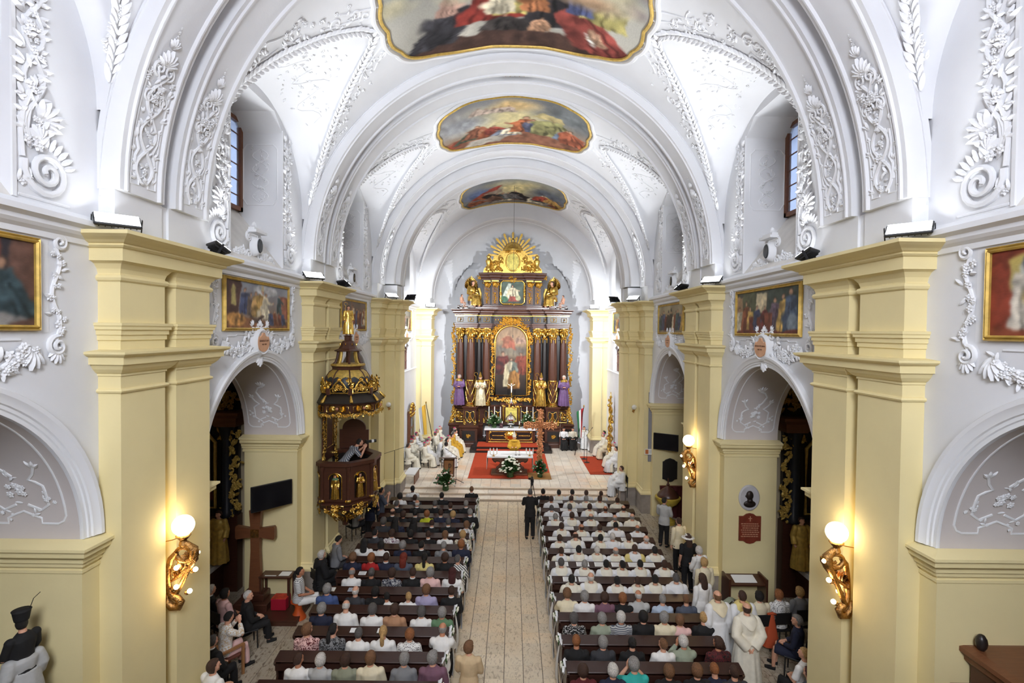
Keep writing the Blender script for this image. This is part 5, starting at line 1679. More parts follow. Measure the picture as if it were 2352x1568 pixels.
for k, J in {'stand': standing_pose(), 'stand_r': standing_pose(yaw=-.5, arms='front'), 'stand_back': standing_pose(arms='back'), 'stand_cam': standing_pose(arms='camera', lean=.03), 'stand_lean': lowered(standing_pose(arms='camera', lean=.42)), 'stand_orant': standing_pose(arms='orant', pitch=-.25, lean=.05)}.items():
    it = {'body': build_body(J, .0105, .35), 'shirt': build_garment(J, .95, .02, seed=2, hem=.80), 'tee': build_garment(J, .42, .018, seed=5, hem=.82, wide=.004), 'trousers': build_trousers(J), 'shoes': build_shoes(J)}
    if k in ('stand', 'stand_back', 'stand_orant', 'stand_r'):
        it['robe'] = build_robe_standing(J); it['hood'] = build_hood(J)
    proto(k, J, it)
HMESH = {k: mesh_of('hair', v) for k, v in HAIR.items()}
HMESH['skullcap'] = mesh_of('skullcap', SKULLCAP); HMESH['mitre'] = mesh_of('mitre', MITRE); HMESH['hat'] = mesh_of('hat', HATM)
eb = MB()
for sg in (-1, 1): eb.sphere((sg * .031, .083, .014), (.013, .008, .007), 8, 6)
EYES = mesh_of('eyes', eb.data())
cb = MB(); cb.lathe([(.068, 0), (.066, .03), (.06, .045), (.056, .04)], 20)
COLLAR = mesh_of('collar', cb.data())
gb = MB()
for sg in (-1, 1):
    gb.tube([(sg * .031 + .024 * math.cos(a), .103, .014 + .018 * math.sin(a)) for a in np.linspace(0, 2 * PI, 12, endpoint=False)], .0025, 4, closed=True)
    gb.tube([(sg * .056, .10, .016), (sg * .082, .04, .016), (sg * .082, -.02, .01)], .0025, 4)
gb.tube([(-.008, .105, .016), (.008, .105, .016)], .0025, 4)
GLASSES = mesh_of('glasses', gb.data())

SKINS = [mat('skin_fair', srgb(214, 160, 132), .5, var=.06, scale=20), mat('skin_tan', srgb(192, 132, 100), .5, var=.06, scale=20), mat('skin_dark', srgb(92, 58, 42), .5, var=.06, scale=20)]
HCOL = {'white': srgb(214, 208, 200), 'grey': srgb(150, 146, 142), 'darkgrey': srgb(92, 88, 86), 'black': srgb(24, 20, 19), 'brown': srgb(66, 42, 30), 'lightbrown': srgb(124, 86, 56), 'blond': srgb(196, 156, 100), 'red': srgb(124, 42, 24), 'orange': srgb(150, 92, 50), 'darkred': srgb(72, 22, 20)}
def hair_mat(c): return mat('hair_' + c, HCOL[c], .55, var=.35, scale=60, bump=.8, bscale=110)
CCOL = {'white': srgb(232, 230, 226), 'cream': srgb(226, 214, 182), 'black': srgb(22, 21, 22), 'charcoal': srgb(52, 52, 56), 'navy': srgb(30, 34, 56), 'grey': srgb(128, 128, 130), 'lightgrey': srgb(178, 178, 176), 'red': srgb(168, 30, 30), 'beige': srgb(204, 178, 140),
        'lavender': srgb(166, 158, 190), 'green': srgb(96, 130, 96), 'tan': srgb(176, 132, 100), 'yellow': srgb(222, 204, 130), 'lime': srgb(186, 190, 40), 'blue': srgb(66, 84, 130), 'lightblue': srgb(176, 190, 210), 'pink': srgb(228, 186, 180), 'mauve': srgb(120, 84, 100), 'turquoise': srgb(50, 170, 160), 'olive': srgb(140, 142, 120),
        'gold': srgb(206, 160, 50), 'alb': srgb(230, 230, 230), 'ivory': srgb(232, 226, 208), 'sage': srgb(150, 158, 138), 'slate': srgb(78, 84, 98), 'maroon': srgb(90, 26, 30), 'magenta': srgb(196, 34, 100)}
def cloth(c):
    if c in CCOL: return mat('cloth_' + c, CCOL[c], .85, var=.07, scale=9)
    if ('cloth_' + c) in MATS: return MATS['cloth_' + c]
    kind, c1, c2 = c.split('-')
    m = mat('cloth_' + c, CCOL[c1], .85)
    nt = m.node_tree; N = nt.nodes; L = nt.links; b = N['Principled BSDF']
    tc = N.new('ShaderNodeTexCoord'); mx = N.new('ShaderNodeMix'); mx.data_type = 'RGBA'
    mx.inputs[6].default_value = (*CCOL[c1], 1); mx.inputs[7].default_value = (*CCOL[c2], 1)
    mr = N.new('ShaderNodeMapRange')
    if kind == 'floral':
        t = N.new('ShaderNodeTexNoise'); t.inputs['Scale'].default_value = 26; t.inputs['Detail'].default_value = 2; t.inputs['Distortion'].default_value = 1.5
        mr.inputs[1].default_value = .5; mr.inputs[2].default_value = .56; o = t.outputs['Fac']
    elif kind == 'dots':
        t = N.new('ShaderNodeTexVoronoi'); t.inputs['Scale'].default_value = 34; t.inputs['Randomness'].default_value = .3
        mr.inputs[1].default_value = .30; mr.inputs[2].default_value = .40; o = t.outputs['Distance']
    else:
        t = N.new('ShaderNodeTexWave'); t.inputs['Scale'].default_value = 9 if kind == 'stripe' else 7; t.inputs['Distortion'].default_value = .6 if kind == 'stripe' else 0
        t.bands_direction = 'Z' if kind == 'stripe' else 'DIAGONAL'
        mr.inputs[1].default_value = .55; mr.inputs[2].default_value = .62; o = t.outputs['Fac']
    L.new(tc.outputs['Object'], t.inputs['Vector']); L.new(o, mr.inputs[0]); L.new(mr.outputs[0], mx.inputs[0]); L.new(mx.outputs[2], b.inputs['Base Color'])
    return m
def inst(name, me, m, parent, loc=(0, 0, 0), rot=(0, 0, 0), scale=1):
    o = bpy.data.objects.new(name, me); COL.objects.link(o)
    o.parent = parent; o.location = loc; o.rotation_euler = rot
    if scale != 1: o.scale = (scale,) * 3
    o.material_slots[0].link = 'OBJECT'; o.material_slots[0].material = m
    return o
M_DARKEYE = mat('eye_dark', (.02, .015, .012), .2)
def person(kind, loc, rz, label, hair=('short', 'brown'), wear='shirt', col='white', legs='black', skin=0, group=None, scale=1.0, hood=None, head=None, headcol=None, collar=None, glasses=False, shoes='black', face=False, tilt=0.0, under=None):
    """body is one mesh; clothes and hair are its parts"""
    D = MESH[kind]; J = D['pose']
    o = bpy.data.objects.new('person', D['body']); COL.objects.link(o)
    o.material_slots[0].link = 'OBJECT'; o.material_slots[0].material = SKINS[skin]
    o.location = loc; o.rotation_euler = (0, tilt, rz); o.scale = (scale,) * 3
    tag(o, label, 'person', group)
    if wear != 'robe' or legs is not None:
        if legs in ('skirt',): inst('skirt', D.get('skirt', D['trousers']), cloth(col), o)
        elif legs: inst('trousers', D['trousers'], cloth(legs), o)
    inst({'shirt': 'shirt', 'tee': 't_shirt', 'top': 'sleeveless_top', 'robe': 'robe'}[wear], D[wear], cloth(col), o)
    if D.get('shoes'): inst('shoes', D['shoes'], cloth(shoes), o)
    rot = (J.pitch, 0, J.yaw)
    if hair: inst('hair', HMESH[hair[0]], hair_mat(hair[1]) if hair[1] in HCOL else cloth(hair[1]), o, J.head, rot)
    if hood: inst('hood', D['hood'], cloth(hood), o)
    if head: inst(head, HMESH[head], cloth(headcol), o, J.head, rot)
    if collar: inst('collar', COLLAR, cloth(collar), o, (J.spine[-1][0], J.spine[-1][1], J.spine[-1][2] - .01))
    if glasses: inst('glasses', GLASSES, MATS['black_plastic'], o, J.head, rot)
    if face: inst('eyes', EYES, M_DARKEYE, o, J.head, rot)
    return o
# ------------------------------------------------------------------ high altar
YA = 32.7
HA = empty('high_altar', (0.0, YA, CH_Z), 0, 'tall dark walnut and gilded baroque high altar with arched painting in the apse', 'altar')
def front(x0, y0, z0, k=1.0): return lambda v: np.stack([x0 + v[:, 0] * k, y0 - v[:, 2] * k, z0 + v[:, 1] * k], 1)
def mir(E): return E + [(-x, y) for x, y in reversed(E)]
E1 = [(3.62, .9), (3.62, -.05), (3.0, -.05), (3.0, -.55), (2.2, -.55), (2.2, -.2), (1.95, -.2), (1.95, -.35), (1.3, -.35), (1.3, .05)]
def slab(name, E, prof, m=None, cap=True, recalc=True):
    b = MB(); b.sweep(mir(E), prof, cap=cap); return b.obj(name, m or M_DARKWOOD, HA, recalc=recalc)
# lower base: set back wings and projecting blocks
EB = [(3.95, 1.0), (3.95, -.25), (3.2, -.25), (3.2, -1.0), (2.1, -1.0), (2.1, -.2), (1.8, -.2)]
for s in (-1, 1):
    b = MB(); b.sweep([(s * x, y) for x, y in (EB if s > 0 else EB[::-1])], [(.06, 0), (.06, .18), (.02, .22), (0, .25), (0, 1.15), (.03, 1.18), (.06, 1.24), (.06, 1.3), (0, 1.33)]); b.obj('base_block', M_DARKWOOD, HA, recalc=True)
    for x0, x1, yy in ((2.25, 3.05, -1.0), (3.32, 3.85, -.25)):
        xa, xb = (x0, x1) if s > 0 else (-x1, -x0)
        b = MB(); b.box(xa, xb, yy - .02, yy + .02, .38, 1.02); b.obj('black_panel', M_BLACKWOOD, HA)
        b = MB(); b.box(xa - .04, xb + .04, yy - .03, yy, .34, .38); b.box(xa - .04, xb + .04, yy - .03, yy, 1.02, 1.06); b.box(xa - .04, xa, yy - .03, yy, .34, 1.06); b.box(xb, xb + .04, yy - .03, yy, .34, 1.06); b.obj('panel_moulding', M_DARKWOOD, HA)
        R = Relief(3); R.cluster(0, 0, .09, 9, 1.0); R.palmette(0, 0, PI / 2, .8, 5); R.palmette(0, 0, -PI / 2, .8, 5)
        R.out('gilt_rosette', front((xa + xb) / 2, yy - .02, .7), HA, M_GOLD)
# pedestal storey
slab('pedestal_storey', [(3.55, .9), (3.55, -.1), (3.0, -.1), (3.0, -.6), (2.2, -.6), (2.2, -.1), (1.3, .0)], [(0, 1.3), (0, 1.38), (0, 2.25), (.04, 2.29), (.04, 2.34), (.10, 2.4), (.10, 2.47), (0, 2.5)])
def shield(x, y, z, k):
    R = Relief(int(abs(x) * 10))
    R.line([(-.25, .75), (-.30, .45), (-.18, .18), (0, .02), (.18, .18), (.30, .45), (.25, .75), (.12, .72), (.08, .66), (-.08, .66), (-.12, .72), (-.25, .75)], .018)
    R.line([(-.3, .02), (-.1, .3), (0, .6), (.1, .3), (.3, .02)], .022)
    for i in range(6): R.spray(0, .08 + i * .1, 0, .7, 3, .8)
    for sg in (-1, 1): R.scroll(sg * .3, .0, .1, 1.5, PI / 2, -sg, .025); R.spray(sg * .32, .1, -sg * .4, 1.0, 2)
    return R.out('gilt_shield', front(x, y, z, k), HA, M_GOLD)
for s in (-1, 1):
    b = MB(); b.box(s * 2.6 - .3, s * 2.6 + .3, -.62, -.58, 1.5, 2.2); b.obj('black_panel', M_BLACKWOOD, HA)
    shield(s * 2.6, -.63, 1.42, 1.0)
    for x in (.85, 1.45):
        b = MB(); b.box(s * x - .24, s * x + .24, -.09 , .02, 1.55, 2.2); b.obj('black_panel', M_BLACKWOOD, HA)
        shield(s * x, -.10, 1.45, .9)
    # gold console of the outer pedestal, winding side console and foliate wing
    R = Relief(9); R.line([(-.25, 0), (-.25, .8), (.25, .8), (.25, 0), (-.25, 0)], .03); R.scroll(-.1, .55, .13, 1.6, 0, 1, .03); R.scroll(.1, .25, .13, 1.6, PI, 1, .03); R.cluster(0, .4, .22, 24, 1.0)
    R.out('gilt_console', front(s * 3.28, -.12, 1.42), HA, M_GOLD)
    R = Relief(10)
    for i in range(10): R.cluster(-.12 + .03 * i, .8 - .085 * i, .1, 7, 1.0)
    R.scroll(.1, .05, .14, 1.5, 0, 1, .04)
    R.out('gilt_side_console', lambda v, s=s: np.stack([s * (2.05 - v[:, 2] * .8 - .0), -.45 + v[:, 0], 1.45 + v[:, 1]], 1), HA, M_GOLD)
    R = Relief(12)
    for i in range(12): R.cluster(.05 + .2 * (i / 12) ** 2 * 1.2, 1.0 - i * .09, .1, 8, 1.1)
    R.scroll(.16, .1, .16, 1.7, PI / 2, -1, .045); R.scroll(.1, .75, .12, 1.5, PI / 2, -1, .035)
    R.out('gilt_wing', lambda v, s=s: np.stack([s * (3.62 + v[:, 0]), .1 - v[:, 2], 1.3 + v[:, 1]], 1), HA, M_GOLD)
    R = Relief(13)
    for i in range(44): R.cluster(.10 + .06 * math.sin(i * .55), .0 + i * .118, .09, 5, 1.0)
    R.out('gilt_wing', lambda v, s=s: np.stack([s * (3.62 + v[:, 0]), .1 - v[:, 2], 2.6 + v[:, 1]], 1), HA, M_GOLD)
# back wall of the retable
b = MB(); b.box(-3.6, 3.6, .1, .9, 1.3, 8.3); b.obj('retable_body', M_BLACKWOOD, HA)
# columns
def column(x, y, r, z0, z1, drum=True, dark=False):
    c = empty('column', (x, y, 0), parent=HA)
    zt = z1 - .6; zb = z0 + (1.6 if drum else .25)
    b = MB(); b.lathe([(r * 1.35, z0), (r * 1.35, z0 + .08), (r * 1.2, z0 + .12), (r * 1.25, z0 + .18), (r * 1.08, z0 + .24)], 20); b.obj('column_base', M_GOLD, c, smooth=.6)
    n = 20; m = 40
    b = MB()
    b.lathe([(r * 1.0, z0 + .2), (r * 1.04, zb), (r * 1.0, (zb + zt) / 2), (r * .86, zt)], 24); b.obj('shaft', M_BLACKWOOD if dark else M_DARKWOOD, c, smooth=.8)
    if drum:
        b = MB(); b.lathe([(r * 1.05, zb - .06), (r * 1.14, zb - .03), (r * 1.14, zb + .02), (r * 1.05, zb + .05)], 20)
        for k in range(6):
            for sg in (-1, 1):
                b.tube([(r * 1.08 * math.cos(2 * PI * k / 6 + sg * t * 2.1), r * 1.08 * math.sin(2 * PI * k / 6 + sg * t * 2.1), z0 + .24 + t * 1.3) for t in np.linspace(0, 1, 12)], .022, 5)
        b.obj('gilt_lattice', M_GOLD, c, smooth=1.0)
    cp = MB(); cp.lathe([(r * .9, zt), (r * 1.0, zt + .03), (r * .9, zt + .06), (r * 1.0, zt + .3), (r * 1.35, zt + .5), (r * 1.35, zt + .6)], 16)
    for k in range(8):
        for lv in (0, 1):
            a = 2 * PI * (k + .5 * lv) / 8
            cp.add(LEAF[0] * (1.5, 1.5, 2.2), LEAF[1], Matrix.Translation((r * .92 * math.cos(a), r * .92 * math.sin(a), zt + .08 + .2 * lv)) @ Matrix.Rotation(a - PI / 2, 4, 'Z') @ Matrix.Rotation(PI / 2 + .0, 4, 'X') @ Matrix.Rotation(PI, 4, 'Y'))
    for k in range(4):
        a = PI / 4 + PI / 2 * k
        cp.sphere((r * 1.35 * math.cos(a), r * 1.35 * math.sin(a), zt + .48), .085, 8, 6)
    cp.obj('capital', M_GOLD, c, smooth=.9)
    R = Relief(17)
    for i in range(5): R.cluster((i - 2) * .06, -.03, .05, 3, .7)
    for i in (-1, 1): R.line([(i * .13, 0), (i * .13, -.3)], .025)
    R.out('gilt_drop', lambda v, r=r, zt=zt: np.stack([v[:, 0], -r * .9 - v[:, 2] - .03, zt - .02 + v[:, 1]], 1), c, M_GOLD)
    return c
for s in (-1, 1):
    column(s * 3.28, .02, .23, 2.5, 7.42, drum=False)
    column(s * 2.6, -.28, .27, 2.5, 7.42)
    column(s * 2.1, .02, .17, 2.5, 7.42, drum=False, dark=True)
    column(s * 1.63, -.08, .23, 2.5, 7.42)
# entablature
slab('architrave', E1, [(0, 7.4), (0, 7.5), (.03, 7.52), (.03, 7.6), (.06, 7.63), (.06, 7.7), (0, 7.72)])
slab('frieze', E1, [(-.02, 7.7), (-.02, 8.22)], M_BLACKWOOD, cap=False)
slab('gilt_fillet', E1, [(.0, 8.17), (.025, 8.18), (.025, 8.22), (0, 8.23)], M_GOLD, cap=False)
slab('cornice', E1, [(0, 8.22), (.05, 8.26), (.05, 8.32), (.14, 8.36), (.16, 8.4), (.16, 8.48), (.24, 8.52), (.28, 8.56), (.28, 8.6), (0, 8.64)])
for s in (-1, 1):
    for x, y in ((3.3, -.05), (2.6, -.55), (2.08, -.2), (1.62, -.35)):
        R = Relief(19); w_ = .17 if x != 2.08 else .07
        R.line([(-w_, -.13), (w_, -.13), (w_, .13), (-w_, .13)], .018, closed=True); R.cluster(0, 0, .06, 6, .7)
        R.out('gilt_metope', front(s * x, y - 0.0, 7.95), HA, M_GOLD)
R = Relief(20)
for i in range(-6, 7):
    if abs(i) > 1: R.spray(i * .17, 0, (PI / 2 if i < 0 else -PI / 2), .7, 2)
R.line([(-1.2, .13), (1.2, .13)], .014); R.line([(-1.2, -.13), (1.2, -.13)], .014)
R.out('gilt_frieze_band', front(0, .06, 7.95), HA, M_GOLD)
# main painting
def arch_outline(w_, h_, n=24):
    r = w_ / 2
    return [(-r, 0), (r, 0), (r, h_ - r)] + [(r * math.cos(a), h_ - r + r * math.sin(a)) for a in np.linspace(0, PI, n)[1:-1]] + [(-r, h_ - r)]
c = Canvas(90, 190, (42, 28, 22), 31, (150, 118, 86))
c.ell(.5, .80, .5, .18, (196, 150, 104), soft=1.2); c.ell(.5, .62, .45, .07, (150, 132, 104), soft=1.1); c.ell(.2, .66, .2, .05, (120, 108, 92), soft=1.2); c.ell(.8, .64, .22, .05, (116, 104, 90), soft=1.2)
c.fig(.42, .68, .2, (190, 104, 70), wd=.5, arm=-1); c.poly([(.4, .7), (.66, .64), (.62, .72), (.46, .8)], (200, 96, 66)); c.fig(.72, .74, .11, (200, 150, 120), wd=.5); c.fig(.84, .74, .11, (196, 146, 116), wd=.5)
c.fig(.24, .30, .32, (120, 42, 34), wd=.42, cloak=(70, 34, 34)); c.fig(.80, .30, .32, (166, 66, 42), wd=.4); c.fig(.52, .26, .27, (120, 132, 116), wd=.4, cloak=(196, 178, 140))
c.poly([(.28, .12), (.42, .12), (.44, .42), (.34, .46), (.28, .34)], (206, 188, 140), .3); c.poly([(.4, .1), (.78, .1), (.76, .3), (.6, .37), (.46, .34)], (176, 112, 42), .35); c.ell(.5, .03, .6, .05, (34, 24, 18), soft=.8)
c.warp(.02).blur(3); c.img *= .8
PW, PH = 2.06, 4.45; PZ = 3.12
fr = empty('altar_painting', (-.05, .0, PZ), parent=HA)
nu, nv = 60, 120
U, V = np.meshgrid(np.linspace(0, 1, nu), np.linspace(0, 1, nv), indexing='ij')
zz = V * PH; r_ = PW / 2
half = np.where(zz > PH - r_, np.sqrt(np.maximum(r_ ** 2 - (zz - PH + r_) ** 2, 1e-6)), r_)
Pg = np.stack([(U * 2 - 1) * half, np.zeros_like(U), zz], -1)
painted('canvas', Pg, np.stack([(Pg[..., 0] / PW) + .5, V], -1), c, fr, M_PAINT)
b = MB(); o_ = arch_outline(PW, PH)
b.tube([(x, -.02, z) for x, z in o_], .07, 8, closed=True); b.obj('inner_frame', M_GOLD, fr, smooth=1.0)
R = Relief(33)
for sg in (-1, 1):
    for i in range(36): R.cluster(sg * (PW / 2 + .15 + .03 * math.sin(i * .9)), .1 + i * .095, .07, 4, .9)
    for i in range(16):
        a = PI / 2 - sg * (i + .5) / 16 * PI / 2
        for rr_ in (PW / 2 + .16, PW / 2 + .32): R.cluster(rr_ * math.cos(a), PH - PW / 2 + rr_ * math.sin(a), .085, 5, 1.0)
    R.scroll(sg * 1.25, PH - .75, .14, 1.6, PI / 2, sg, .035); R.scroll(sg * 1.32, PH - 1.1, .12, 1.6, PI / 2, sg, .03)
for i in range(26): R.cluster(-1.25 + i * .1, -.26, .13, 6, 1.0)
for i in range(13): R.cluster(-.5 + i * .083, PH + .38 + .06 * math.sin(i * .5), .13, 6, 1.1)
R.line([(-.5, PH + .55), (.5, PH + .55), (.45, PH + .2), (-.45, PH + .2)], .03, closed=True)
R.out('carved_frame', lambda v: np.stack([v[:, 0], .02 - v[:, 2], v[:, 1]], 1), fr, M_GOLD)
# attic storey
EA = [(1.95, .95), (1.95, .05), (1.35, .05), (1.35, -.12), (.85, -.12), (.85, .12)]
slab('attic_plinth', [(3.5, .95), (3.5, .1), (2.0, .0), (.9, -.1)], [(0, 8.62), (0, 8.76), (.05, 8.8), (.05, 8.86), (0, 8.88)])
slab('attic_body', EA, [(0, 8.85), (0, 10.45)], M_BLACKWOOD)
slab('attic_cornice', EA, [(0, 10.45), (.03, 10.48), (.03, 10.56), (.1, 10.62), (.12, 10.68), (.12, 10.74), (.2, 10.8), (.22, 10.88), (.22, 10.92), (0, 10.96)])
for s in (-1, 1):
    for x in (1.1, 1.62):
        y = -.13 if x < 1.3 else .04
        b = MB(); b.box(s * x - .2, s * x + .2, y - .06, y + .02, 8.9, 10.05); b.obj('attic_pilaster', M_DARKWOOD, HA)
        R = Relief(41); R.line([(-.13, .05), (.13, .05), (.13, 1.05), (-.13, 1.05)], .014, closed=True)
        for i in range(7): R.cluster(0, .15 + i * .12, .05, 4, .8)
        R.out('gilt_drop', front(s * x, y - .06, 8.93), HA, M_GOLD)
        R = Relief(42); R.cluster(0, .18, .2, 26, 1.1); R.palmette(0, .05, 0, 1.4, 7)
        b = MB(); b.box(s * x - .22, s * x + .22, y - .12, y, 10.36, 10.44); b.obj('capital_block', M_GOLD, HA)
        R.out('gilt_capital', front(s * x, y - .06, 10.05), HA, M_GOLD)
    b = MB(); b.tube([(s * 2.5, .05, 8.95), (s * 2.25, .05, 9.0), (s * 2.08, .05, 9.2), (s * 2.03, .05, 9.6), (s * 2.15, .05, 9.95)], [.07, .09, .09, .07, .09], 8); b.obj('attic_volute', M_GOLDP, HA, smooth=1.0)
    R = Relief(44); R.cluster(0, 0, .12, 10, 1.0); R.out('gilt_corner', front(s * 2.1, .0, 10.65), HA, M_GOLD)
c = Canvas(60, 52, (60, 70, 58), 51, (84, 104, 88)); c.poly([(.0, .2), (.3, .9), (.45, .9), (.3, .3)], (180, 190, 170)); c.fig(.5, .2, .62, (196, 180, 140), wd=.6, arm=1); c.poly([(.3, .1), (.8, .1), (.75, .3), (.4, .34)], (150, 56, 42)); c.ell(.75, .25, .12, .12, (170, 170, 120)); c.ell(.12, .2, .18, .14, (60, 110, 76))
f2 = empty('attic_painting', (0, .1, 8.92), parent=HA)
flat_canvas('canvas', c, 1.44, 1.42, f2, M_PAINT).location = (0, -.02, .07)
b = MB(); o8 = [(-.62, .03), (.62, .03), (.76, .16), (.76, 1.38), (.62, 1.52), (-.62, 1.52), (-.76, 1.38), (-.76, .16)]
b.tube([(x, -.04, z) for x, z in o8], .06, 8, closed=True); b.obj('inner_frame', M_GOLD, f2, smooth=1.0)
R = Relief(52)
for sg in (-1, 1):
    for i in range(8): R.cluster(sg * .80, .35 + i * .12, .08, 5, .9)
R.cluster(0, -.05, .16, 10, 1.0); R.cluster(0, 1.62, .22, 22, 1.2)
R.out('carved_frame', lambda v: np.stack([v[:, 0], -.05 - v[:, 2], v[:, 1]], 1), f2, M_GOLD)
# crown: gilded gable with oval relief, small dome, sunburst
b = MB()
gab = [(-1.9, 0), (1.9, 0), (1.85, .25), (1.7, .4), (1.65, .9), (1.45, 1.0), (1.3, .8), (1.2, 1.1), (.95, 1.15), (.8, 1.35), (.55, 1.5), (-.55, 1.5), (-.8, 1.35), (-.95, 1.15), (-1.2, 1.1), (-1.3, .8), (-1.45, 1.0), (-1.65, .9), (-1.7, .4), (-1.85, .25)]
b.ext(gab, (), 0, .18, fn=lambda v: np.stack([v[:, 0], .35 - v[:, 2], 10.95 + v[:, 1]], 1)); b.obj('crown_gable', M_GOLD, HA, recalc=True)
R = Relief(61)
for sg in (-1, 1):
    for i in range(9): R.cluster(sg * (.7 + .12 * i), .25 + .05 * math.sin(i), .14, 6, 1.2); R.cluster(sg * (.7 + .1 * i), .75 - .03 * i, .12, 5, 1.1)
    R.scroll(sg * .75, .9, .2, 1.6, PI / 2, -sg, .05); R.scroll(sg * 1.2, .6, .16, 1.6, PI / 2, sg, .045)
    R.line([(sg * .85, .1), (sg * .85, 1.1)], .045)
    R.b.lathe([(.12, 0), (.16, .1), (.1, .2), (.17, .5), (.2, .6), (.12, .7), (.1, .8), (.15, .9), (.05, 1.0)], 12, Matrix(((1, 0, 0, sg * 1.55), (0, 0, 1, .15), (0, 1, 0, .08), (0, 0, 0, 1))))
    for i in range(10): R.cluster(sg * (.2 + i * .03), 1.4 + .0 * i, .08, 2, 1.0)
R.out('crown_carving', front(0, .17, 10.95), HA, M_GOLD)
b = MB(); b.lathe([(.0, .06), (.40, .05), (.42, 0)], 28, Matrix(((1, 0, 0, 0), (0, 0, -1, .12), (0, 1.3, 0, 11.65), (0, 0, 0, 1)))); b.obj('oval_relief', mat('yellow_gold', (.72, .60, .14), .4, metal=.3, var=.3, scale=5), HA, smooth=.7)  # plain yellow gilding, yellower than the frame
b = MB(); b.tube([(.43 * math.cos(a), .1, 11.65 + .56 * math.sin(a)) for a in np.linspace(0, 2 * PI, 32, endpoint=False)], .05, 8, closed=True); b.obj('oval_frame', M_GOLD, HA, smooth=1.0)
b = MB(); b.lathe([(.66, 12.35), (.66, 12.45), (.6, 12.47), (.58, 12.6), (.45, 12.8), (.25, 12.92), (0, 12.95)], 24, Matrix.Translation((0, .4, 0))); b.obj('crown_dome', M_GOLD, HA, smooth=.5)
for k in range(17):
    a = PI * (k + .5) / 17; L = 1.55 if k % 2 == 0 else 1.25
    q = MB(); cx, cz = math.cos(a), math.sin(a)
    p0 = Vector((cx * .55, .45, 12.0 + cz * .55)); p1 = Vector((cx * L, .45, 12.0 + cz * L)); n_ = Vector((-cz, 0, cx))
    q.add([p0 - n_ * .04, p0 + n_ * .04, p1 + n_ * .075, p1 + Vector((cx, 0, cz)) * .1, p1 - n_ * .075] + [Vector(p_) + Vector((0, .05, 0)) for p_ in (p0 - n_ * .04, p0 + n_ * .04, p1 + n_ * .075, p1 + Vector((cx, 0, cz)) * .1, p1 - n_ * .075)],
          [(0, 1, 2, 3, 4), (9, 8, 7, 6, 5)] + [(i, (i + 1) % 5, 5 + (i + 1) % 5, 5 + i) for i in range(5)])
    q.obj('sun_ray', M_GOLD, HA)
b = MB(); b.box(-.05, .05, .4, .46, 12.9, 13.35); b.box(-.14, .14, .4, .46, 13.12, 13.2); b.obj('crown_cross', M_GOLD, HA)
# tabernacle
b = MB(); b.box(-.62, .62, -.35, .1, 1.3, 2.55); b.box(-.7, .7, -.42, .1, 2.55, 2.65); b.obj('tabernacle', M_DARKWOOD, HA)
b = MB(); b.box(-.36, .36, -.38, -.34, 1.5, 2.4); b.obj('tabernacle_door', mat('yellow_gold', (.72, .60, .14), .4), HA)
R = Relief(71)
for sg in (-1, 1): R.b.tube([(sg * .5, .2, .05), (sg * .5, 1.1, .05)], .06, 8); R.cluster(sg * .5, 1.12, .1, 8, 1.0)
R.cluster(0, 1.3, .3, 26, 1.2); R.scroll(-.2, 1.35, .16, 1.5, 0, 1, .04); R.scroll(.2, 1.35, .16, 1.5, PI, -1, .04)
R.out('tabernacle_carving', front(0, -.36, 1.35), HA, M_GOLD)

# mensa on its predella
pd = empty('altar_steps', (0, 31, CH_Z), kind='structure')
b = MB(); b.box(-2.45, 2.45, -.8, 1.6, 0, .15); b.obj('lower_step', M_BLACKWOOD, pd)
b = MB(); b.box(-2.3, 2.3, -.45, 1.6, .15, .30); b.obj('upper_step', M_BLACKWOOD, pd)
b = MB(); b.box(-2.05, 1.95, -.82, -.45, .15, .158); b.box(-2.05, 1.95, -.47, .9, .30, .308); b.obj('step_carpet', M_RED, pd)
ms = empty('altar_mensa', (0, 31.55, CH_Z + .308), 0, 'walnut altar table with gilt panel and white cloth before the high altar', 'altar')
b = MB(); b.bevbox(-1.55, 1.5, .05, .9, 0, .86, .02); b.obj('table_body', M_DARKWOOD, ms)
b = MB(); b.box(-1.38, 1.33, .03, .06, .2, .7); b.obj('front_panel', M_BLACKWOOD, ms)
R = Relief(81); R.line([(-1.35, .2), (1.3, .2), (1.3, .7), (-1.35, .7)], .022, closed=True)
for i in range(14):
    for sg in (-1, 1): R.spray(sg * (.45 + i * .05), .45, sg * -1.5, .5, 2)
for x in (-1.3, 1.25):
    for z in (.25, .65): R.cluster(x, z, .07, 5, .8)
for i in range(40):
    a = 2 * PI * i / 40; R.cluster(.33 * math.cos(a) - .02, .46 + .26 * math.sin(a), .04, 2, .9)
R.b.lathe([(0, .1), (.2, .09), (.3, .02)], 20, Matrix(((1, 0, 0, -.02), (0, .8, 0, .46), (0, 0, 1, 0), (0, 0, 0, 1))))
R.line([(-1.4, .06), (1.35, .06)], .03)
R.out('gilt_carving', front(0, .04, 0), ms, M_GOLD)
b = MB(); b.box(-1.66, 1.6, -.06, .95, .86, .875); b.box(-1.665, -1.65, -.06, .95, .35, .875); b.box(1.59, 1.605, -.06, .95, .35, .875); b.box(-1.66, 1.6, -.066, -.058, .80, .875); b.obj('altar_cloth', M_WHITECLOTH, ms)
MZ = CH_Z + .308 + .876
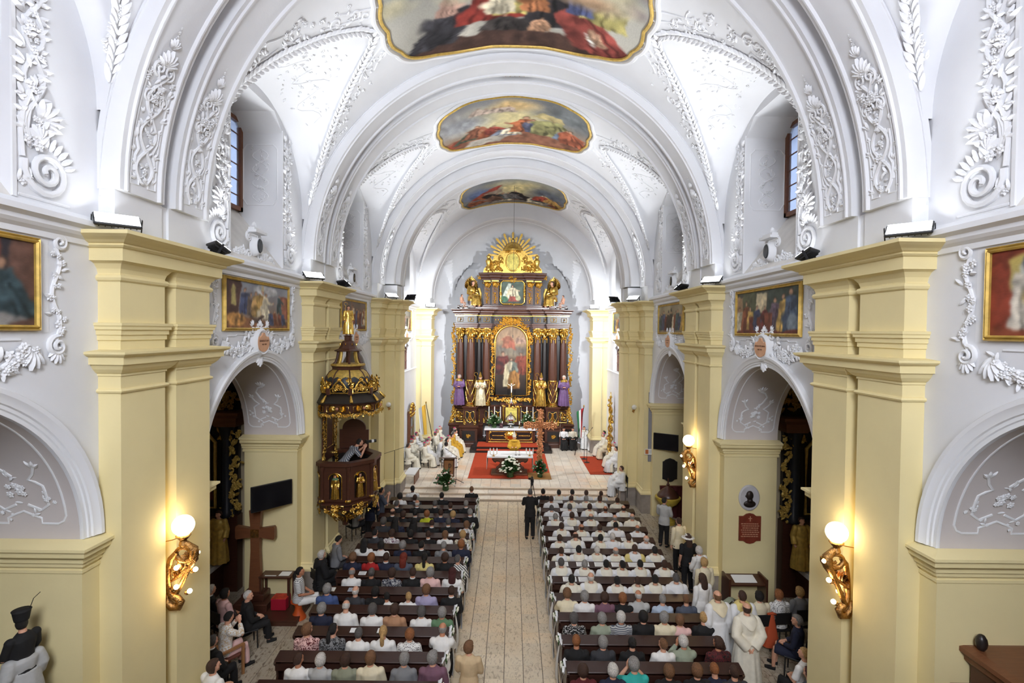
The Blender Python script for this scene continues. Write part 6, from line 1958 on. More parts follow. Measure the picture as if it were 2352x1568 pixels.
def candle(loc, h, r, label, group, holder=.35, m=None):
    o = empty('candle', loc, 0, label, 'candle', group)
    b = MB(); b.lathe([(.06, 0), (.065, .012), (.02, .03), (.018, holder * .5), (.03, holder * .52), (.016, holder * .56), (.018, holder * .92), (.045, holder * .95), (.045, holder)], 12); b.obj('candlestick', M_GOLD, o, smooth=.6)
    b = MB(); b.lathe([(r, holder), (r, holder + h), (r * .3, holder + h + .005)], 10); b.obj('wax', mat('candle_wax', (.85, .82, .74), .5), o, smooth=.6)
    b = MB(); b.tube([(0, 0, holder + h), (0, 0, holder + h + .02)], .003, 4); b.obj('wick', M_BLACK, o)
    return o
for k, px in enumerate((694, 803, 916, 1313, 1427, 1547)):
    candle((at(1040 + px / 8.4, 975, Y=32.3).x, 32.42, MZ), .75, .028, 'tall thin white candle on gilt stick, %s the tabernacle' % ('outermost left of', 'second left of', 'just left of', 'just right of', 'second right of', 'outermost right of')[k], 'six tall altar candles', .5)
for px, wd in ((955, 'beside the dark reliquary box'), (1285, 'beside the right bouquet')): candle((at(1040 + px / 8.4, 970, Y=31.9).x, 31.9, MZ), .2, .03, 'short candle on a slim brass stick ' + wd, 'two short altar candles', .22)
o = empty('reliquary', (-.02, 31.95, MZ), 0, 'silver domed reliquary standing in the middle of the altar cloth', 'reliquary')
b = MB(); b.lathe([(.2, 0), (.2, .03), (.08, .07), (.06, .16), (.2, .22), (.26, .28), (.24, .32), (.12, .36), (.1, .4)], 20); b.obj('silver_foot', M_CHROME, o, smooth=.6)
b = MB(); b.lathe([(.1, .4), (.32, .5), (.34, .56), (.3, .62), (.26, .72), (.14, .84), (.05, .88), (.05, .94), (.02, .98), (0, 1.0)], 20); b.obj('silver_dome', M_CHROME, o, smooth=.6)
o = empty('altar_cross', (0, 32.35, CH_Z + 2.6), 0, 'white and gold crucifix standing above the tabernacle', 'crucifix')
b = MB(); b.lathe([(.16, 0.02), (.18, .1), (.08, .25), (.05, .4)], 14); b.obj('cross_foot', M_CHROME, o, smooth=.6)
b = MB(); b.box(-.035, .035, -.03, .03, .4, 1.55); b.box(-.28, .28, -.03, .03, 1.18, 1.26); b.obj('cross_beam', M_GOLD, o)
b = MB(); b.tube([(0, -.06, .75), (0, -.06, 1.0), (0, -.06, 1.2)], [.03, .05, .04], 8); b.tube([(-.22, -.05, 1.27), (0, -.06, 1.17), (.22, -.05, 1.27)], .02, 6); b.sphere((0, -.07, 1.28), .05, 8, 6); b.obj('corpus', mat('ivory_white', (.8, .76, .68), .4), o, smooth=1.0)
o = empty('icon_shrine', (-.62, 31.85, MZ), 0, 'small dark reliquary box with a cross on the altar cloth', 'reliquary')
b = MB(); b.bevbox(-.1, .1, -.05, .05, 0, .3, .02); b.obj('box', mat('violet_box', (.06, .02, .03), .4), o)
b = MB(); b.box(-.012, .012, -.06, -.05, .06, .24); b.box(-.05, .05, -.06, -.05, .14, .17); b.obj('cross', M_CHROME, o)

# ------------------------------------------------------------------ bouquets
def bouquet(loc, label, R_, H_, n_leaf, n_rose, seed, rose=None, cat='flowers', front_only=False, low=False, pot=True, group=None, leafk=1.6):
    o = empty('bouquet', loc, 0, label, cat, group); r = random.Random(seed)
    g = MB()
    for i in range(n_leaf):
        a = r.uniform(0, 2 * PI); e = r.uniform(.1, 1.4)
        d = Vector((math.cos(a) * math.cos(e), math.sin(a) * math.cos(e), math.sin(e) * (1 if not low else .8)))
        p = Vector((d.x * R_ * .5 * r.random(), d.y * R_ * .5 * r.random(), H_ * .25 + H_ * .5 * r.random() * d.z))
        place(g, LEAF, p, d.cross(Vector((0, 0, 1))).cross(d) + Vector((0, 0, .01)), d, leafk * r.uniform(.7, 1.3) * R_ / .35)
    g.obj('foliage', M_LEAF, o, smooth=1.2)
    if pot:
        g = MB(); g.lathe([(R_ * .3, 0), (R_ * .36, .04), (R_ * .3, H_ * .3)], 12); g.obj('vase', M_LEAF, o)
    for i in range(n_rose):
        a = 2.4 * i + r.uniform(-.3, .3); e = .05 + 1.35 * ((i + .5) / n_rose)
        if front_only: a = -PI / 2 + r.uniform(-1.5, 1.5)
        d = Vector((math.cos(a) * math.cos(e), math.sin(a) * math.cos(e), math.sin(e)))
        p = Vector((d.x * R_ * 1.08, d.y * R_ * 1.08, H_ * .3 + d.z * H_ * .72))
        q = MB(); k = r.uniform(.85, 1.15) * R_ / .45
        for j in range(7):
            b_ = 2.4 * j; rr_ = (.006 + .0045 * j) * k
            q.sphere((p.x + rr_ * math.cos(b_), p.y + rr_ * math.sin(b_) * .8, p.z + rr_ * math.sin(b_ * 1.3) * .7), .028 * k, 7, 5)
        q.obj('rose', (rose[i % len(rose)] if rose else M_ROSE), o, smooth=3.2)
    return o
for sx, lab in ((-1, 'bouquet of white roses on the altar cloth left of the reliquary'), (1, 'bouquet of white roses on the altar cloth behind the copper cross')):
    bouquet((at(1135 if sx < 0 else 1212, 975, Y=31.9).x, 31.95, MZ), lab, .42, .75, 120, 14, 7 + sx)

# ------------------------------------------------------------------ altar statues: bodies and robes of one piece each
M_PURPLE = mat('purple_glaze', srgb(104, 74, 118), .5, var=.25, scale=6)
M_SILVERG = mat('pale_gilding', (.78, .70, .48), .35, metal=.6, var=.2, scale=8)
def statue(kind, loc, rz, sc_, label, robe, mantle=None, head=None, hairc='white', wings=False, skin=None, bare=False, group=None, staff=False):
    D = MESH[kind]; J = D['pose']
    o = bpy.data.objects.new('statue', D['body']); COL.objects.link(o)
    o.material_slots[0].link = 'OBJECT'; o.material_slots[0].material = skin or SKINS[0]
    o.location = loc; o.rotation_euler = (0, 0, rz); o.scale = (sc_,) * 3
    tag(o, label, 'statue', group)
    rot = (J.pitch, 0, J.yaw)
    if not bare:
        inst('robe', D['robe'], robe, o)
        if mantle: m_ = inst('mantle', D['hood'], mantle, o); m_.scale = (1.25, 1.25, 1.6); m_.location = (0, -.03, -.9 if kind.startswith('stand') else -.62)
    inst('hair', HMESH['curly'], hair_mat(hairc), o, J.head, rot)
    if head: inst(head, HMESH[head], M_GOLD, o, J.head, rot)
    if staff:
        q = MB(); q.tube([(.26, .3, 0), (.24, .3, 1.75)], .014, 6); q.tube([(.24 + .1 * math.sin(t), .3, 1.85 - .1 * math.cos(t)) for t in np.linspace(0, 5, 12)], .014, 6); q.obj('crosier', M_GOLD, o)
    if wings:
        for sg in (-1, 1):
            q = MB()
            for i in range(9):
                a = .15 + i * .16
                q.add(LEAF[0] * (2.6, 3.6 - .12 * i, 1.0), LEAF[1], Matrix.Translation((sg * .08, -.16, HIPZ + .42)) @ Matrix.Rotation(-sg * a, 4, 'Y') @ Matrix.Rotation(PI / 2, 4, 'X') @ Matrix.Scale(sg, 4, (1, 0, 0)))
            q.obj('wing', M_GOLD, o, smooth=1.0)
    return o
ZT = CH_Z + 2.5
statue('stand_r', (-3.3, YA - .42, ZT), PI, 1.12, 'statue in purple habit with gold cape on the left end of the high altar', M_PURPLE, M_GOLD, None, 'grey')
statue('stand_r', (3.3, YA - .42, ZT), PI, 1.12, 'statue in purple habit with gold cape on the right end of the high altar', M_PURPLE, M_GOLD, None, 'white')
statue('stand_orant', (-1.95, YA - .62, ZT), PI, 1.1, 'pale gilded bishop statue with mitre, left of the altar painting', M_SILVERG, M_GOLD, 'mitre', 'grey', staff=True)
statue('stand_orant', (1.85, YA - .62, ZT), PI, 1.1, 'all-gold bishop statue with mitre, right of the altar painting', M_GOLD, M_GOLD, 'mitre', 'grey', staff=True)
for s in (-1, 1):
    sd = 'left' if s < 0 else 'right'
    statue('sit_l' if s < 0 else 'sit_r', (s * 2.55, YA + .15, CH_Z + 8.75), PI - s * .5, 1.25, 'gilded winged angel sitting on the %s end of the altar cornice' % sd, M_GOLD, None, None, 'brown', wings=True)
    statue('sit', (s * 3.25, YA + .15, CH_Z + 8.72), PI - s * .9, .62, 'small bare putto on a silver cloud at the %s end of the altar cornice' % sd, None, None, None, 'brown', bare=True)
    o = empty('silver_cloud', (s * 3.1, YA + .1, CH_Z + 8.64), 0, 'silver carved cloud under the putto, %s end of altar cornice' % sd, 'carving')
    b = MB()
    for i in range(9): b.sphere((-.35 + .09 * i, .0 + .05 * math.sin(i * 2), .08 + .05 * math.cos(i * 1.7)), .11, 10, 7)
    b.obj('cloud', M_CHROME, o, smooth=3.2)
    b = MB(); b.bevbox(-s * .55 - .2, -s * .55 + .2, -.1, .3, .02, .75, .03); b.obj('plinth', M_DARKWOOD, o)
# ------------------------------------------------------------------ pulpit on the left, hung on the second pier
# plan: half octagon around (PX, PY), open side to the pier
PX, PY = -4.98, 15.35; PS = .85; PZ0 = 2.33
PR = 1.12
pul = empty('pulpit', (PX, PY, PZ0), 0, 'carved walnut and gilt pulpit basket with niche figures, on the pier', 'pulpit'); pul.scale = (PS,) * 3
def octo(r, n=8, a0=PI / 8): return [(r * math.cos(a0 + 2 * PI * i / n), r * math.sin(a0 + 2 * PI * i / n)) for i in range(n)]
def osw(name, prof, m, parent, r=1.0):
    b = MB(); n = 8
    pts = [[(pr * math.cos(PI / 8 + 2 * PI * i / n), pr * math.sin(PI / 8 + 2 * PI * i / n), z) for i in range(n)] for pr, z in prof]
    b.grid(pts, closev=True)
    b.F.append(tuple(range(n - 1, -1, -1))); b.F.append(tuple((len(prof) - 1) * n + i for i in range(n)))
    return b.obj(name, m, parent)
# z local: floor of the basket at .55, rim at 1.75
osw('basket_base', [(.86, .0), (.9, .04), (1.0, .08), (1.0, .2), (1.08, .24), (1.16, .3), (1.16, .34), (1.06, .38), (1.02, .42)], M_DARKWOOD, pul)
osw('basket_floor', [(.98, .40), (.98, .44)], M_BLACKWOOD, pul)
for i in range(8):
    a = 2 * PI * i / 8
    if abs(a - PI) < .1: continue                      # open towards the pier
    ap_ = PR * math.cos(PI / 8) - .08; hw = PR * math.sin(PI / 8) - .02
    M = Matrix.Rotation(a - PI / 2, 4, 'Z') @ Matrix.Translation((0, ap_, 0)) @ Matrix.Rotation(PI, 4, 'Z')      # local -Y faces outwards
    niche = [(-.2, .5), (.2, .5), (.2, 1.16)] + [(.2 * math.cos(t), 1.16 + .2 * math.sin(t)) for t in np.linspace(0, PI, 14)[1:-1]] + [(-.2, 1.16)]
    b = MB(); b.ext([(-hw, .42), (hw, .42), (hw, 1.62), (-hw, 1.62)], [niche], 0, .09, fn=lambda v: np.stack([v[:, 0], -v[:, 2], v[:, 1]], 1), M=M)
    p_ = b.obj('panel', M_DARKWOOD, pul, recalc=True)
    b = MB(); b.box(-hw, hw, .0, .03, .42, 1.62, M=M); b.obj('niche_back', M_BLACKWOOD, p_)
    b = MB(); b.tube([M @ Vector((x * 1.12, -.10, z + (.02 if z > 1 else 0))) for x, z in niche[1:]], .018, 6); b.obj('niche_arch', M_GOLD, p_)
    R = Relief(i); R.palmette(0, 1.2, 0, .8, 7); R.out('shell', lambda v, M=M: (np.stack([v[:, 0], -.02 - v[:, 2], v[:, 1]], 1) @ np.array(M)[:3, :3].T + np.array(M)[:3, 3]), p_, M_GOLD)
    R = Relief(20 + i); R.cluster(0, .2, .12, 12, .9); R.line([(-.28, .12), (.28, .12), (.28, .28), (-.28, .28)], .014, closed=True); R.cluster(0, .0, .1, 9, 1.0); R.cluster(-.3, .1, .07, 5, .9); R.cluster(.3, .1, .07, 5, .9)
    R.out('gilt_carving', lambda v, M=M: (np.stack([v[:, 0], -.1 - v[:, 2], v[:, 1]], 1) @ np.array(M)[:3, :3].T + np.array(M)[:3, 3]), p_, M_GOLD)
    # small column at the corner
    a2 = a + PI / 8
    cx, cy = (PR + .02) * math.cos(a2), (PR + .02) * math.sin(a2)
    if abs(math.cos(a2) + .92) > .1 or True:
        b = MB(); b.lathe([(.09, .44), (.09, .48), (.065, .52), (.06, 1.45), (.075, 1.5), (.085, 1.56), (.085, 1.6)], 12, Matrix.Translation((cx, cy, 0))); b.obj('corner_column', M_DARKWOOD, pul, smooth=.5)
        b = MB(); b.lathe([(.1, .42), (.105, .46), (.08, .5)], 12, Matrix.Translation((cx, cy, 0))); b.obj('column_ring', M_GOLD, pul, smooth=.6)
# rim
b = MB(); o8 = octo(PR + .13); i8 = octo(PR - .16)
b.ext(o8, [i8[::-1]], 1.62, 1.74); b.obj('rim', M_DARKWOOD, pul, recalc=True)
# hanging boss below
b = MB(); b.lathe([(.0, -.75), (.1, -.72), (.12, -.6), (.2, -.5), (.3, -.3), (.55, -.12), (.8, -.02), (.86, .02)], 20); b.obj('lower_cone', M_DARKWOOD, pul, smooth=.7)
R = Relief(50)
for i in range(60): R.cluster(i * .105, -.12 - .32 * ((i * 7) % 5) / 5, .08, 4, 1.0)
R.out('lower_carving', lambda v: np.stack([(.62 + (v[:, 1] + .1) * .9 + v[:, 2]) * np.cos(v[:, 0]), (.62 + (v[:, 1] + .1) * .9 + v[:, 2]) * np.sin(v[:, 0]), v[:, 1] - .05], 1), pul, M_GOLD, kind='stuff')
# back board between basket and canopy
bb = MB(); bb.box(-.64, -.58, -.55, .55, 1.6, 3.4); bb.obj('back_board', M_DARKWOOD, pul)
bb = MB(); bb.box(-.58, -.56, -.3, .3, 1.9, 3.25); bb.obj('back_panel', mat('walnut_panel', (.09, .035, .02), .35, var=.2), pul)
R = Relief(51); R.line([(-.32, .3), (.32, .3), (.32, 1.5), (-.32, 1.5)], .018, closed=True)
for sg in (-1, 1):
    for i in range(15): R.cluster(sg * .44, .2 + i * .1, .03, 2, .6)
    for i in range(26): R.cluster(sg * (.62 + .05 * math.sin(i * .4)), -.55 + i * .085, .07, 3, 1.0)
    R.scroll(sg * .66, -.1, .16, 1.5, PI / 2, sg, .04)
R.out('board_carving', lambda v: np.stack([-.57 + v[:, 2], v[:, 0], 1.75 + v[:, 1]], 1), pul, M_GOLD, kind='stuff')
# arched door of the pulpit stair behind
dr = MB(); dr.ext([(-.55, 1.1), (.55, 1.1), (.55, 2.75), (.44, 2.75)] + [(.44 * math.cos(t), 2.8 + .36 * math.sin(t)) for t in np.linspace(0, PI, 14)] + [(-.44, 2.75), (-.55, 2.75)], (), 0, .08, fn=lambda v: np.stack([v[:, 0] - .1, 1.3 + v[:, 2], v[:, 1] - .35], 1)); dr.obj('stair_door', M_DARKWOOD, pul, recalc=True)
# ---- canopy
cn = empty('pulpit_canopy', (PX + .07, PY, 5.2), 0, 'black and gilt domed pulpit canopy with lantern and cherub frieze', 'canopy'); cn.scale = (.69, .69, .67)
CRR = 1.42
osw('canopy_fascia', [(CRR * .96, .0), (CRR * .98, .03), (CRR, .06), (CRR, .36), (CRR * 1.06, .40), (CRR * 1.08, .44)], M_DARKWOOD, cn)
osw('canopy_roof', [(CRR * 1.1, .43), (CRR * 1.1, .47), (CRR * .8, .82), (CRR * .76, .88)], M_BLACKWOOD, cn)
osw('canopy_soffit', [(.0, .02), (CRR * .95, .02)], M_DARKWOOD, cn)
b = MB(); b.lathe([(.86, .86), (.93, 1.0), (.95, 1.2), (.9, 1.45), (.76, 1.68), (.62, 1.78)], 32); b.obj('dome', mat('dark_slate', (.03, .035, .04), .4), cn, smooth=.8)
b = MB()
G = []
for i in range(65):
    a = 2 * PI * i / 64; f_ = 1.42 + .10 * abs(math.sin(a * 8)) 
    col_ = []
    for t in np.linspace(0, 1, 6):
        z = f_ + (1.80 - f_) * t
        rr_ = np.interp(z, [.86, 1.0, 1.2, 1.45, 1.68, 1.80], [.86, .93, .95, .9, .76, .60]) + .012
        col_.append((rr_ * math.cos(a), rr_ * math.sin(a), z))
    G.append(col_)
b.grid(G); b.obj('gilt_lambrequin', M_GOLDP, cn, smooth=1.0)
for i in range(8):
    a = PI / 8 + 2 * PI * i / 8
    b = MB(); b.tube([(np.interp(z, [.86, 1.0, 1.2, 1.45, 1.68, 1.8], [.86, .93, .95, .9, .76, .6]) * 1.02 * math.cos(a), np.interp(z, [.86, 1.0, 1.2, 1.45, 1.68, 1.8], [.86, .93, .95, .9, .76, .6]) * 1.02 * math.sin(a), z) for z in np.linspace(.9, 1.8, 9)], .03, 6); b.obj('dome_rib', M_DARKWOOD, cn)
    # gilded crest on each side, post and finial at each corner
    af = 2 * PI * i / 8
    M = Matrix.Rotation(af - PI / 2, 4, 'Z') @ Matrix.Translation((0, CRR * .78, 0)) @ Matrix.Rotation(PI, 4, 'Z')
    R = Relief(60 + i)
    R.line([(-.38, .82), (-.38, 1.02), (-.28, 1.05), (-.2, 1.2), (-.1, 1.32), (0, 1.38), (.1, 1.32), (.2, 1.2), (.28, 1.05), (.38, 1.02), (.38, .82)], .04); R.line([(-.38, .85), (.38, .85)], .03)
    R.cluster(0, 1.1, .16, 22, 1.0); R.scroll(-.2, .97, .11, 1.5, 0, 1, .03); R.scroll(.2, .97, .11, 1.5, PI, -1, .03); R.palmette(0, 1.36, 0, .7)
    R.out('gilt_crest', lambda v, M=M: (np.stack([v[:, 0], -.02 - v[:, 2], v[:, 1]], 1) @ np.array(M)[:3, :3].T + np.array(M)[:3, 3]), cn, M_GOLD)
    x, y = CRR * .84 * math.cos(a), CRR * .84 * math.sin(a)
    b = MB(); b.box(x - .08, x + .08, y - .08, y + .08, .78, 1.05); b.obj('corner_post', M_DARKWOOD, cn)
    R = Relief(70 + i); R.cluster(0, 0, .09, 12, 1.1); R.out('corner_finial', lambda v, x=x, y=y: np.stack([x + v[:, 0], y + v[:, 2] - .05, 1.22 + v[:, 1] * 1.6], 1), cn, M_GOLD)
    b = MB(); b.tube([(CRR * (1.1 - .04 * k) * math.cos(a), CRR * (1.1 - .04 * k) * math.sin(a), .48 + .07 * k) for k in range(5)], [.07, .08, .06, .05, .03], 8); b.obj('corner_scroll', M_GOLD, cn, smooth=1.0)
    # winged cherub head on the fascia and swags below
    Mf = Matrix.Rotation(af - PI / 2, 4, 'Z') @ Matrix.Translation((0, CRR * math.cos(PI / 8) + .02, 0)) @ Matrix.Rotation(PI, 4, 'Z')
    ff = lambda v, M=Mf: (np.stack([v[:, 0], -v[:, 2], v[:, 1]], 1) @ np.array(M)[:3, :3].T + np.array(M)[:3, 3])
    R = Relief(80 + i)
    for sg in (-1, 1):
        for k in range(6): R.leaf(sg * .06, .2, -sg * (1.0 + .16 * k), 1.7, .02)
    R.cluster(0, .0, .08, 10, 1.0)
    for k in range(9):
        for sg in (-1, 1): R.cluster(sg * (.12 + k * .055), -.03 - .07 * math.sin(PI * k / 8), .045, 3, .8)
    R.line([(-.45, .09), (.45, .09), (.45, .3), (-.45, .3)], .012, closed=True)
    R.out('gilt_cherub_wings', ff, cn, M_GOLD)
    b = MB(); b.sphere((0, -.07, .22), (.06, .06, .07), 10, 8, M=Mf); b.obj('cherub_head', SKINS[1], cn, smooth=3.2)
# lantern
osw('lantern_base', [(.60, 1.78), (.66, 1.82), (.66, 1.9), (.7, 1.94), (.7, 2.0), (.6, 2.02)], M_DARKWOOD, cn)
osw('lantern_gilt_band', [(.67, 1.95), (.72, 1.97), (.72, 2.03), (.66, 2.06)], M_GOLDP, cn)
for i in range(8):
    a = PI / 8 + 2 * PI * i / 8
    b = MB(); b.tube([(r_ * math.cos(a), r_ * math.sin(a), z) for r_, z in ((.62, 2.02), (.52, 2.1), (.45, 2.3), (.42, 2.5), (.42, 2.62))], .055, 6); b.obj('lantern_post', M_GOLDP if i % 2 else M_DARKWOOD, cn)
osw('lantern_roof', [(.56, 2.6), (.58, 2.64), (.5, 2.68), (.4, 2.72), (.34, 2.82), (.3, 2.95), (.24, 3.05), (.16, 3.08), (.16, 3.25), (.2, 3.28), (.2, 3.3), (.1, 3.32)], M_DARKWOOD, cn)
R = Relief(95)
for i in range(8): R.palmette(i * .785, .0, PI, .6, 3)
R.out('lantern_leaf', lambda v: np.stack([(.34 + v[:, 2]) * np.cos(v[:, 0]), (.34 + v[:, 2]) * np.sin(v[:, 0]), 2.98 + v[:, 1]], 1), cn, M_GOLD)
statue('stand', (PX + .07, PY, 5.2 + 3.32 * .67), PI + .6, .5, 'small gilded figure with banner staff on top of the pulpit canopy', M_GOLD, None, None, 'brown', staff=True)
for i, (a, hd) in enumerate(((-PI / 2, 'left'), (-PI / 4, 'right'), (0, 'far'))):
    ap_ = PR * math.cos(PI / 8) - .01
    statue('stand' if i != 1 else 'stand_orant', (PX + PS * ap_ * math.cos(a), PY + PS * ap_ * math.sin(a), PZ0 + PS * .5), a - PI / 2, .40, 'small gilt evangelist in the %s front niche of the pulpit' % {'left': 'loft-facing', 'right': 'corner', 'far': 'aisle-facing'}[hd], M_GOLD, cloth('green') if i == 0 else None, None, 'brown')
# ------------------------------------------------------------------ pews
LD = [20.07 - .881 * i for i in range(13)]         # depth of each pew back, pulpit side
RD = [19.9 - .887 * i for i in range(13)]          # font side
ORD = ['first', 'second', 'third', 'fourth', 'fifth', 'sixth', 'seventh', 'eighth', 'ninth', 'tenth', 'eleventh', 'twelfth', 'thirteenth']
def make_pew(x0, x1, name='pew'):
    """origin at the foot of the pew back; the sitter faces +Y"""
    o = empty(name, (0, 0, 0))
    b = MB(); b.bevbox(x0 + .04, x1 - .04, -.02, .40, .42, .455, .012); b.obj('seat', M_PEW, o)
    b = MB(); b.add([(x0 + .04, -.03, .40), (x1 - .04, -.03, .40), (x1 - .04, .01, .40), (x0 + .04, .01, .40), (x0 + .04, -.11, .97), (x1 - .04, -.11, .97), (x1 - .04, -.075, .97), (x0 + .04, -.075, .97)],
                    [(0, 1, 5, 4), (1, 2, 6, 5), (2, 3, 7, 6), (3, 0, 4, 7), (4, 5, 6, 7), (3, 2, 1, 0)]); b.obj('backrest', M_PEW, o)
    b = MB(); b.bevbox(x0, x1, -.155, .145, -.014, .016, .01, rotm(rx=.16, loc=(0, -.16, .985))); b.obj('book_ledge', M_PEW, o)
    b = MB(); b.box(x0 + .04, x1 - .04, -.34, -.31, .80, .93); b.obj('ledge_apron', M_PEW, o)
    b = MB(); b.bevbox(x0 + .06, x1 - .06, -.52, -.36, .12, .17, .02); b.box(x0 + .1, x0 + .16, -.48, -.4, 0, .12); b.box(x1 - .16, x1 - .1, -.48, -.4, 0, .12); b.obj('kneeler', M_PEW, o)
    side = [(-.33, 0), (.42, 0), (.42, .06), (.38, .10), (.40, .30), (.44, .46), (.40, .52), (.30, .55), (.18, .60), (.08, .72), (.02, .86), (.01, .98), (-.03, 1.02), (-.28, .98), (-.33, .94), (-.30, .88), (-.22, .8), (-.2, .6), (-.26, .4), (-.3, .2)]
    for x in (x0, x1 - .045):
        b = MB(); b.ext(side, (), 0, .045, fn=lambda v, x=x: np.stack([x + v[:, 2], v[:, 0], v[:, 1]], 1)); b.obj('end_panel', M_PEW, o, recalc=True)
    return o
LX0, LX1, RX0, RX1 = -4.68, -1.32, 1.14, 4.6
lp = make_pew(LX0, LX1); rp = make_pew(RX0, RX1)
for i in range(13):
    for src, D, x0, x1, sd in ((lp, LD, LX0, LX1, 'pulpit'), (rp, RD, RX0, RX1, 'font')):
        o = src if i == 0 else copy_tree(src)
        o.location = (0, D[i], 0)
        tag(o, 'dark wooden pew, %s from the altar steps, %s side' % (ORD[i], sd), 'pew', 'dark wooden pews in two blocks')
# white tulle bows with a rose on the aisle ends
def make_bow(s):
    o = empty('tulle_bow', (0, 0, 0))
    mt = mat('white_tulle', (.8, .8, .8), .9)
    for sg in (-1, 1):
        b = MB()
        pts = [(0, 0, 0), (s * .015, sg * .08, .06), (s * .02, sg * .14, .03), (s * .015, sg * .1, -.03), (0, 0, 0)]
        b.tube(pts, [.012, .03, .035, .03, .012], 8, flat=.45); b.obj('loop', mt, o, smooth=1.2)
    P_ = []
    for i in range(9):
        t = i / 8
        row = []
        for j in range(9):
            u = j / 8 - .5
            row.append((s * (.02 + .05 * math.sin(t * 2.2) + .02 * math.sin(j * 2.4) * t), u * (.05 + .20 * t) - .03 * t, -.03 - .62 * t - .05 * abs(u) * t))
        P_.append(row)
    b = MB(); b.grid(P_); b.obj('tail', mt, o, smooth=3.2)
    b = MB()
    for k in range(9):
        a = k * 2.4; q = .008 + .004 * k
        b.sphere((s * .045 + s * .012 * (k % 3), q * math.cos(a), .035 + q * math.sin(a) * .9), (.014, .02, .02), 7, 5)
    b.obj('rose', M_ROSE, o, smooth=3.2)
    b = MB()
    for k in range(3):
        b.add(LEAF[0] * .5, LEAF[1], Matrix.Translation((s * .03, 0, .02)) @ Matrix.Rotation(s * PI / 2, 4, 'Y') @ Matrix.Rotation(2 + k * 1.2, 4, 'Z'))
    b.obj('rose_leaf', M_LEAF, o)
    return o
bl = make_bow(1); br = make_bow(-1)
for i in range(13):
    for src, D, x, sd in ((bl, LD, LX1 + .01, 'pulpit'), (br, RD, RX0 - .01, 'font')):
        o = src if i == 0 else copy_tree(src)
        o.scale = (1.35, 1.35, 1.3); o.location = (x, D[i] - .1, .93); o.rotation_euler = (0, 0, ((i * 37) % 11 - 5) * .04)
        tag(o, 'white tulle bow with rose on aisle end of %s pew from altar, %s side' % (ORD[i], sd), 'bow', 'tulle bows along the aisle')

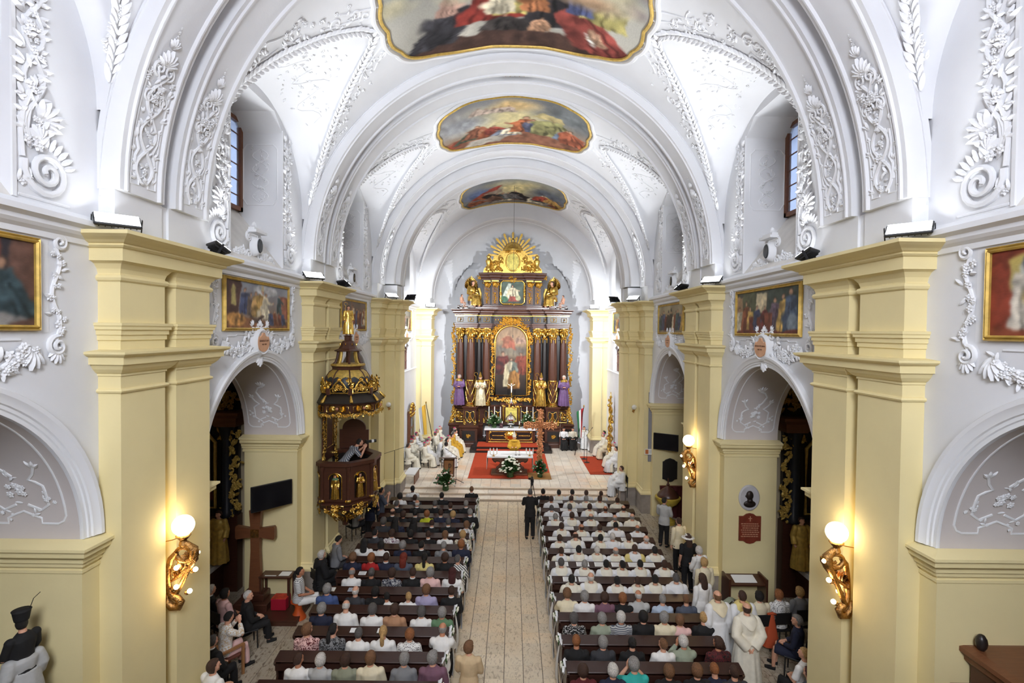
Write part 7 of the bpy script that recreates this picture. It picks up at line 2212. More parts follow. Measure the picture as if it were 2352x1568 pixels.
# ------------------------------------------------------------------ the congregation: (column in a 3.35x enlargement, kind, hair, wear, colour, extras)
HN = {'white': 'white-haired', 'grey': 'grey-haired', 'darkgrey': 'dark-grey-haired', 'black': 'black-haired', 'brown': 'brown-haired', 'lightbrown': 'light-brown-haired', 'blond': 'blond', 'red': 'red-haired', 'orange': 'ginger-haired', 'darkred': 'auburn-haired'}
L_ROWS = {
 0: [(1035, 'sit', 'short', 'black', 'tee', 'white', 2), (1480, 'sit', 'fade', 'lightbrown', 'shirt', 'black')],
 1: [(935, 'sit', 'curly', 'black', 'shirt', 'white'), (1050, 'sit', 'fade', 'brown', 'shirt', 'charcoal', 2), (1250, 'sit', 'short', 'black', 'shirt', 'black')],
 2: [(905, 'sit_r', 'short', 'darkgrey', 'shirt', 'black'), (1060, 'sit', 'bald', 'white', 'shirt', 'black'), (1205, 'sit', 'short', 'darkgrey', 'shirt', 'black'), (1325, 'sit', 'short', 'brown', 'shirt', 'black'), (1445, 'sit', 'short', 'grey', 'shirt', 'black')],
 3: [(875, 'sit', 'bald', 'brown', 'shirt', 'black'), (955, 'sit_r', 'bob', 'brown', 'shirt', 'black'), (1055, 'sit', 'short', 'black', 'shirt', 'black'), (1140, 'sit', 'bob', 'orange', 'tee', 'lime'), (1245, 'sit', 'short', 'brown', 'shirt', 'navy'), (1345, 'sit', 'curly', 'blond', 'shirt', 'navy'), (1475, 'sit', 'short', 'grey', 'shirt', 'black')],
 4: [(800, 'sit', 'bob', 'darkgrey', 'shirt', 'charcoal'), (905, 'sit_r', 'veil', 'black', 'shirt', 'navy'), (1040, 'sit_r', 'veil', 'black', 'shirt', 'black'), (1175, 'sit', 'fade', 'brown', 'shirt', 'black'), (1300, 'sit', 'short', 'darkgrey', 'shirt', 'black'), (1440, 'sit', 'bob', 'lightbrown', 'tee', 'floral-white-grey')],
 5: [(745, 'sit_r', 'short', 'black', 'shirt', 'charcoal'), (865, 'sit', 'bob', 'brown', 'tee', 'floral-white-mauve'), (1010, 'sit', 'bob', 'black', 'tee', 'black'), (1150, 'sit', 'fade', 'brown', 'shirt', 'black'), (1275, 'sit', 'bob', 'lightbrown', 'shirt', 'white'), (1420, 'sit', 'bob', 'blond', 'tee', 'floral-cream-grey')],
 6: [(655, 'sit', 'long', 'black', 'tee', 'white'), (790, 'sit', 'bob', 'black', 'tee', 'white'), (950, 'sit', 'curly', 'grey', 'shirt', 'navy'), (1095, 'sit_r', 'short', 'black', 'shirt', 'black'), (1265, 'sit', 'short', 'grey', 'shirt', 'grey'), (1400, 'sit', 'bob', 'orange', 'shirt', 'navy')],
 7: [(565, 'sit', 'curly', 'lightbrown', 'shirt', 'navy'), (710, 'sit', 'bob', 'orange', 'tee', 'red'), (820, 'sit', 'short', 'brown', 'shirt', 'navy'), (960, 'sit', 'long', 'red', 'shirt', 'slate'), (1118, 'sit', 'ponytail', 'black', 'shirt', 'yellow'), (1275, 'sit', 'bob', 'brown', 'shirt', 'black'), (1380, 'sit_r', 'short', 'darkgrey', 'shirt', 'check-white-charcoal')],
 8: [(555, 'sit_down', 'bald', 'grey', 'shirt', 'white'), (710, 'sit', 'bun', 'darkgrey', 'tee', 'black'), (865, 'sit', 'bob', 'brown', 'shirt', 'floral-navy-lightgrey'), (1025, 'sit', 'short', 'brown', 'shirt', 'black'), (1160, 'sit', 'bob', 'grey', 'shirt', 'pink'), (1335, 'sit', 'long', 'darkred', 'tee', 'white')],
 9: [(375, 'sit', 'curly', 'grey', 'shirt', 'blue'), (590, 'sit', 'bald', 'white', 'tee', 'charcoal'), (745, 'sit', 'bob', 'black', 'shirt', 'black'), (830, 'sit_l', 'fade', 'black', 'shirt', 'white', 1), (995, 'sit_l', 'short', 'blond', 'shirt', 'white'), (1140, 'sit', 'bob', 'lightbrown', 'shirt', 'lavender'), (1325, 'sit', 'short', 'brown', 'shirt', 'black')],
 10: [(320, 'sit', 'curly', 'grey', 'shirt', 'navy'), (510, 'sit_down', 'bald', 'white', 'shirt', 'white'), (715, 'sit', 'bob', 'darkgrey', 'tee', 'white'), (890, 'sit', 'bob', 'brown', 'shirt', 'tan'), (1100, 'sit', 'curly', 'darkgrey', 'tee', 'white'), (1260, 'sit', 'bob', 'grey', 'shirt', 'green')],
 11: [(220, 'sit_r', 'curly', 'lightbrown', 'shirt', 'floral-pink-maroon'), (415, 'sit_r', 'ponytail', 'black', 'tee', 'floral-grey-black'), (605, 'sit', 'short', 'darkgrey', 'tee', 'white'), (805, 'sit', 'ponytail', 'blond', 'tee', 'white'), (1005, 'sit', 'curly', 'orange', 'tee', 'dots-black-white'), (1245, 'sit_ledge', 'bald', 'grey', 'shirt', 'white')],
 12: [(150, 'sit_r', 'short', 'brown', 'tee', 'white', 1), (310, 'sit', 'curly', 'white', 'shirt', 'lightgrey'), (505, 'sit', 'curly', 'brown', 'shirt', 'olive'), (715, 'sit', 'bob', 'lightbrown', 'shirt', 'cream'), (960, 'sit_down', 'bob', 'grey', 'tee', 'grey'), (1190, 'sit_r', 'bob', 'grey', 'shirt', 'mauve')],
}
A_ = 'robe'
R_ROWS = {
 0: [(230, 'sit', 'short', 'black', 'shirt', 'black'), (350, 'sit', 'short', 'black', A_, 'alb'), (450, 'sit', 'short', 'black', A_, 'alb'), (555, 'sit', 'short', 'brown', A_, 'alb'), (672, 'sit', 'fade', 'brown', A_, 'alb')],
 1: [(290, 'sit', 'short', 'brown', A_, 'alb'), (440, 'sit_r', 'fade', 'brown', A_, 'alb'), (560, 'sit', 'short', 'grey', A_, 'alb'), (662, 'sit', 'short', 'brown', A_, 'alb'), (795, 'sit', 'short', 'brown', A_, 'ivory')],
 2: [(290, 'sit', 'short', 'darkgrey', A_, 'alb'), (430, 'sit', 'short', 'darkgrey', A_, 'alb'), (580, 'sit', 'short', 'brown', A_, 'alb'), (710, 'sit', 'bald', 'brown', A_, 'alb'), (850, 'sit', 'bald', 'brown', A_, 'alb')],
 3: [(320, 'sit', 'short', 'grey', A_, 'alb'), (450, 'sit', 'short', 'brown', A_, 'alb'), (600, 'sit', 'bald', 'darkgrey', A_, 'alb'), (775, 'sit', 'bald', 'grey', A_, 'alb'), (915, 'sit', 'bald', 'grey', A_, 'ivory')],
 4: [(370, 'sit', 'short', 'brown', A_, 'alb'), (525, 'sit_l', 'bald', 'brown', A_, 'alb'), (665, 'sit', 'short', 'brown', A_, 'alb'), (795, 'sit_down', 'short', 'black', A_, 'alb'), (950, 'sit', 'bald', 'darkgrey', A_, 'alb')],
 5: [(350, 'sit', 'short', 'brown', A_, 'alb'), (480, 'sit_down', 'bald', 'brown', A_, 'alb'), (665, 'sit', 'short', 'black', A_, 'alb'), (760, 'sit', 'short', 'white', A_, 'alb'), (890, 'sit', 'short', 'brown', A_, 'alb'), (1020, 'sit_l', 'bald', 'white', A_, 'alb')],
 6: [(365, 'sit', 'fade', 'brown', A_, 'ivory'), (505, 'sit', 'short', 'black', A_, 'alb'), (645, 'sit', 'short', 'white', A_, 'alb'), (785, 'sit', 'bald', 'grey', A_, 'alb'), (930, 'sit', 'fade', 'brown', A_, 'yellow'), (1085, 'sit', 'short', 'black', A_, 'alb')],
 7: [(370, 'sit', 'short', 'darkgrey', A_, 'alb'), (540, 'sit', 'short', 'grey', A_, 'alb'), (710, 'sit', 'short', 'black', A_, 'alb'), (830, 'sit_l', 'short', 'black', A_, 'alb'), (980, 'sit', 'fade', 'black', A_, 'alb'), (1155, 'sit', 'short', 'brown', A_, 'alb')],
 8: [(440, 'sit', 'short', 'black', A_, 'ivory'), (600, 'sit', 'bald', 'white', A_, 'alb'), (800, 'sit', 'short', 'black', A_, 'alb'), (955, 'sit', 'fade', 'brown', A_, 'alb'), (1095, 'sit', 'short', 'black', A_, 'alb'), (1255, 'sit', 'short', 'darkgrey', A_, 'alb')],
 9: [(415, 'sit_ledge', 'curly', 'lightbrown', 'shirt', 'cream'), (540, 'sit', 'bob', 'grey', 'tee', 'white'), (705, 'sit', 'bob', 'brown', 'tee', 'mauve'), (835, 'sit', 'bob', 'orange', 'top', 'black'), (975, 'sit_ledge', 'bald', 'white', 'shirt', 'lightgrey'), (1145, 'sit', 'short', 'grey', 'shirt', 'lightblue'), (1335, 'sit', 'fade', 'lightbrown', 'shirt', 'slate')],
 10: [(470, 'sit', 'bob', 'darkgrey', 'shirt', 'dots-white-black'), (680, 'sit', 'curly', 'grey', 'shirt', 'sage'), (825, 'sit', 'bob', 'white', 'tee', 'stripe-lightgrey-slate'), (990, 'sit', 'bob', 'black', 'shirt', 'black'), (1155, 'sit_r', 'bob', 'grey', 'shirt', 'cream'), (1285, 'sit', 'bob', 'lightbrown', 'top', 'pink'), (1470, 'sit', 'short', 'blond', 'shirt', 'black')],
 11: [(490, 'sit', 'short', 'orange', 'shirt', 'black'), (680, 'sit', 'bob', 'grey', 'shirt', 'charcoal'), (915, 'sit', 'bun', 'black', 'tee', 'black'), (1145, 'sit_l', 'short', 'lightbrown', 'shirt', 'white'), (1325, 'sit_pray', 'curly', 'white', 'shirt', 'sage'), (1570, 'sit_l', 'curly', 'brown', 'shirt', 'floral-maroon-black')],
 12: [(535, 'sit', 'curly', 'brown', 'shirt', 'maroon'), (755, 'sit', 'curly', 'white', 'shirt', 'navy'), (945, 'sit_pray', 'curly', 'grey', 'tee', 'turquoise'), (1185, 'sit', 'curly', 'lightbrown', 'shirt', 'black'), (1405, 'sit', 'curly', 'lightbrown', 'shirt', 'black'), (1565, 'sit_down', 'short', 'orange', 'shirt', 'navy'), (1705, 'sit', 'short', 'brown', 'shirt', 'charcoal')],
}
def nice(col):
    if '-' in col:
        k, a, b = col.split('-'); return {'floral': 'flowered', 'dots': 'dotted', 'stripe': 'striped', 'check': 'checked'}[k] + ' ' + a
    return {'alb': 'white', 'lightgrey': 'light grey', 'lightblue': 'light blue'}.get(col, col)
WN = {'shirt': 'top', 'tee': 'short-sleeved top', 'top': 'sleeveless top', 'robe': 'priest robe'}
prng = random.Random(5)
for rows, D, x0, sd in ((L_ROWS, LD, 640, 'pulpit'), (R_ROWS, RD, 1180, 'font')):
    for i, pl in rows.items():
        seq = sorted(pl, key=lambda p: -p[0] if sd == 'pulpit' else p[0])
        for n, p in enumerate(seq):
            cx, kind, hs, hc, wear, col = p[:6]
            sk = p[6] if len(p) > 6 else (0 if prng.random() < .7 else 1)
            px = x0 + cx / 3.35
            y = D[i] + .24
            v = 760 + (CAM_H - 1.22) * FPX / y
            X = at(px, v, Y=y).x
            k = prng.uniform(.97, 1.05) * (.86 if (i, cx) in ((9, 830), (9, 995)) else 1.0)
            veil = hs == 'veil'
            lab = '%s %s in %s %s, %s seat from aisle in %s pew, %s side' % ('bald' if hs == 'bald' else ('veiled' if veil else HN[hc]), 'person', nice(col), {'shirt': 'top', 'tee': 'top', 'top': 'top', 'robe': 'robe'}[wear], ORD[n], ORD[i], sd)
            person(kind, (X, y, 0), prng.uniform(-.08, .08), lab, (hs, hc), wear, col, None if wear == 'robe' else 'black', sk, 'people seated in the pews', k,
                   hood=('ivory' if wear == 'robe' and prng.random() < .75 else ('alb' if wear == 'robe' else None)), collar='white' if (wear == 'shirt' and col in ('black', 'charcoal', 'navy') and hs in ('short', 'bald', 'fade') and sd == 'pulpit') else None,
                   tilt=prng.uniform(-.02, .02))
# ------------------------------------------------------------------ chancel furniture
def simple(name, label, cat, loc, parts, rz=0, group=None):
    """a thing with parts given as (name, builder, material[, smooth])"""
    o = empty(name, loc, rz, label, cat, group)
    for p in parts:
        b = MB(); p[1](b); b.obj(p[0], p[2], o, smooth=p[3] if len(p) > 3 else None)
    return o
simple('carpet', 'red carpet spread under the altar table and up to the steps', 'carpet', (0, 27.5, CH_Z), [('carpet_pile', lambda b: b.box(-2.1, 2.0, -2.55, 2.7, .001, .014), M_RED), ('carpet_hem', lambda b: b.box(-2.12, 2.02, -2.57, -2.55, .001, .016), mat('dark_red_hem', (.12, .02, .01), .9))])
simple('carpet', 'smaller red carpet under the row of seats beside the gilded stand', 'carpet', (4.6, 27.6, CH_Z), [('carpet_pile', lambda b: b.add([(-.55, -1.75, .012), (.6, -1.75, .012), (.6, 2.0, .012), (-.6, 2.0, .012), (-.55, -1.75, .001), (.6, -1.75, .001), (.6, 2.0, .001), (-.6, 2.0, .001)], [(0, 1, 2, 3), (0, 4, 5, 1), (1, 5, 6, 2), (2, 6, 7, 3), (3, 7, 4, 0)]), M_RED), ('carpet_hem', lambda b: b.box(-.56, .6, -1.77, -1.75, .001, .014), MATS['dark_red_hem'])])
# altar table
at_ = empty('altar_table', (-.03, 25.95, CH_Z), 0, 'carved wooden altar table with white cloth on the red carpet', 'altar')
half = [(0, .10), (.70, .10), (.72, .24), (.66, .26), (.58, .34), (.48, .46), (.46, .58), (.54, .68), (.68, .70), (.74, .64), (.82, .68), (.90, .80), (.92, .92), (0, .92)]
prof = half[:-1] + [(-x, z) for x, z in reversed(half[1:-1])] 
b = MB(); b.ext([(x, z) for x, z in half[1:-1]] + [(-x, z) for x, z in reversed(half[1:-1])], (), -.35, .35, fn=lambda v: np.stack([v[:, 0], v[:, 2], v[:, 1]], 1)); b.obj('scrolled_base', M_BROWN, at_, recalc=True)
b = MB()
for sg in (-1, 1):
    b.tube([(sg * x, -.36, z) for x, z in half[2:12]], .022, 6)
    b.tube([(sg * .34, -.36, .88), (sg * .3, -.36, .7), (sg * .24, -.36, .5), (sg * .3, -.36, .3)], .012, 5)
b.obj('base_moulding', M_DARKWOOD, at_)
b = MB(); b.bevbox(-.95, .88, -.5, .5, 0, .10, .02); b.obj('plinth', M_BROWN, at_)
b = MB(); b.box(-1.12, 1.1, -.58, .6, .92, .98); b.obj('table_top', M_BROWN, at_)
b = MB(); b.box(-1.16, 1.13, -.62, .63, .98, .992); b.box(-1.16, 1.13, -.624, -.612, .93, .992)
for x in (-1.165, 1.13): b.box(x, x + .012, -.62, .63, .36, .992)
b.obj('altar_cloth', M_WHITECLOTH, at_)
TZ = CH_Z + .993
for cx, lab in ((1047, 'three-branched brass candle holder on the lectern end of the altar table'), (1698, 'three-branched brass candle holder on the copper-cross end of the altar table')):
    p = at(1000 + cx / 7.84, 1047, Z=TZ)
    o = empty('candelabrum', (p.x, p.y, TZ), 0, lab, 'candlestick')
    b = MB(); b.lathe([(.07, 0), (.07, .015), (.02, .04), (.02, .1)], 12); b.tube([(-.17, 0, .1), (-.08, 0, .06), (0, 0, .1), (.08, 0, .06), (.17, 0, .1)], .01, 6); b.obj('brass_arms', M_GOLD, o)
    for x in (-.17, 0, .17):
        b = MB(); b.lathe([(.035, .1), (.035, .13), (.028, .13), (.028, .34), (.02, .36), (.018, .4), (.005, .405)], 10, Matrix.Translation((x, 0, 0))); b.obj('candle', mat('candle_wax', (.85, .82, .74), .5), o, smooth=.5)
for cx in (1450, 1510):
    p = at(1000 + cx / 7.84, 1045, Z=TZ)
    simple('microphone', 'black gooseneck microphone on the altar table, %s' % ('nearer the celebrant hand' if cx == 1450 else 'beside its cable'), 'microphone', (p.x, p.y, TZ), [('foot', lambda b: b.bevbox(-.06, .06, -.04, .04, 0, .02, .008), M_BLACK), ('gooseneck', lambda b: b.tube([(0, 0, .02), (0, 0, .15), (0, .03, .25), (0, .1, .3)], .007, 6), M_BLACK), ('capsule', lambda b: b.tube([(0, .1, .3), (0, .15, .31)], .016, 8), M_BLACK)])
bouquet((at(1172, 1100, Z=CH_Z).x, 25.25, CH_Z), 'large bouquet of white roses in front of the altar table', .5, .95, 260, 44, 3, front_only=True, leafk=1.2)
# copper cross on its board
M_COPPER = mat('copper_foil', (.80, .38, .19), .3, metal=1.0, var=.5, scale=35, bump=1.0, bscale=45)
simple('standing_cross', 'tall hammered copper cross standing on a board beside the altar table', 'cross', (1.45, 25.4, CH_Z), [
    ('base_board', lambda b: b.bevbox(-.58, .55, -.5, .5, 0, .06, .01), mat('plywood', srgb(176, 128, 70), .6, var=.1)),
    ('upright', lambda b: b.bevbox(-.11, .11, -.05, .05, .06, 3.35, .02), M_COPPER), ('crossbar', lambda b: b.bevbox(-.84, .84, -.055, .055, 2.42, 2.72, .02), M_COPPER),
    ('copper_flake', lambda b: [b.add(LEAF[0] * .8, LEAF[1], Matrix.Translation(p_) @ Matrix.Rotation(a_, 4, 'Y') @ Matrix.Rotation(PI / 2, 4, 'X')) for p_, a_ in [((random.Random(i).uniform(-.1, .1), -.06, random.Random(i + 900).uniform(.3, 3.3)), i * 1.3) for i in range(240)] + [((random.Random(i).uniform(-.8, .8), -.065, random.Random(i + 900).uniform(2.45, 2.7)), i * 1.7) for i in range(130)]], M_COPPER)])
M_REDROSE = mat('red_rose', (.35, .01, .015), .6)
bouquet((1.45, 25.12, CH_Z + .06), 'arrangement of greenery with white and red roses at the foot of the copper cross', .36, .75, 240, 13, 5, rose=[M_ROSE, M_REDROSE, M_REDROSE], front_only=True)
# lectern with chi-rho
p = at(1031, 1105, Z=CH_Z); LX, LY = p.x, p.y + .15
simple('lectern', 'reddish wooden lectern with a black chi-rho on its front', 'lectern', (LX, LY, CH_Z), [('body', lambda b: b.bevbox(-.24, .22, -.2, .2, 0, 1.0, .015), M_OAK), ('edge_trim', lambda b: (b.box(-.26, -.22, -.21, .21, 0, 1.02), b.box(.2, .24, -.21, .21, 0, 1.02)), M_DARKWOOD), ('reading_desk', lambda b: b.box(-.36, .36, -.26, .3, -.015, .015, rotm(rx=-.3, loc=(0, 0, 1.08))), M_BROWN), ('book_cloth', lambda b: b.box(-.35, .35, -.27, .28, .016, .03, rotm(rx=-.3, loc=(0, 0, 1.08))), M_WHITECLOTH),
    ('chi_rho', lambda b: (b.box(-.015, .015, -.22, -.2, .32, .86), b.tube([(0, -.21, .86), (.08, -.21, .84), (.11, -.21, .76), (.07, -.21, .68), (0, -.21, .67)], .016, 6), b.tube([(-.12, -.21, .34), (.12, -.21, .52)], .016, 6), b.tube([(-.12, -.21, .52), (.12, -.21, .34)], .016, 6)), M_BLACK)])
PINK = mat('pink_rose', (.75, .35, .33), .6)
bouquet((at(1023, 1128, Y=23.35).x, 23.42, .25), 'mixed bouquet of lilies and pink and white roses on the steps before the lectern', .42, .85, 130, 26, 11, rose=[M_ROSE, M_ROSE, PINK], front_only=True, leafk=1.5)
def mic_stand(loc, h, boom, label, tripod=True):
    o = empty('microphone_stand', loc, 0, label, 'microphone stand')
    b = MB()
    if tripod:
        for k in range(3):
            a = k * 2.1 + .5; b.tube([(0, 0, .25), (.4 * math.cos(a), .4 * math.sin(a), .01)], .012, 6)
    else: b.lathe([(.0, 0), (.16, 0), (.16, .02), (.03, .04)], 18)
    b.obj('foot', M_BLACKMET, o)
    b = MB(); b.tube([(0, 0, .02), (0, 0, h)], .013, 8); b.obj('pole', M_BLACKMET, o)
    b = MB(); b.tube([(-boom[0] * .3, -boom[1] * .3, h - boom[2] * .3), (0, 0, h), (boom[0], boom[1], h + boom[2])], .009, 6); b.obj('boom', M_BLACKMET, o)
    v = Vector(boom).normalized(); e = Vector((boom[0], boom[1], h + boom[2]))
    b = MB(); b.tube([e, e + v * .12], [.014, .02], 8); b.obj('microphone', M_BLACK, o)
p = at(1047, 1112, Z=CH_Z); mic_stand((p.x, p.y, CH_Z), 1.35, (-.42, .1, .25), 'tripod microphone stand with boom over the lectern')
p = at(1347.7, 1062, Z=CH_Z); mic_stand((p.x, p.y, CH_Z), 1.55, (.25, .1, .3), 'round-based microphone stand with boom near the small red carpet', False)
p = at(1344, 1055, Z=CH_Z); mic_stand((p.x - .05, p.y + .1, CH_Z), 1.5, (.06, .02, .1), 'straight round-based microphone stand behind the boom one', False)
mic_stand((-5.02, 22.0, 0), 2.4, (1.1, 1.5, .12), 'tall tripod boom stand in the corner by the chancel arch pier, pulpit side')
# flags leaning by the apse pilasters
def flag(x0, x1, Y, zt, cols, label, s):
    o = empty('flag', (x0, Y, CH_Z), 0, label, 'flag')
    b = MB(); b.tube([(0, 0, 0), (x1 - x0, 0, zt - CH_Z)], .02, 8); b.obj('pole', M_BLACKWOOD, o)
    b = MB(); b.sphere((x1 - x0, 0, zt - CH_Z + .05), (.04, .04, .08), 8, 6); b.obj('finial', M_GOLD, o)
    n = len(cols)
    for k, c_ in enumerate(cols):
        G = []
        for i in range(13):
            t = i / 12; row = []
            for j in range(7):
                u = (k + j / 6) / n
                row.append((x1 - x0 + s * (.03 + .4 * u * (1 - .35 * t)) - (x1 - x0) * .16 * t * (1 - u), -.03 + .07 * math.sin(9 * u + 2 * t), zt - CH_Z - .05 - 1.75 * t - .25 * u * (1 - t)))
            G.append(row)
        b = MB(); b.grid(G); b.obj('cloth_stripe', c_, o, smooth=3.2)
flag(-4.35, -4.95, 29.6, 3.35, [mat('flag_gold', (.75, .45, .05), .7), mat('flag_white', (.8, .8, .8), .7)], 'yellow and white flag leaning by the left apse pilaster', -1)
flag(3.75, 4.25, 29.9, 3.2, [mat('flag_red', (.5, .02, .03), .7), MATS['flag_white'], mat('flag_green', (.03, .2, .07), .7)], 'red white and green flag leaning by the right apse pilaster', -1)
simple('wall_cabinet', 'tall glazed wall cabinet with gilded carved crest on the left chancel wall', 'cabinet', (-5.68, 28.5, CH_Z), [('cabinet_body', lambda b: b.box(0, .16, -.55, .55, 0, 2.75), M_BROWN)] + [('pane', lambda b, y=y, z=z: b.box(.16, .17, y, y + .4, z, z + .5), M_GLASSDARK) for y in (-.45, .05) for z in (.7, 1.3, 1.9)] + [('gilt_crest', lambda b: [b.sphere((.16, -.55 + .09 * i, 2.72 + .32 * math.sin(PI * i / 12) + .08 * (i % 2)), .09, 7, 5) for i in range(13)] + [b.sphere((.17, -.5 + .1 * i, 2.55 - .05 * (i % 2)), .07, 7, 5) for i in range(11)], M_GOLD, 3.2)])
simple('gilded_stand', 'tall gilded openwork candle stand by the right chancel wall', 'candle stand', (5.47, 28.1, CH_Z), [('twining_stem', lambda b, s_=s_: b.tube([(s_ * .16 * math.sin(i * .55) * (1 - i / 60), .16 * math.cos(i * .55) * s_, .1 + i * .088) for i in range(38)], .045, 6), M_GOLD, 1.0) for s_ in (-1, 1)] + [('centre_rod', lambda b: (b.lathe([(.25, 0), (.25, .05), (.06, .12), (.04, 3.6), (.09, 3.66), (.03, 3.75), (.02, 3.95)], 10),), M_GOLD, .6), ('gilt_knot', lambda b: [b.sphere((.1 * math.cos(i), .1 * math.sin(i), .5 + i * .3), .09, 7, 5) for i in range(11)], M_GOLD, 3.2)])
simple('hanging_microphone', 'thin black cord hanging from the chancel vault with a small microphone', 'microphone', (.04, 26.3, 7.3), [('cord', lambda b: b.tube([(0, 0, .1), (0, 0, 7.72)], .008, 5), M_BLACK), ('capsule', lambda b: b.tube([(0, 0, -.05), (0, 0, .1)], .02, 8), M_BLACK)])
simple('air_grille', 'bronze oval ventilation grille in the crown of the vault', 'grille', (0, PIERS[2] + 1.07, ZC + W - .06), [('grille_plate', lambda b: b.bevbox(-.36, .36, -.13, .13, -.03, .02, .02), M_BLACK), ('grille_bar', lambda b: [b.tube([(x, -.12, -.04), (-x, .12, -.04)], .012, 4) for x in (-.3, -.15, 0, .15, .3)], M_BRONZE), ('end_cap', lambda b: (b.sphere((-.38, 0, -.02), (.09, .11, .03), 8, 6), b.sphere((.38, 0, -.02), (.09, .11, .03), 8, 6)), M_BRONZE, 3.2)])

# ------------------------------------------------------------------ clergy in the chancel
def make_chair(m, name='chair'):
    o = empty(name, (0, 0, 0))
    b = MB(); b.bevbox(-.21, .21, -.2, .22, .42, .46, .012); b.obj('seat', m, o)
    b = MB(); b.bevbox(-.2, .2, -.24, -.205, .62, .9, .012); b.obj('backrest', m, o)
    for x in (-.19, .19):
        b = MB(); b.tube([(x, -.2, 0), (x, -.22, .9)], .016, 6); b.obj('leg', m, o)
        b = MB(); b.tube([(x, .2, 0), (x, .19, .44)], .016, 6); b.obj('leg', m, o)
    return o
CHAIR0 = make_chair(M_BLACK); CH_USED = [False]
def chair_at(x, y, z, rz, label, group, src=None):
    o = CHAIR0 if not CH_USED[0] else copy_tree(CHAIR0)
    CH_USED[0] = True
    o.location = (x, y, z); o.rotation_euler = (0, 0, rz)
    tag(o, label, 'chair', group)
def seat_px(px, py, rz, label, chair=True, z0=CH_Z, kind='sit', hz=.0, chlab=None, **k):
    """put a sitter so that the head shows at a pixel"""
    p = at(px, py, Z=z0 + HIPZ + .68)
    f = Vector((-math.sin(rz), math.cos(rz), 0)) * .03
    x, y = p.x - f.x, p.y - f.y
    person(kind, (x, y, z0), rz, label, **k)
    if chair: chair_at(x - .02 * math.cos(rz), y, z0, rz, chlab or 'dark chair under the ' + ' '.join(label.split()[:11]), 'chairs in chancel and side aisles')
Lc = [(320, 850, None, 'brown', 'ivory'), (385, 760, 'short', 'grey', 'ivory'), (425, 700, 'short', 'grey', 'ivory'), (475, 630, 'short', 'darkgrey', 'alb'), (555, 565, 'short', 'grey', 'ivory'), (605, 540, 'short', 'grey', 'ivory'),
      (632, 825, 'short', 'grey', 'ivory'), (692, 795, 'short', 'white', 'alb'), (715, 725, 'short', 'grey', 'ivory'), (830, 625, 'short', 'darkgrey', 'ivory'), (862, 572, 'short', 'grey', 'ivory'), (920, 515, 'short', 'white', 'ivory'), (910, 735, 'short', 'grey', 'alb'),
      (1035, 820, None, 'black', 'alb'), (1052, 748, None, 'black', 'ivory'), (1085, 690, 'short', 'grey', 'ivory'), (1142, 665, None, 'black', 'gold'), (1172, 612, None, 'darkgrey', 'gold'), (1197, 540, 'short', 'grey', 'ivory'), (1213, 585, None, 'black', 'ivory')]
for i, (cx, cy, cap, hc, col) in enumerate(Lc):
    seat_px(900 + cx / 8.253, 920 + cy / 8.253, -PI / 2 + (.25 if i < 13 else .1), '%s, %s robe, %s from lectern in the %s clergy row' % ('bishop in magenta skullcap' if cap else 'bareheaded cleric', nice(col), ORD[[0, 1, 2, 3, 4, 5, 0, 1, 2, 3, 4, 5, 6, 0, 1, 2, 3, 4, 5, 6][i]], 'wall' if i < 6 else ('middle' if i < 13 else 'front')),
            hair=('short', hc), wear='robe', col=col, legs=None, skin=2 if i == 13 else 0, hood='ivory' if col != 'gold' else 'gold', head='skullcap' if cap else None, headcol='magenta', face=True, group='clergy seated in the chancel', kind='sit_down' if i in (12,) else ('sit_l' if i % 4 == 1 else 'sit'), chlab='dark chair under the %s cleric from the lectern, %s clergy row' % (ORD[[0, 1, 2, 3, 4, 5, 0, 1, 2, 3, 4, 5, 6, 0, 1, 2, 3, 4, 5, 6][i]], 'wall' if i < 6 else ('middle' if i < 13 else 'front')))
Rc = [(248, 462, 'black', 'alb', PI, 'server in white surplice over black cassock holding a staff', None, 'sit_down'), (395, 462, 'black', 'ivory', PI, 'server in cream surplice over black cassock, hands on lap', None, 'sit_down'), (583, 450, 'black', 'alb', PI, 'server in white robe seated before the red white green flag', None, 'sit'), (758, 482, 'black', 'alb', PI - .5, 'server in white robe turned to the microphone, beside the pilaster', None, 'sit'),
      (905, 522, 'black', 'ivory', PI / 2, 'dark-haired cleric behind the bishop at the gilded stand end', None, 'sit'), (895, 562, 'grey', 'ivory', PI / 2, 'bishop in magenta skullcap at the gilded stand end of the right row', 'magenta', 'sit'), (962, 605, 'grey', 'cream', PI / 2, 'cardinal in red skullcap and cream robe on the right row', 'red', 'sit'), (1068, 715, 'white', 'ivory', PI / 2, 'bishop in magenta skullcap near the end of the right red carpet', 'magenta', 'sit'),
      (1105, 785, 'black', 'alb', PI / 2, 'young server in white robe holding a book, right row', None, 'sit'), (1150, 785, 'brown', 'ivory', PI / 2, 'brown-haired cleric half hidden by the right chancel pier', None, 'sit'), (1185, 1010, 'brown', 'alb', PI / 2, 'server in white robe behind the right chancel pier, knees showing', None, 'sit'), (1190, 1110, 'brown', 'alb', PI / 2, 'server in white robe over black, outermost behind right chancel pier', None, 'sit')]
for i, (cx, cy, hc, col, rz, lab, cap, kd) in enumerate(Rc):
    seat_px(1260 + cx / 7.128, 920 + cy / 7.128, rz, lab, hair=('short', hc), wear='shirt' if i < 2 else 'robe', col=col, legs='black' if i < 2 else None, hood=None if i < 2 else 'ivory', head='skullcap' if cap else None, headcol=cap, face=True, group='clergy seated in the chancel', kind=kd, chlab='dark chair under the %s cleric or server from the staff, right of altar' % ORD[i])
for i in (0, 1):
    pr = [o for o in COL.objects if o.get('label') == Rc[i][5]][0]
    inst('cassock', MESH['sit']['robe'], cloth('black'), pr).scale = (.97, .97, .97)
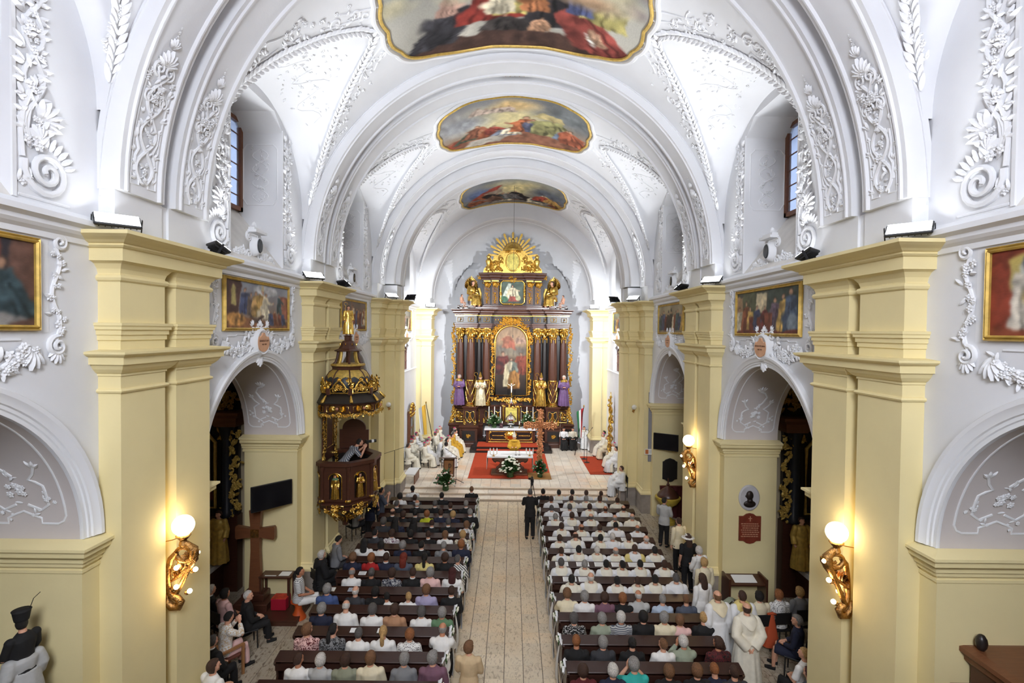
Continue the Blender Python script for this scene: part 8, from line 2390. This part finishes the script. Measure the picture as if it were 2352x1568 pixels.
simple('processional_staff', 'slim white processional staff held by the server in surplice', 'staff', (at(1286, 1030, Y=30.9).x, 30.85, CH_Z), [('rod', lambda b: b.tube([(0, 0, .0), (0, 0, 2.1)], .015, 8), M_CHROME), ('tip', lambda b: b.lathe([(.03, 2.08), (.035, 2.12), (.005, 2.3)], 8), M_CHROME)])
simple('white_bench', 'white-covered bench end beside the left chancel arch pier', 'bench', (-4.75, 24.5, CH_Z), [('seat', lambda b: b.box(-.25, .25, -.6, .6, .42, .47), M_WHITECLOTH), ('front_panel', lambda b: b.box(.21, .25, -.6, .6, 0, .42), M_BROWN), ('leg', lambda b: b.box(-.25, -.2, -.6, -.5, 0, .42), M_BROWN)])
p = at(1181, 1012, Y=27.1)
person('stand_orant', (p.x, 27.0, CH_Z), PI, 'celebrant in gold chasuble and white mitre standing behind the altar table', hair=('short', 'grey'), wear='robe', col='gold', legs='white', hood='gold', head='mitre', headcol='ivory', face=True, scale=1.0)
# ------------------------------------------------------------------ standing people and side aisles
def stand_px(px, py, rz, label, kind='stand', hz=1.635, z0=0.0, scale=1.0, **k):
    p = at(px, py, Z=z0 + hz * scale)
    return person(kind, (p.x, p.y, z0), rz, label, scale=scale, **k)
stand_px(1218, 1131, 0, 'cameraman in black suit standing in the centre aisle behind a tripod', 'stand_cam', hair=('short', 'darkgrey'), wear='shirt', col='black', legs='black', scale=1.04)
stand_px(1077, 1487, -.1, 'short-haired woman in beige jacket standing in the aisle beside the last pews', hair=('curly', 'lightbrown'), wear='shirt', col='beige', legs='beige', scale=.95, kind='stand_r')
stand_px(1526, 1150, -.6, 'man in light grey hooded jacket standing before the marble font', hair=('short', 'black'), wear='shirt', col='lightgrey', legs='black', kind='stand_r', collar='grey')
stand_px(1560, 1197, .3, 'person in cream jacket standing half hidden by the pier, font side', hair=('short', 'brown'), wear='shirt', col='cream', legs='black')
stand_px(1581, 1235, .1, 'woman in black dress and white dotted hat by the lamp pier', hair=('long', 'brown'), wear='tee', col='black', legs='black', head='hat', headcol='dots-black-white', scale=.98)
stand_px(1607, 1264, .4, 'white-haired woman in white blouse standing behind the hatted woman', hair=('curly', 'white'), wear='shirt', col='white', legs='lightgrey', kind='stand_r', scale=.95)
stand_px(1618, 1291, .2, 'blond woman in cream lace jacket with shoulder bag by the lamp pier', hair=('bob', 'blond'), wear='shirt', col='cream', legs='cream', scale=.96)
stand_px(1614, 1328, .3, 'long-haired brunette in black vest and white sleeves by the lamp pier', hair=('long', 'brown'), wear='shirt', col='white', legs='black', scale=.96)
stand_px(1649, 1369, .15, 'bald priest in white alb standing at the end of the pews', hair=('bald', 'lightbrown'), wear='robe', col='alb', legs=None, hood='cream', scale=1.05)
stand_px(1706, 1370, .1, 'short-haired priest in white alb with yellow stole standing by the chairs', hair=('short', 'brown'), wear='robe', col='alb', legs=None, hood='yellow', scale=1.03)
stand_px(1716, 1398, .05, 'balding priest in cream habit standing with hands clasped behind his back', 'stand_back', hair=('bald', 'brown'), wear='robe', col='ivory', legs=None, hood='ivory', scale=1.04)
stand_px(873, 1127, -.9, 'photographer in blue-grey shirt standing at the chancel end of the left aisle', 'stand_cam', hair=('fade', 'black'), wear='tee', col='slate', legs='black', scale=1.03)
stand_px(850, 1139, -.5, 'cameraman in navy shirt at a video tripod under the pulpit', 'stand_cam', hair=('short', 'black'), wear='tee', col='navy', legs='black', scale=1.03)
G2 = 'people seated in the side aisles'
def side(px, py, rz, label, **k): seat_px(px, py, rz, label, z0=0.0, group=G2, chlab=None, **k)
side(816, 1158, -.7, 'bald man in pale grey shirt sitting under the pulpit', hair=('bald', 'darkgrey'), wear='tee', col='lightgrey', legs='charcoal')
side(772, 1240, -.9, 'dark-haired man in grey shirt sitting at the left aisle edge', hair=('short', 'black'), wear='shirt', col='grey', legs='charcoal', kind='sit_down')
side(740, 1273, -.8, 'white-haired priest in black cassock sitting by the left pier', hair=('curly', 'white'), wear='robe', col='black', legs=None, hood='black')
side(690, 1312, -1.3, 'woman in striped white top sitting on the orange stool', chair=False, hair=('ponytail', 'black'), wear='tee', col='stripe-white-grey', legs='white', skin=1, kind='sit')
side(486, 1353, -.6, 'white-haired man in black suit next to the lamp pier, pulpit side', hair=('short', 'white'), wear='shirt', col='black', legs='black', collar='white')
side(518, 1362, -.5, 'black-haired woman in pale pink top in the left chapel', hair=('bob', 'black'), wear='tee', col='pink', legs='black', skin=1)
side(571, 1367, -.9, 'white-haired man in black coat on a bentwood chair before the wooden cross', hair=('short', 'white'), wear='shirt', col='black', legs='black', kind='sit_r')
side(516, 1421, -.6, 'dark-haired woman in flowered blouse on the wooden armchair', chair=False, hair=('short', 'black'), wear='shirt', col='floral-white-beige', legs='pink', kind='sit_pray')
side(489, 1471, -.3, 'grey-templed man in dark suit behind the wooden armchair', hair=('short', 'darkgrey'), wear='shirt', col='black', legs='black', collar='white')
person('stand_r', (-5.24, 8.95, 0), -.4, 'brown-haired woman in white blouse standing beside the near left pier', hair=('bob', 'brown'), wear='tee', col='white', legs='black', scale=.98)
side(1743, 1368, .1, 'black-haired woman in cream top on the chair before the right chapel', hair=('curly', 'black'), wear='shirt', col='cream', legs='black')
side(1788, 1364, .1, 'ginger-haired woman in black and white patterned top before the right chapel', hair=('bob', 'orange'), wear='tee', col='dots-black-white', legs='black')
side(1836, 1358, .1, 'blond curly-haired woman in grey jacket before the right chapel', hair=('curly', 'blond'), wear='shirt', col='grey', legs='grey')
side(1829, 1424, .9, 'grey-curled woman in navy dress sitting sideways near the right lamp pier', hair=('curly', 'grey'), wear='shirt', col='navy', legs='skirt', kind='sit_l')
side(1846, 1500, .4, 'blond woman in white t-shirt by the right lamp pier', hair=('short', 'blond'), wear='tee', col='white', legs='black', kind='sit_l')
side(1857, 1545, .3, 'auburn-haired person at the foot of the right lamp pier', hair=('short', 'darkred'), wear='shirt', col='charcoal', legs='black')
person('stand_lean', (PX - .05, PY - .18, PZ0 + .37), -.95, 'photographer in checked short-sleeved shirt leaning over the pulpit rim', hair=('fade', 'black'), wear='tee', col='check-slate-lightgrey', legs='olive', scale=.98)
def camera_thing(loc, rz, label, long=False):
    return simple('photo_camera', label, 'camera', loc, [('camera_body', lambda b: b.bevbox(-.075, .075, -.04, .04, -.05, .05, .01), M_BLACK), ('lens', lambda b: b.tube([(0, .03, 0), (0, .12, 0), (0, .30 if long else .16, 0)], [.04, .045, .05], 14), M_BLACK, .6), ('lens_ring', lambda b: b.tube([(0, .15, 0), (0, .22, 0)], .051, 14), M_PAPER if long else M_BLACK, .6)], rz)
hd_ = MESH['stand_lean']['pose'].head; camera_thing((PX - .05 + (hd_[1] + .2) * math.sin(.95), PY - .18 + (hd_[1] + .2) * math.cos(.95), PZ0 + .37 + hd_[2] * .98), -.95, 'camera with white-ringed telephoto lens held by the pulpit photographer', True)
def tripod(px, py, h, label, cam=True):
    p = at(px, py, Z=0)
    o = empty('video_tripod', (p.x, p.y, 0), 0, label, 'tripod')
    for k in range(3):
        a = k * 2.094 + .4; b = MB(); b.tube([(.36 * math.cos(a), .36 * math.sin(a), .012), (0.03 * math.cos(a), .03 * math.sin(a), h)], [.012, .018], 6); b.obj('leg', M_BLACKMET, o)
    b = MB(); b.lathe([(.05, h - .05), (.06, h), (.04, h + .08)], 10); b.obj('head', M_BLACK, o)
    simple('video_camera', 'black video camera on the ' + label, 'camera', (p.x, p.y, h + .08), [('camera_body', lambda b: b.bevbox(-.06, .06, -.18, .14, 0, .16, .02), M_BLACK), ('lens', lambda b: b.tube([(0, .14, .08), (0, .3, .08)], [.045, .05], 12), M_BLACK), ('viewfinder', lambda b: b.bevbox(-.15, -.06, -.08, .02, .1, .17, .01), M_BLACK), ('handle', lambda b: b.tube([(0, -.12, .16), (0, -.1, .22), (0, .08, .22), (0, .1, .16)], .012, 6), M_BLACK)])
tripod(1221, 1205, 1.62, 'tripod in front of the aisle cameraman')
tripod(838, 1222, 1.5, 'tripod under the pulpit')
# ------------------------------------------------------------------ screens, tablets, furniture along the walls
def screen(a, b_, z0, z1, label):
    a, b_ = Vector(a), Vector(b_); c = (a + b_) / 2; d = b_ - a; w_ = d.length; rz = math.atan2(d.y, d.x)
    simple('television', label, 'television', (c.x, c.y, z0), [('screen_housing', lambda b: b.bevbox(-w_ / 2, w_ / 2, -.03, .03, 0, z1 - z0, .01), M_BLACK), ('screen', lambda b: b.box(-w_ / 2 + .02, w_ / 2 - .02, -.034, -.03, .02, z1 - z0 - .02), mat('dark_screen', (.006, .006, .008), .12)), ('wall_arm', lambda b: b.tube([(0, .03, .3), (.1, .2, .3), (.35, .28, .3)], .02, 6), M_BLACKMET)], rz)
screen((-6.66, 13.05), (-5.95, 13.85), 2.85, 3.52, 'black television on the pulpit-side arcade pier above the wooden cross')
screen((5.86, 20.95), (6.72, 20.45), 2.83, 3.5, 'black television on the font-side arcade pier above the dark tablet')
o = empty('portrait_medallion', (at(1721, 1143, Y=14.0).x, 14.02, at(1721, 1143, Y=14.0).z), 0, 'oval grey marble medallion with a dark bronze bust, above the red tablet', 'plaque')
b = MB(); b.lathe([(0, .05), (.26, .05), (.285, .03), (.29, 0)], 32, Matrix(((1, 0, 0, 0), (0, 0, -1, 0), (0, 1.24, 0, 0), (0, 0, 0, 1)))); b.obj('marble_oval', mat('pale_marble', srgb(190, 188, 190), .4, var=.08), o, smooth=.5)
b = MB(); b.sphere((-.01, -.07, .08), (.10, .06, .13), 16, 10); b.tube([(0, -.06, -.02), (0, -.06, -.1)], [.07, .08], 10); b.sphere((0, -.055, -.16), (.17, .04, .1), 16, 8); b.sphere((-.105, -.07, .06), (.03, .03, .03), 8, 6); b.obj('bust', mat('dark_bronze', (.035, .024, .02), .45, metal=.5), o, smooth=3.2)
p = at(1722, 1213, Y=14.0)
o = empty('memorial_tablet', (p.x, 14.02, p.z), 0, 'red marble memorial tablet with incised lettering and a cross', 'plaque')
tb = [(-.3, -.34), (-.18, -.34), (-.1, -.4), (0, -.42), (.1, -.4), (.18, -.34), (.3, -.34), (.3, .34), (.18, .34), (.1, .4), (0, .42), (-.1, .4), (-.18, .34), (-.3, .34)]
b = MB(); b.ext(tb, (), 0, .04, fn=lambda v: np.stack([v[:, 0], -v[:, 2], v[:, 1]], 1)); b.obj('tablet', mat('red_marble', srgb(122, 54, 38), .4, var=.2, scale=6), o, recalc=True)
M_INC = mat('worn_gilding', srgb(190, 140, 110), .6)
b = MB()
for k in range(7):
    rl = random.Random(k); x = -.25 + .02 * (k % 3)
    while x < .23 - .02 * (k % 3):
        l = rl.uniform(.02, .07); b.box(x, min(x + l, .25), -.043, -.04, .12 - k * .058, .145 - k * .058); x += l + .014
b.box(-.012, .012, -.044, -.04, .2, .34); b.box(-.05, .05, -.044, -.04, .27, .29); b.obj('incised_text', M_INC, o)
p = at(1539, 1080, Y=21.0)
o = empty('dark_tablet', (p.x, 21.05, p.z), 0, 'black arched tablet on the wall above the marble font', 'plaque')
b = MB(); b.ext([(-.3, -.36), (-.2, -.38), (-.1, -.46), (0, -.48), (.1, -.46), (.2, -.38), (.3, -.36), (.3, .36), (.24, .38), (.18, .44), (0, .5), (-.18, .44), (-.24, .38), (-.3, .36)], (), 0, .05, fn=lambda v: np.stack([v[:, 0], -v[:, 2], v[:, 1]], 1)); b.obj('tablet', mat('black_marble', (.02, .018, .017), .35), o, recalc=True)
p = at(1534, 1145, Y=20.3)
simple('baptismal_font', 'yellow marble font with a dark wooden domed lid', 'font', (p.x, 20.3, 0), [('font_foot', lambda b: b.lathe([(.3, 0), (.3, .12), (.16, .2), (.13, .5), (.2, .7)], 20), mat('yellow_marble', srgb(198, 172, 70), .35, var=.2, scale=5), .6), ('bowl', lambda b: b.lathe([(.18, .68), (.36, .8), (.48, .98), (.5, 1.06), (.46, 1.08), (.4, 1.08)], 28), MATS['yellow_marble'], .6), ('lid', lambda b: b.lathe([(.42, 1.08), (.42, 1.12), (.36, 1.22), (.22, 1.36), (.08, 1.46), (.05, 1.5), (.07, 1.55), (.03, 1.6), (.02, 1.8), (0, 1.82)], 24), M_DARKWOOD, .6)])
simple('confessional_drape', 'dark red curtain hanging behind the font', 'curtain', (6.6, 20.75, 0), [('drape', lambda b: b.grid([[(-.5 + i * .05, .04 * math.sin(i * 1.3), z) for z in (.05, 1.35)] for i in range(26)]), mat('dark_red_cloth', (.09, .012, .012), .85), 3.2), ('rail', lambda b: b.tube([(-.52, 0, 1.36), (.8, 0, 1.36)], .02, 6), M_BROWN)])
simple('conduit', 'grey vertical conduit on the font-side chancel pier', 'pipe', (5.82, 21.36, 2.2), [('pipe', lambda b: b.box(-.07, .07, -.03, .03, 0, 2.9), mat('conduit_grey', (.25, .25, .28), .5)), ('pipe_clip', lambda b: (b.box(-.08, .08, -.035, 0, .4, .43), b.box(-.08, .08, -.035, 0, 2.3, 2.33)), M_BLACKMET)])
simple('notice', 'white printed notice with an orange picture on the grey conduit', 'notice', (5.78, 21.3, 2.62), [('sheet', lambda b: b.box(-.18, .18, -.012, .0, -.12, .12), M_PAPER), ('picture', lambda b: b.box(-.16, -.03, -.014, -.011, -.09, .09), mat('orange_print', (.6, .18, .04), .6)), ('text_lines', lambda b: [b.box(.0, .15, -.014, -.011, z, z + .01) for z in (-.06, -.03, 0, .03, .06)], mat('grey_ink', (.3, .3, .32), .7))])
# wooden mission cross, table, red box, stool in the left aisle
simple('wooden_cross', 'tall brown wooden cross with flared ends and monogram plate', 'cross', (-6.86, 13.72, 0), [('pedestal', lambda b: (b.bevbox(-.45, .45, -.35, .25, 0, .3, .02), b.bevbox(-.3, .3, -.22, .2, .3, .5, .02)), M_DARKWOOD), ('upright', lambda b: b.ext([(-.17, .5), (.17, .5), (.12, 1.6), (.13, 2.3), (.16, 2.7), (0, 2.74), (-.16, 2.7), (-.13, 2.3), (-.12, 1.6)], (), -.06, .06, fn=lambda v: np.stack([v[:, 0], v[:, 2], v[:, 1]], 1)), M_BROWN), ('crossbar', lambda b: b.ext([(-.53, 1.96), (-.5, 1.92), (0, 2.0), (.5, 1.92), (.53, 1.96), (.53, 2.24), (.5, 2.28), (0, 2.2), (-.5, 2.28), (-.53, 2.24)], (), -.07, .05, fn=lambda v: np.stack([v[:, 0], v[:, 2], v[:, 1]], 1)), M_BROWN), ('monogram_plate', lambda b: (b.box(-.11, .11, -.085, -.07, 1.98, 2.2), b.box(-.02, .0, -.09, -.085, 2.0, 2.18), b.tube([(-.01, -.09, 2.17), (.05, -.09, 2.14), (-.01, -.09, 2.09)], .008, 5)), M_BRONZE)])
p = at(652, 1303, Z=.95); p.y = min(p.y, 13.78)
simple('side_table', 'narrow dark table with papers against the left pier', 'table', (p.x, p.y, 0), [('table_top', lambda b: b.bevbox(-.45, .4, -.2, .2, .9, .94, .01), M_DARKWOOD)] + [('leg', lambda b, x=x, y=y: b.box(x - .025, x + .025, y - .025, y + .025, 0, .9), M_DARKWOOD) for x in (-.4, .35) for y in (-.16, .16)])
simple('papers', 'white sheet lying on the narrow dark table', 'paper', (p.x + .2, p.y, .945), [('sheet', lambda b: b.box(-.14, .14, -.12, .12, 0, .004), M_PAPER), ('sheet_edge', lambda b: b.box(-.5, -.2, -.14, -.1, 0, .004), M_PAPER)])
p = at(645, 1380, Z=.3)
simple('red_box', 'red printed cardboard box on the dark step under the table', 'box', (p.x, p.y, .13), [('carton', lambda b: b.bevbox(-.2, .2, -.16, .16, 0, .3, .01), mat('red_card', (.4, .01, .03), .5)), ('printed_lid', lambda b: b.box(-.195, .195, -.155, .155, .3, .305), mat('red_print', (.65, .06, .03), .4, var=.4, scale=6))])
simple('dark_step', 'low dark wooden platform under the cross and the red box', 'platform', (-6.3, 13.3, 0), [('deck', lambda b: b.bevbox(-.6, .85, -.35, .6, 0, .12, .01), M_DARKWOOD), ('skirting', lambda b: b.box(-.62, .87, -.37, -.35, 0, .1), M_DARKWOOD)])
p = at(690, 1312, Z=1.23)
simple('plastic_stool', 'orange hourglass plastic stool under the woman in stripes', 'stool', (p.x - .05, p.y, 0), [('pedestal', lambda b: b.lathe([(.2, 0), (.19, .04), (.1, .2), (.085, .3), (.12, .4)], 24), mat('orange_plastic', (.62, .10, .02), .35), .8), ('seat', lambda b: b.lathe([(.12, .4), (.19, .44), (.19, .46), (.0, .465)], 24), MATS['orange_plastic'], .8)])
p = at(516, 1421, Z=1.23)
ac = simple('armchair', 'light wooden armchair with red-brown seat in the left side aisle', 'chair', (p.x - .02, p.y - .03, 0), [('seat', lambda b: b.bevbox(-.27, .27, -.25, .27, .4, .46, .02), mat('rust_leather', (.12, .03, .015), .5)), ('backrest', lambda b: b.bevbox(-.27, .27, -.3, -.26, .6, .88, .02), MATS['rust_leather'])] + [('leg', lambda b, x=x, y=y, h=h: b.box(x - .025, x + .025, y - .025, y + .025, 0, h), M_OAK) for x in (-.3, .3) for y, h in ((-.28, .9), (.28, .66))] + [('armrest', lambda b, x=x: b.box(x - .03, x + .03, -.3, .31, .64, .68), M_OAK) for x in (-.3, .3)], -.6)
# kneeling desk with papers and orange cloth on the right
p = at(1703, 1322, Z=.95); p.y = min(p.y, 13.74)
simple('kneeling_desk', 'dark wooden kneeling desk with a white sheet against the right pier', 'desk', (p.x, p.y, 0), [('desk_top', lambda b: b.box(-.5, .5, -.22, .22, -.02, .02, rotm(rx=.25, loc=(0, 0, .93))), M_DARKWOOD), ('side_panel', lambda b: b.box(-.52, -.47, -.25, .25, 0, 1.05), M_DARKWOOD), ('side_panel', lambda b: b.box(.47, .52, -.25, .25, 0, 1.05), M_DARKWOOD), ('kneeler', lambda b: b.box(-.5, .5, -.6, -.3, .1, .2), M_DARKWOOD)])
simple('papers', 'white sheet lying on the kneeling desk', 'paper', (p.x - .02, p.y, .96), [('sheet', lambda b: b.box(-.3, .3, -.15, .15, 0, .004, rotm(rx=.25)), M_PAPER), ('second_sheet', lambda b: b.box(-.28, .3, -.14, .15, .005, .008, rotm(rx=.25)), M_PAPER)])
p = at(1768, 1425, Z=.7)
simple('orange_coat', 'orange-red coat hanging over a chair back in the right aisle', 'coat', (p.x, p.y - .08, 0), [('coat_folds', lambda b: b.grid([[((.05 + .16 * t) * math.cos(a) * (1 + .1 * math.sin(5 * a)), (.04 + .07 * t) * math.sin(a), .92 - .78 * t) for a in np.linspace(0, 2 * PI, 30)] for t in np.linspace(0, 1, 10)]), mat('orange_cloth', (.45, .07, .02), .8), 3.2), ('coat_collar', lambda b: b.tube([(-.1, 0, .9), (0, -.04, .95), (.1, 0, .9)], .03, 8), MATS['orange_cloth'], 3.2)])
p = at(1672, 1392, Z=.6)
simple('stroller', 'pushchair with pale folded cover beside the priests, right aisle', 'stroller', (p.x, p.y, 0), [('frame', lambda b: [b.tube([(x, -.35, .95), (x, .1, .45), (x, .3, .12)], .014, 6) for x in (-.2, .2)] + [b.tube([(-.2, -.35, .95), (.2, -.35, .95)], .014, 6)], M_CHROME), ('seat_cover', lambda b: b.tube([(0, -.15, .75), (0, .05, .5), (0, .25, .45)], [.17, .2, .14], 12), cloth('sage'), 3.2)] + [('wheel', lambda b, x=x, y=y: b.lathe([(.02, -.02), (.1, -.02), (.1, .02), (.02, .02)], 16, rotm(ry=PI / 2, loc=(x, y, .1))), M_BLACK) for x in (-.22, .22) for y in (-.25, .3)], .4)
p = at(1594, 1300, Z=.95)
simple('handbag', 'white leather handbag on the arm of the white-haired woman', 'bag', (p.x, p.y, .8), [('bag_body', lambda b: b.bevbox(-.14, .14, -.06, .06, 0, .24, .04), cloth('white')), ('strap', lambda b: b.tube([(-.1, 0, .22), (-.06, 0, .42), (.06, 0, .42), (.1, 0, .22)], .012, 6), cloth('white'))], .4)
# confessional at the lower right, costumed figure on a bracket at the lower left
simple('confessional', 'dark carved confessional with cornice in the right chapel arch', 'confessional', (6.95, 6.5, -.15), [('cabinet_body', lambda b: b.box(-.62, 1.1, -.5, .42, 0, 3.35), M_DARKWOOD), ('cornice', lambda b: b.sweep([(1.15, .42), (-.62, .42), (-.62, -.5), (1.15, -.5)][::-1], [(0, 3.25), (.05, 3.3), (.05, 3.36), (.12, 3.42), (.12, 3.48), (0, 3.5)]), M_BROWN), *[('finial', lambda b, x=x, y=y: b.sphere((x, y, 3.6), (.07, .07, .12), 8, 6), M_BLACKWOOD, 3.2) for x in (-.55, .2) for y in (-.4, .35)], ('door_panel', lambda b: b.box(-.64, -.6, -.35, .28, .3, 2.6), M_BROWN), ('low_bench', lambda b: b.box(-.9, -.5, .1, .42, 2.9, 3.0), M_BROWN)])
simple('figure_bracket', 'plain wooden pedestal carrying the costumed figure by the left arch', 'pedestal', (at(52, 1432, Y=6.5).x, 6.5, 0), [('column', lambda b: b.bevbox(-.25, .25, -.25, .25, 0, at(52, 1432, Y=6.5).z - 1.3, .02), M_DARKWOOD), ('top_slab', lambda b: b.bevbox(-.32, .32, -.32, .32, at(52, 1432, Y=6.5).z - 1.3, at(52, 1432, Y=6.5).z - 1.21, .02), M_DARKWOOD)])
FP = at(52, 1432, Y=6.5); FZ = FP.z - 1.635 * .74
o = person('stand_r', (FP.x, 6.5, FZ), 1.3, 'costumed figure in black jacket, white skirt and tall feathered hat, left arch', hair=('short', 'black'), wear='shirt', col='black', legs='black', scale=.74); o.name = 'costumed_figure'; o['category'] = 'figure'
inst('skirt', MESH['stand']['robe'], cloth('lightgrey'), o).scale = (1.08, 1.08, .74)
hb = MB(); hb.lathe([(.1, .06), (.11, .1), (.13, .22), (.14, .24), (.0, .25)], 18); hb.tube([(.08, -.05, .2), (.12, -.1, .4), (.2, -.14, .48)], .006, 5)
inst('feathered_hat', mesh_of('feathered_hat', hb.data()), cloth('black'), o, MESH['stand_r']['pose'].head)
# ------------------------------------------------------------------ side chapel altars seen through the arches
def chapel_altar(s, Y, label, seed):
    o = empty('side_altar', (s * 9.2, Y, 0), 0, label, 'altar')
    b = MB(); b.bevbox(-.95, .95, -1.1, -.2, 0, .98, .03); b.box(-1.35, 1.35, -.25, .05, 0, 2.2); b.obj('altar_body', M_DARKWOOD, o)
    b = MB(); b.box(-1.0, 1.0, -1.14, -.18, .98, 1.0); b.box(-1.0, 1.0, -1.15, -1.138, .86, 1.0); b.box(-1.01, -1.0, -1.14, -.2, .86, 1.0); b.box(1.0, 1.01, -1.14, -.2, .86, 1.0); b.obj('altar_cloth', mat('grey_linen', (.5, .5, .5), .8), o)
    b = MB(); b.box(-1.3, 1.3, -.1, .05, 2.2, 6.2); b.obj('retable_back', M_BLACKWOOD, o)
    for sg in (-1, 1):
        b = MB(); b.lathe([(.2, 2.2), (.2, 2.35), (.14, 2.45), (.13, 4.4), (.2, 4.7), (.22, 4.8)], 14, Matrix.Translation((sg * 1.05, -.25, 0))); b.obj('column', mat('dark_blue_marble', (.02, .025, .035), .3), o, smooth=.6)
        R = Relief(seed); R.cluster(sg * 1.05, 4.62, .2, 24, 1.2); R.cluster(sg * 1.05, 2.35, .15, 12, 1.1)
        for k in range(22): R.cluster(sg * (1.3 + .1 * math.sin(k)), 2.3 + k * .11, .1, 4, 1.1)
        R.out('gilt_capital', lambda v: np.stack([v[:, 0], -.28 - v[:, 2], v[:, 1]], 1), o, M_GOLDP)
    b = MB(); b.sweep([(1.4, .05), (1.4, -.45), (.8, -.45), (.8, -.2), (-.8, -.2), (-.8, -.45), (-1.4, -.45), (-1.4, .05)], [(0, 4.8), (.04, 4.9), (.04, 5.05), (.14, 5.15), (.14, 5.22), (0, 5.25)]); b.obj('entablature', M_BROWN, o, recalc=True)
    R = Relief(seed + 1)
    for k in range(80): R.cluster(R.r.gauss(0, .6), 5.4 + abs(R.r.gauss(0, .45)), .16, 5, 1.5)
    R.out('gilt_cloud_carving', lambda v: np.stack([v[:, 0], -.2 - v[:, 2] * 1.5, v[:, 1]], 1), o, M_GOLDP, kind='stuff')
    c = Canvas(50, 70, (30, 18, 16), seed, (40, 26, 20)); c.fig(.5, .1, .7, (110, 24, 20), wd=.5); c.fig(.25, .1, .5, (60, 40, 30)); c.blur(3)
    q = flat_canvas('altar_picture', c, 1.3, 2.1, o, M_PAINT); q.location = (0, -.14, 2.4)
    b = MB(); b.tube([(x, -.15, 2.4 + z) for x, z in ((-.66, 0), (.66, 0), (.66, 1.9), (.4, 2.2), (-.4, 2.2), (-.66, 1.9))], .05, 8, closed=True); b.obj('picture_frame', M_GOLDP, o)
    st_ = statue('stand', (s * 9.2 - s * 1.05, Y - .65, 1.0), PI, .85, 'gilded statue on the inner end of the %s side chapel altar' % ('left' if s < 0 else 'right'), M_GOLDP, None, None, 'brown')
chapel_altar(-1, PIERS[2] + .55, 'dark gilded side altar in the left chapel behind the wooden cross', 3)
chapel_altar(1, PIERS[2] + .55, 'dark side altar with red-robed picture in the right chapel', 5)
# hymn sheets and books on the pew ledges
def sheet(side_, row, cx, w_, d_, m, label, name='hymn_sheet', cat='paper', h=.004):
    D = LD if side_ < 0 else RD; x0 = 640 if side_ < 0 else 1180
    y = D[row] - .17; X = at(x0 + cx / 3.35, 760 + (CAM_H - 1.0) * FPX / y, Y=y).x
    simple(name, label, cat, (X, y, 1.003), [('cover' if cat == 'book' else 'page', lambda b: b.box(-w_ / 2, w_ / 2, -d_ / 2, d_ / 2, 0, h, rotm(rx=.16)), m)] + ([('page_block', lambda b: b.box(-w_ / 2 + .006, w_ / 2 - .006, -d_ / 2 + .006, d_ / 2 - .006, h, h + .008, rotm(rx=.16)), M_PAPER)] if cat == 'book' else [('printed_lines', lambda b: [b.box(-w_ * .4, w_ * .4, y_, y_ + .004, h, h + .0006, rotm(rx=.16)) for y_ in np.linspace(-d_ * .38, d_ * .36, 8)], mat('grey_ink', (.3, .3, .32), .7))]), group='sheets and books on the pew ledges')
for row, xs in {1: (340,), 2: (395, 450), 3: (310, 420), 4: (420,), 5: (310, 565, 715, 870), 6: (410, 480), 7: (370, 530, 670, 800, 930, 1035), 8: (430, 550)}.items():
    for n, cx in enumerate(xs): sheet(1, row - 1 if row < 7 else row - 1, cx, .36, .2, M_PAPER, 'open white hymn sheet, %s from the aisle on %s font-side pew ledge' % (ORD[n], ORD[row - 1]))
for row, cx, w_, m, lab, cat in ((7, 645, .2, M_PAPER, 'white leaflet on the eighth pulpit-side pew ledge', 'paper'), (8, 405, .2, mat('cream_page', (.8, .7, .5), .7), 'cream open booklet on the ninth pulpit-side pew ledge', 'book'), (8, 575, .26, mat('news_print', (.45, .48, .55), .7, var=.5, scale=30), 'illustrated leaflet on the ninth pulpit-side pew ledge', 'paper'), (10, 790, .18, mat('green_cover', (.02, .10, .05), .5), 'green book on the eleventh pulpit-side pew ledge', 'book'), (6, 1280, .16, M_PAPER, 'white booklet on the seventh pulpit-side pew ledge', 'book'), (4, 1320, .2, M_PAPER, 'open booklet on the fifth pulpit-side pew ledge', 'book'), (10, 585, .2, M_BLACK, 'black book on the eleventh pulpit-side pew ledge', 'book')):
    sheet(-1, row, cx, w_, .15, m, lab, 'hymn_book' if cat == 'book' else 'leaflet', cat)
sheet(1, 11, 1540, .15, .1, mat('blue_card', (.1, .25, .6), .5), 'small blue card on the twelfth font-side pew ledge', 'card', 'card')
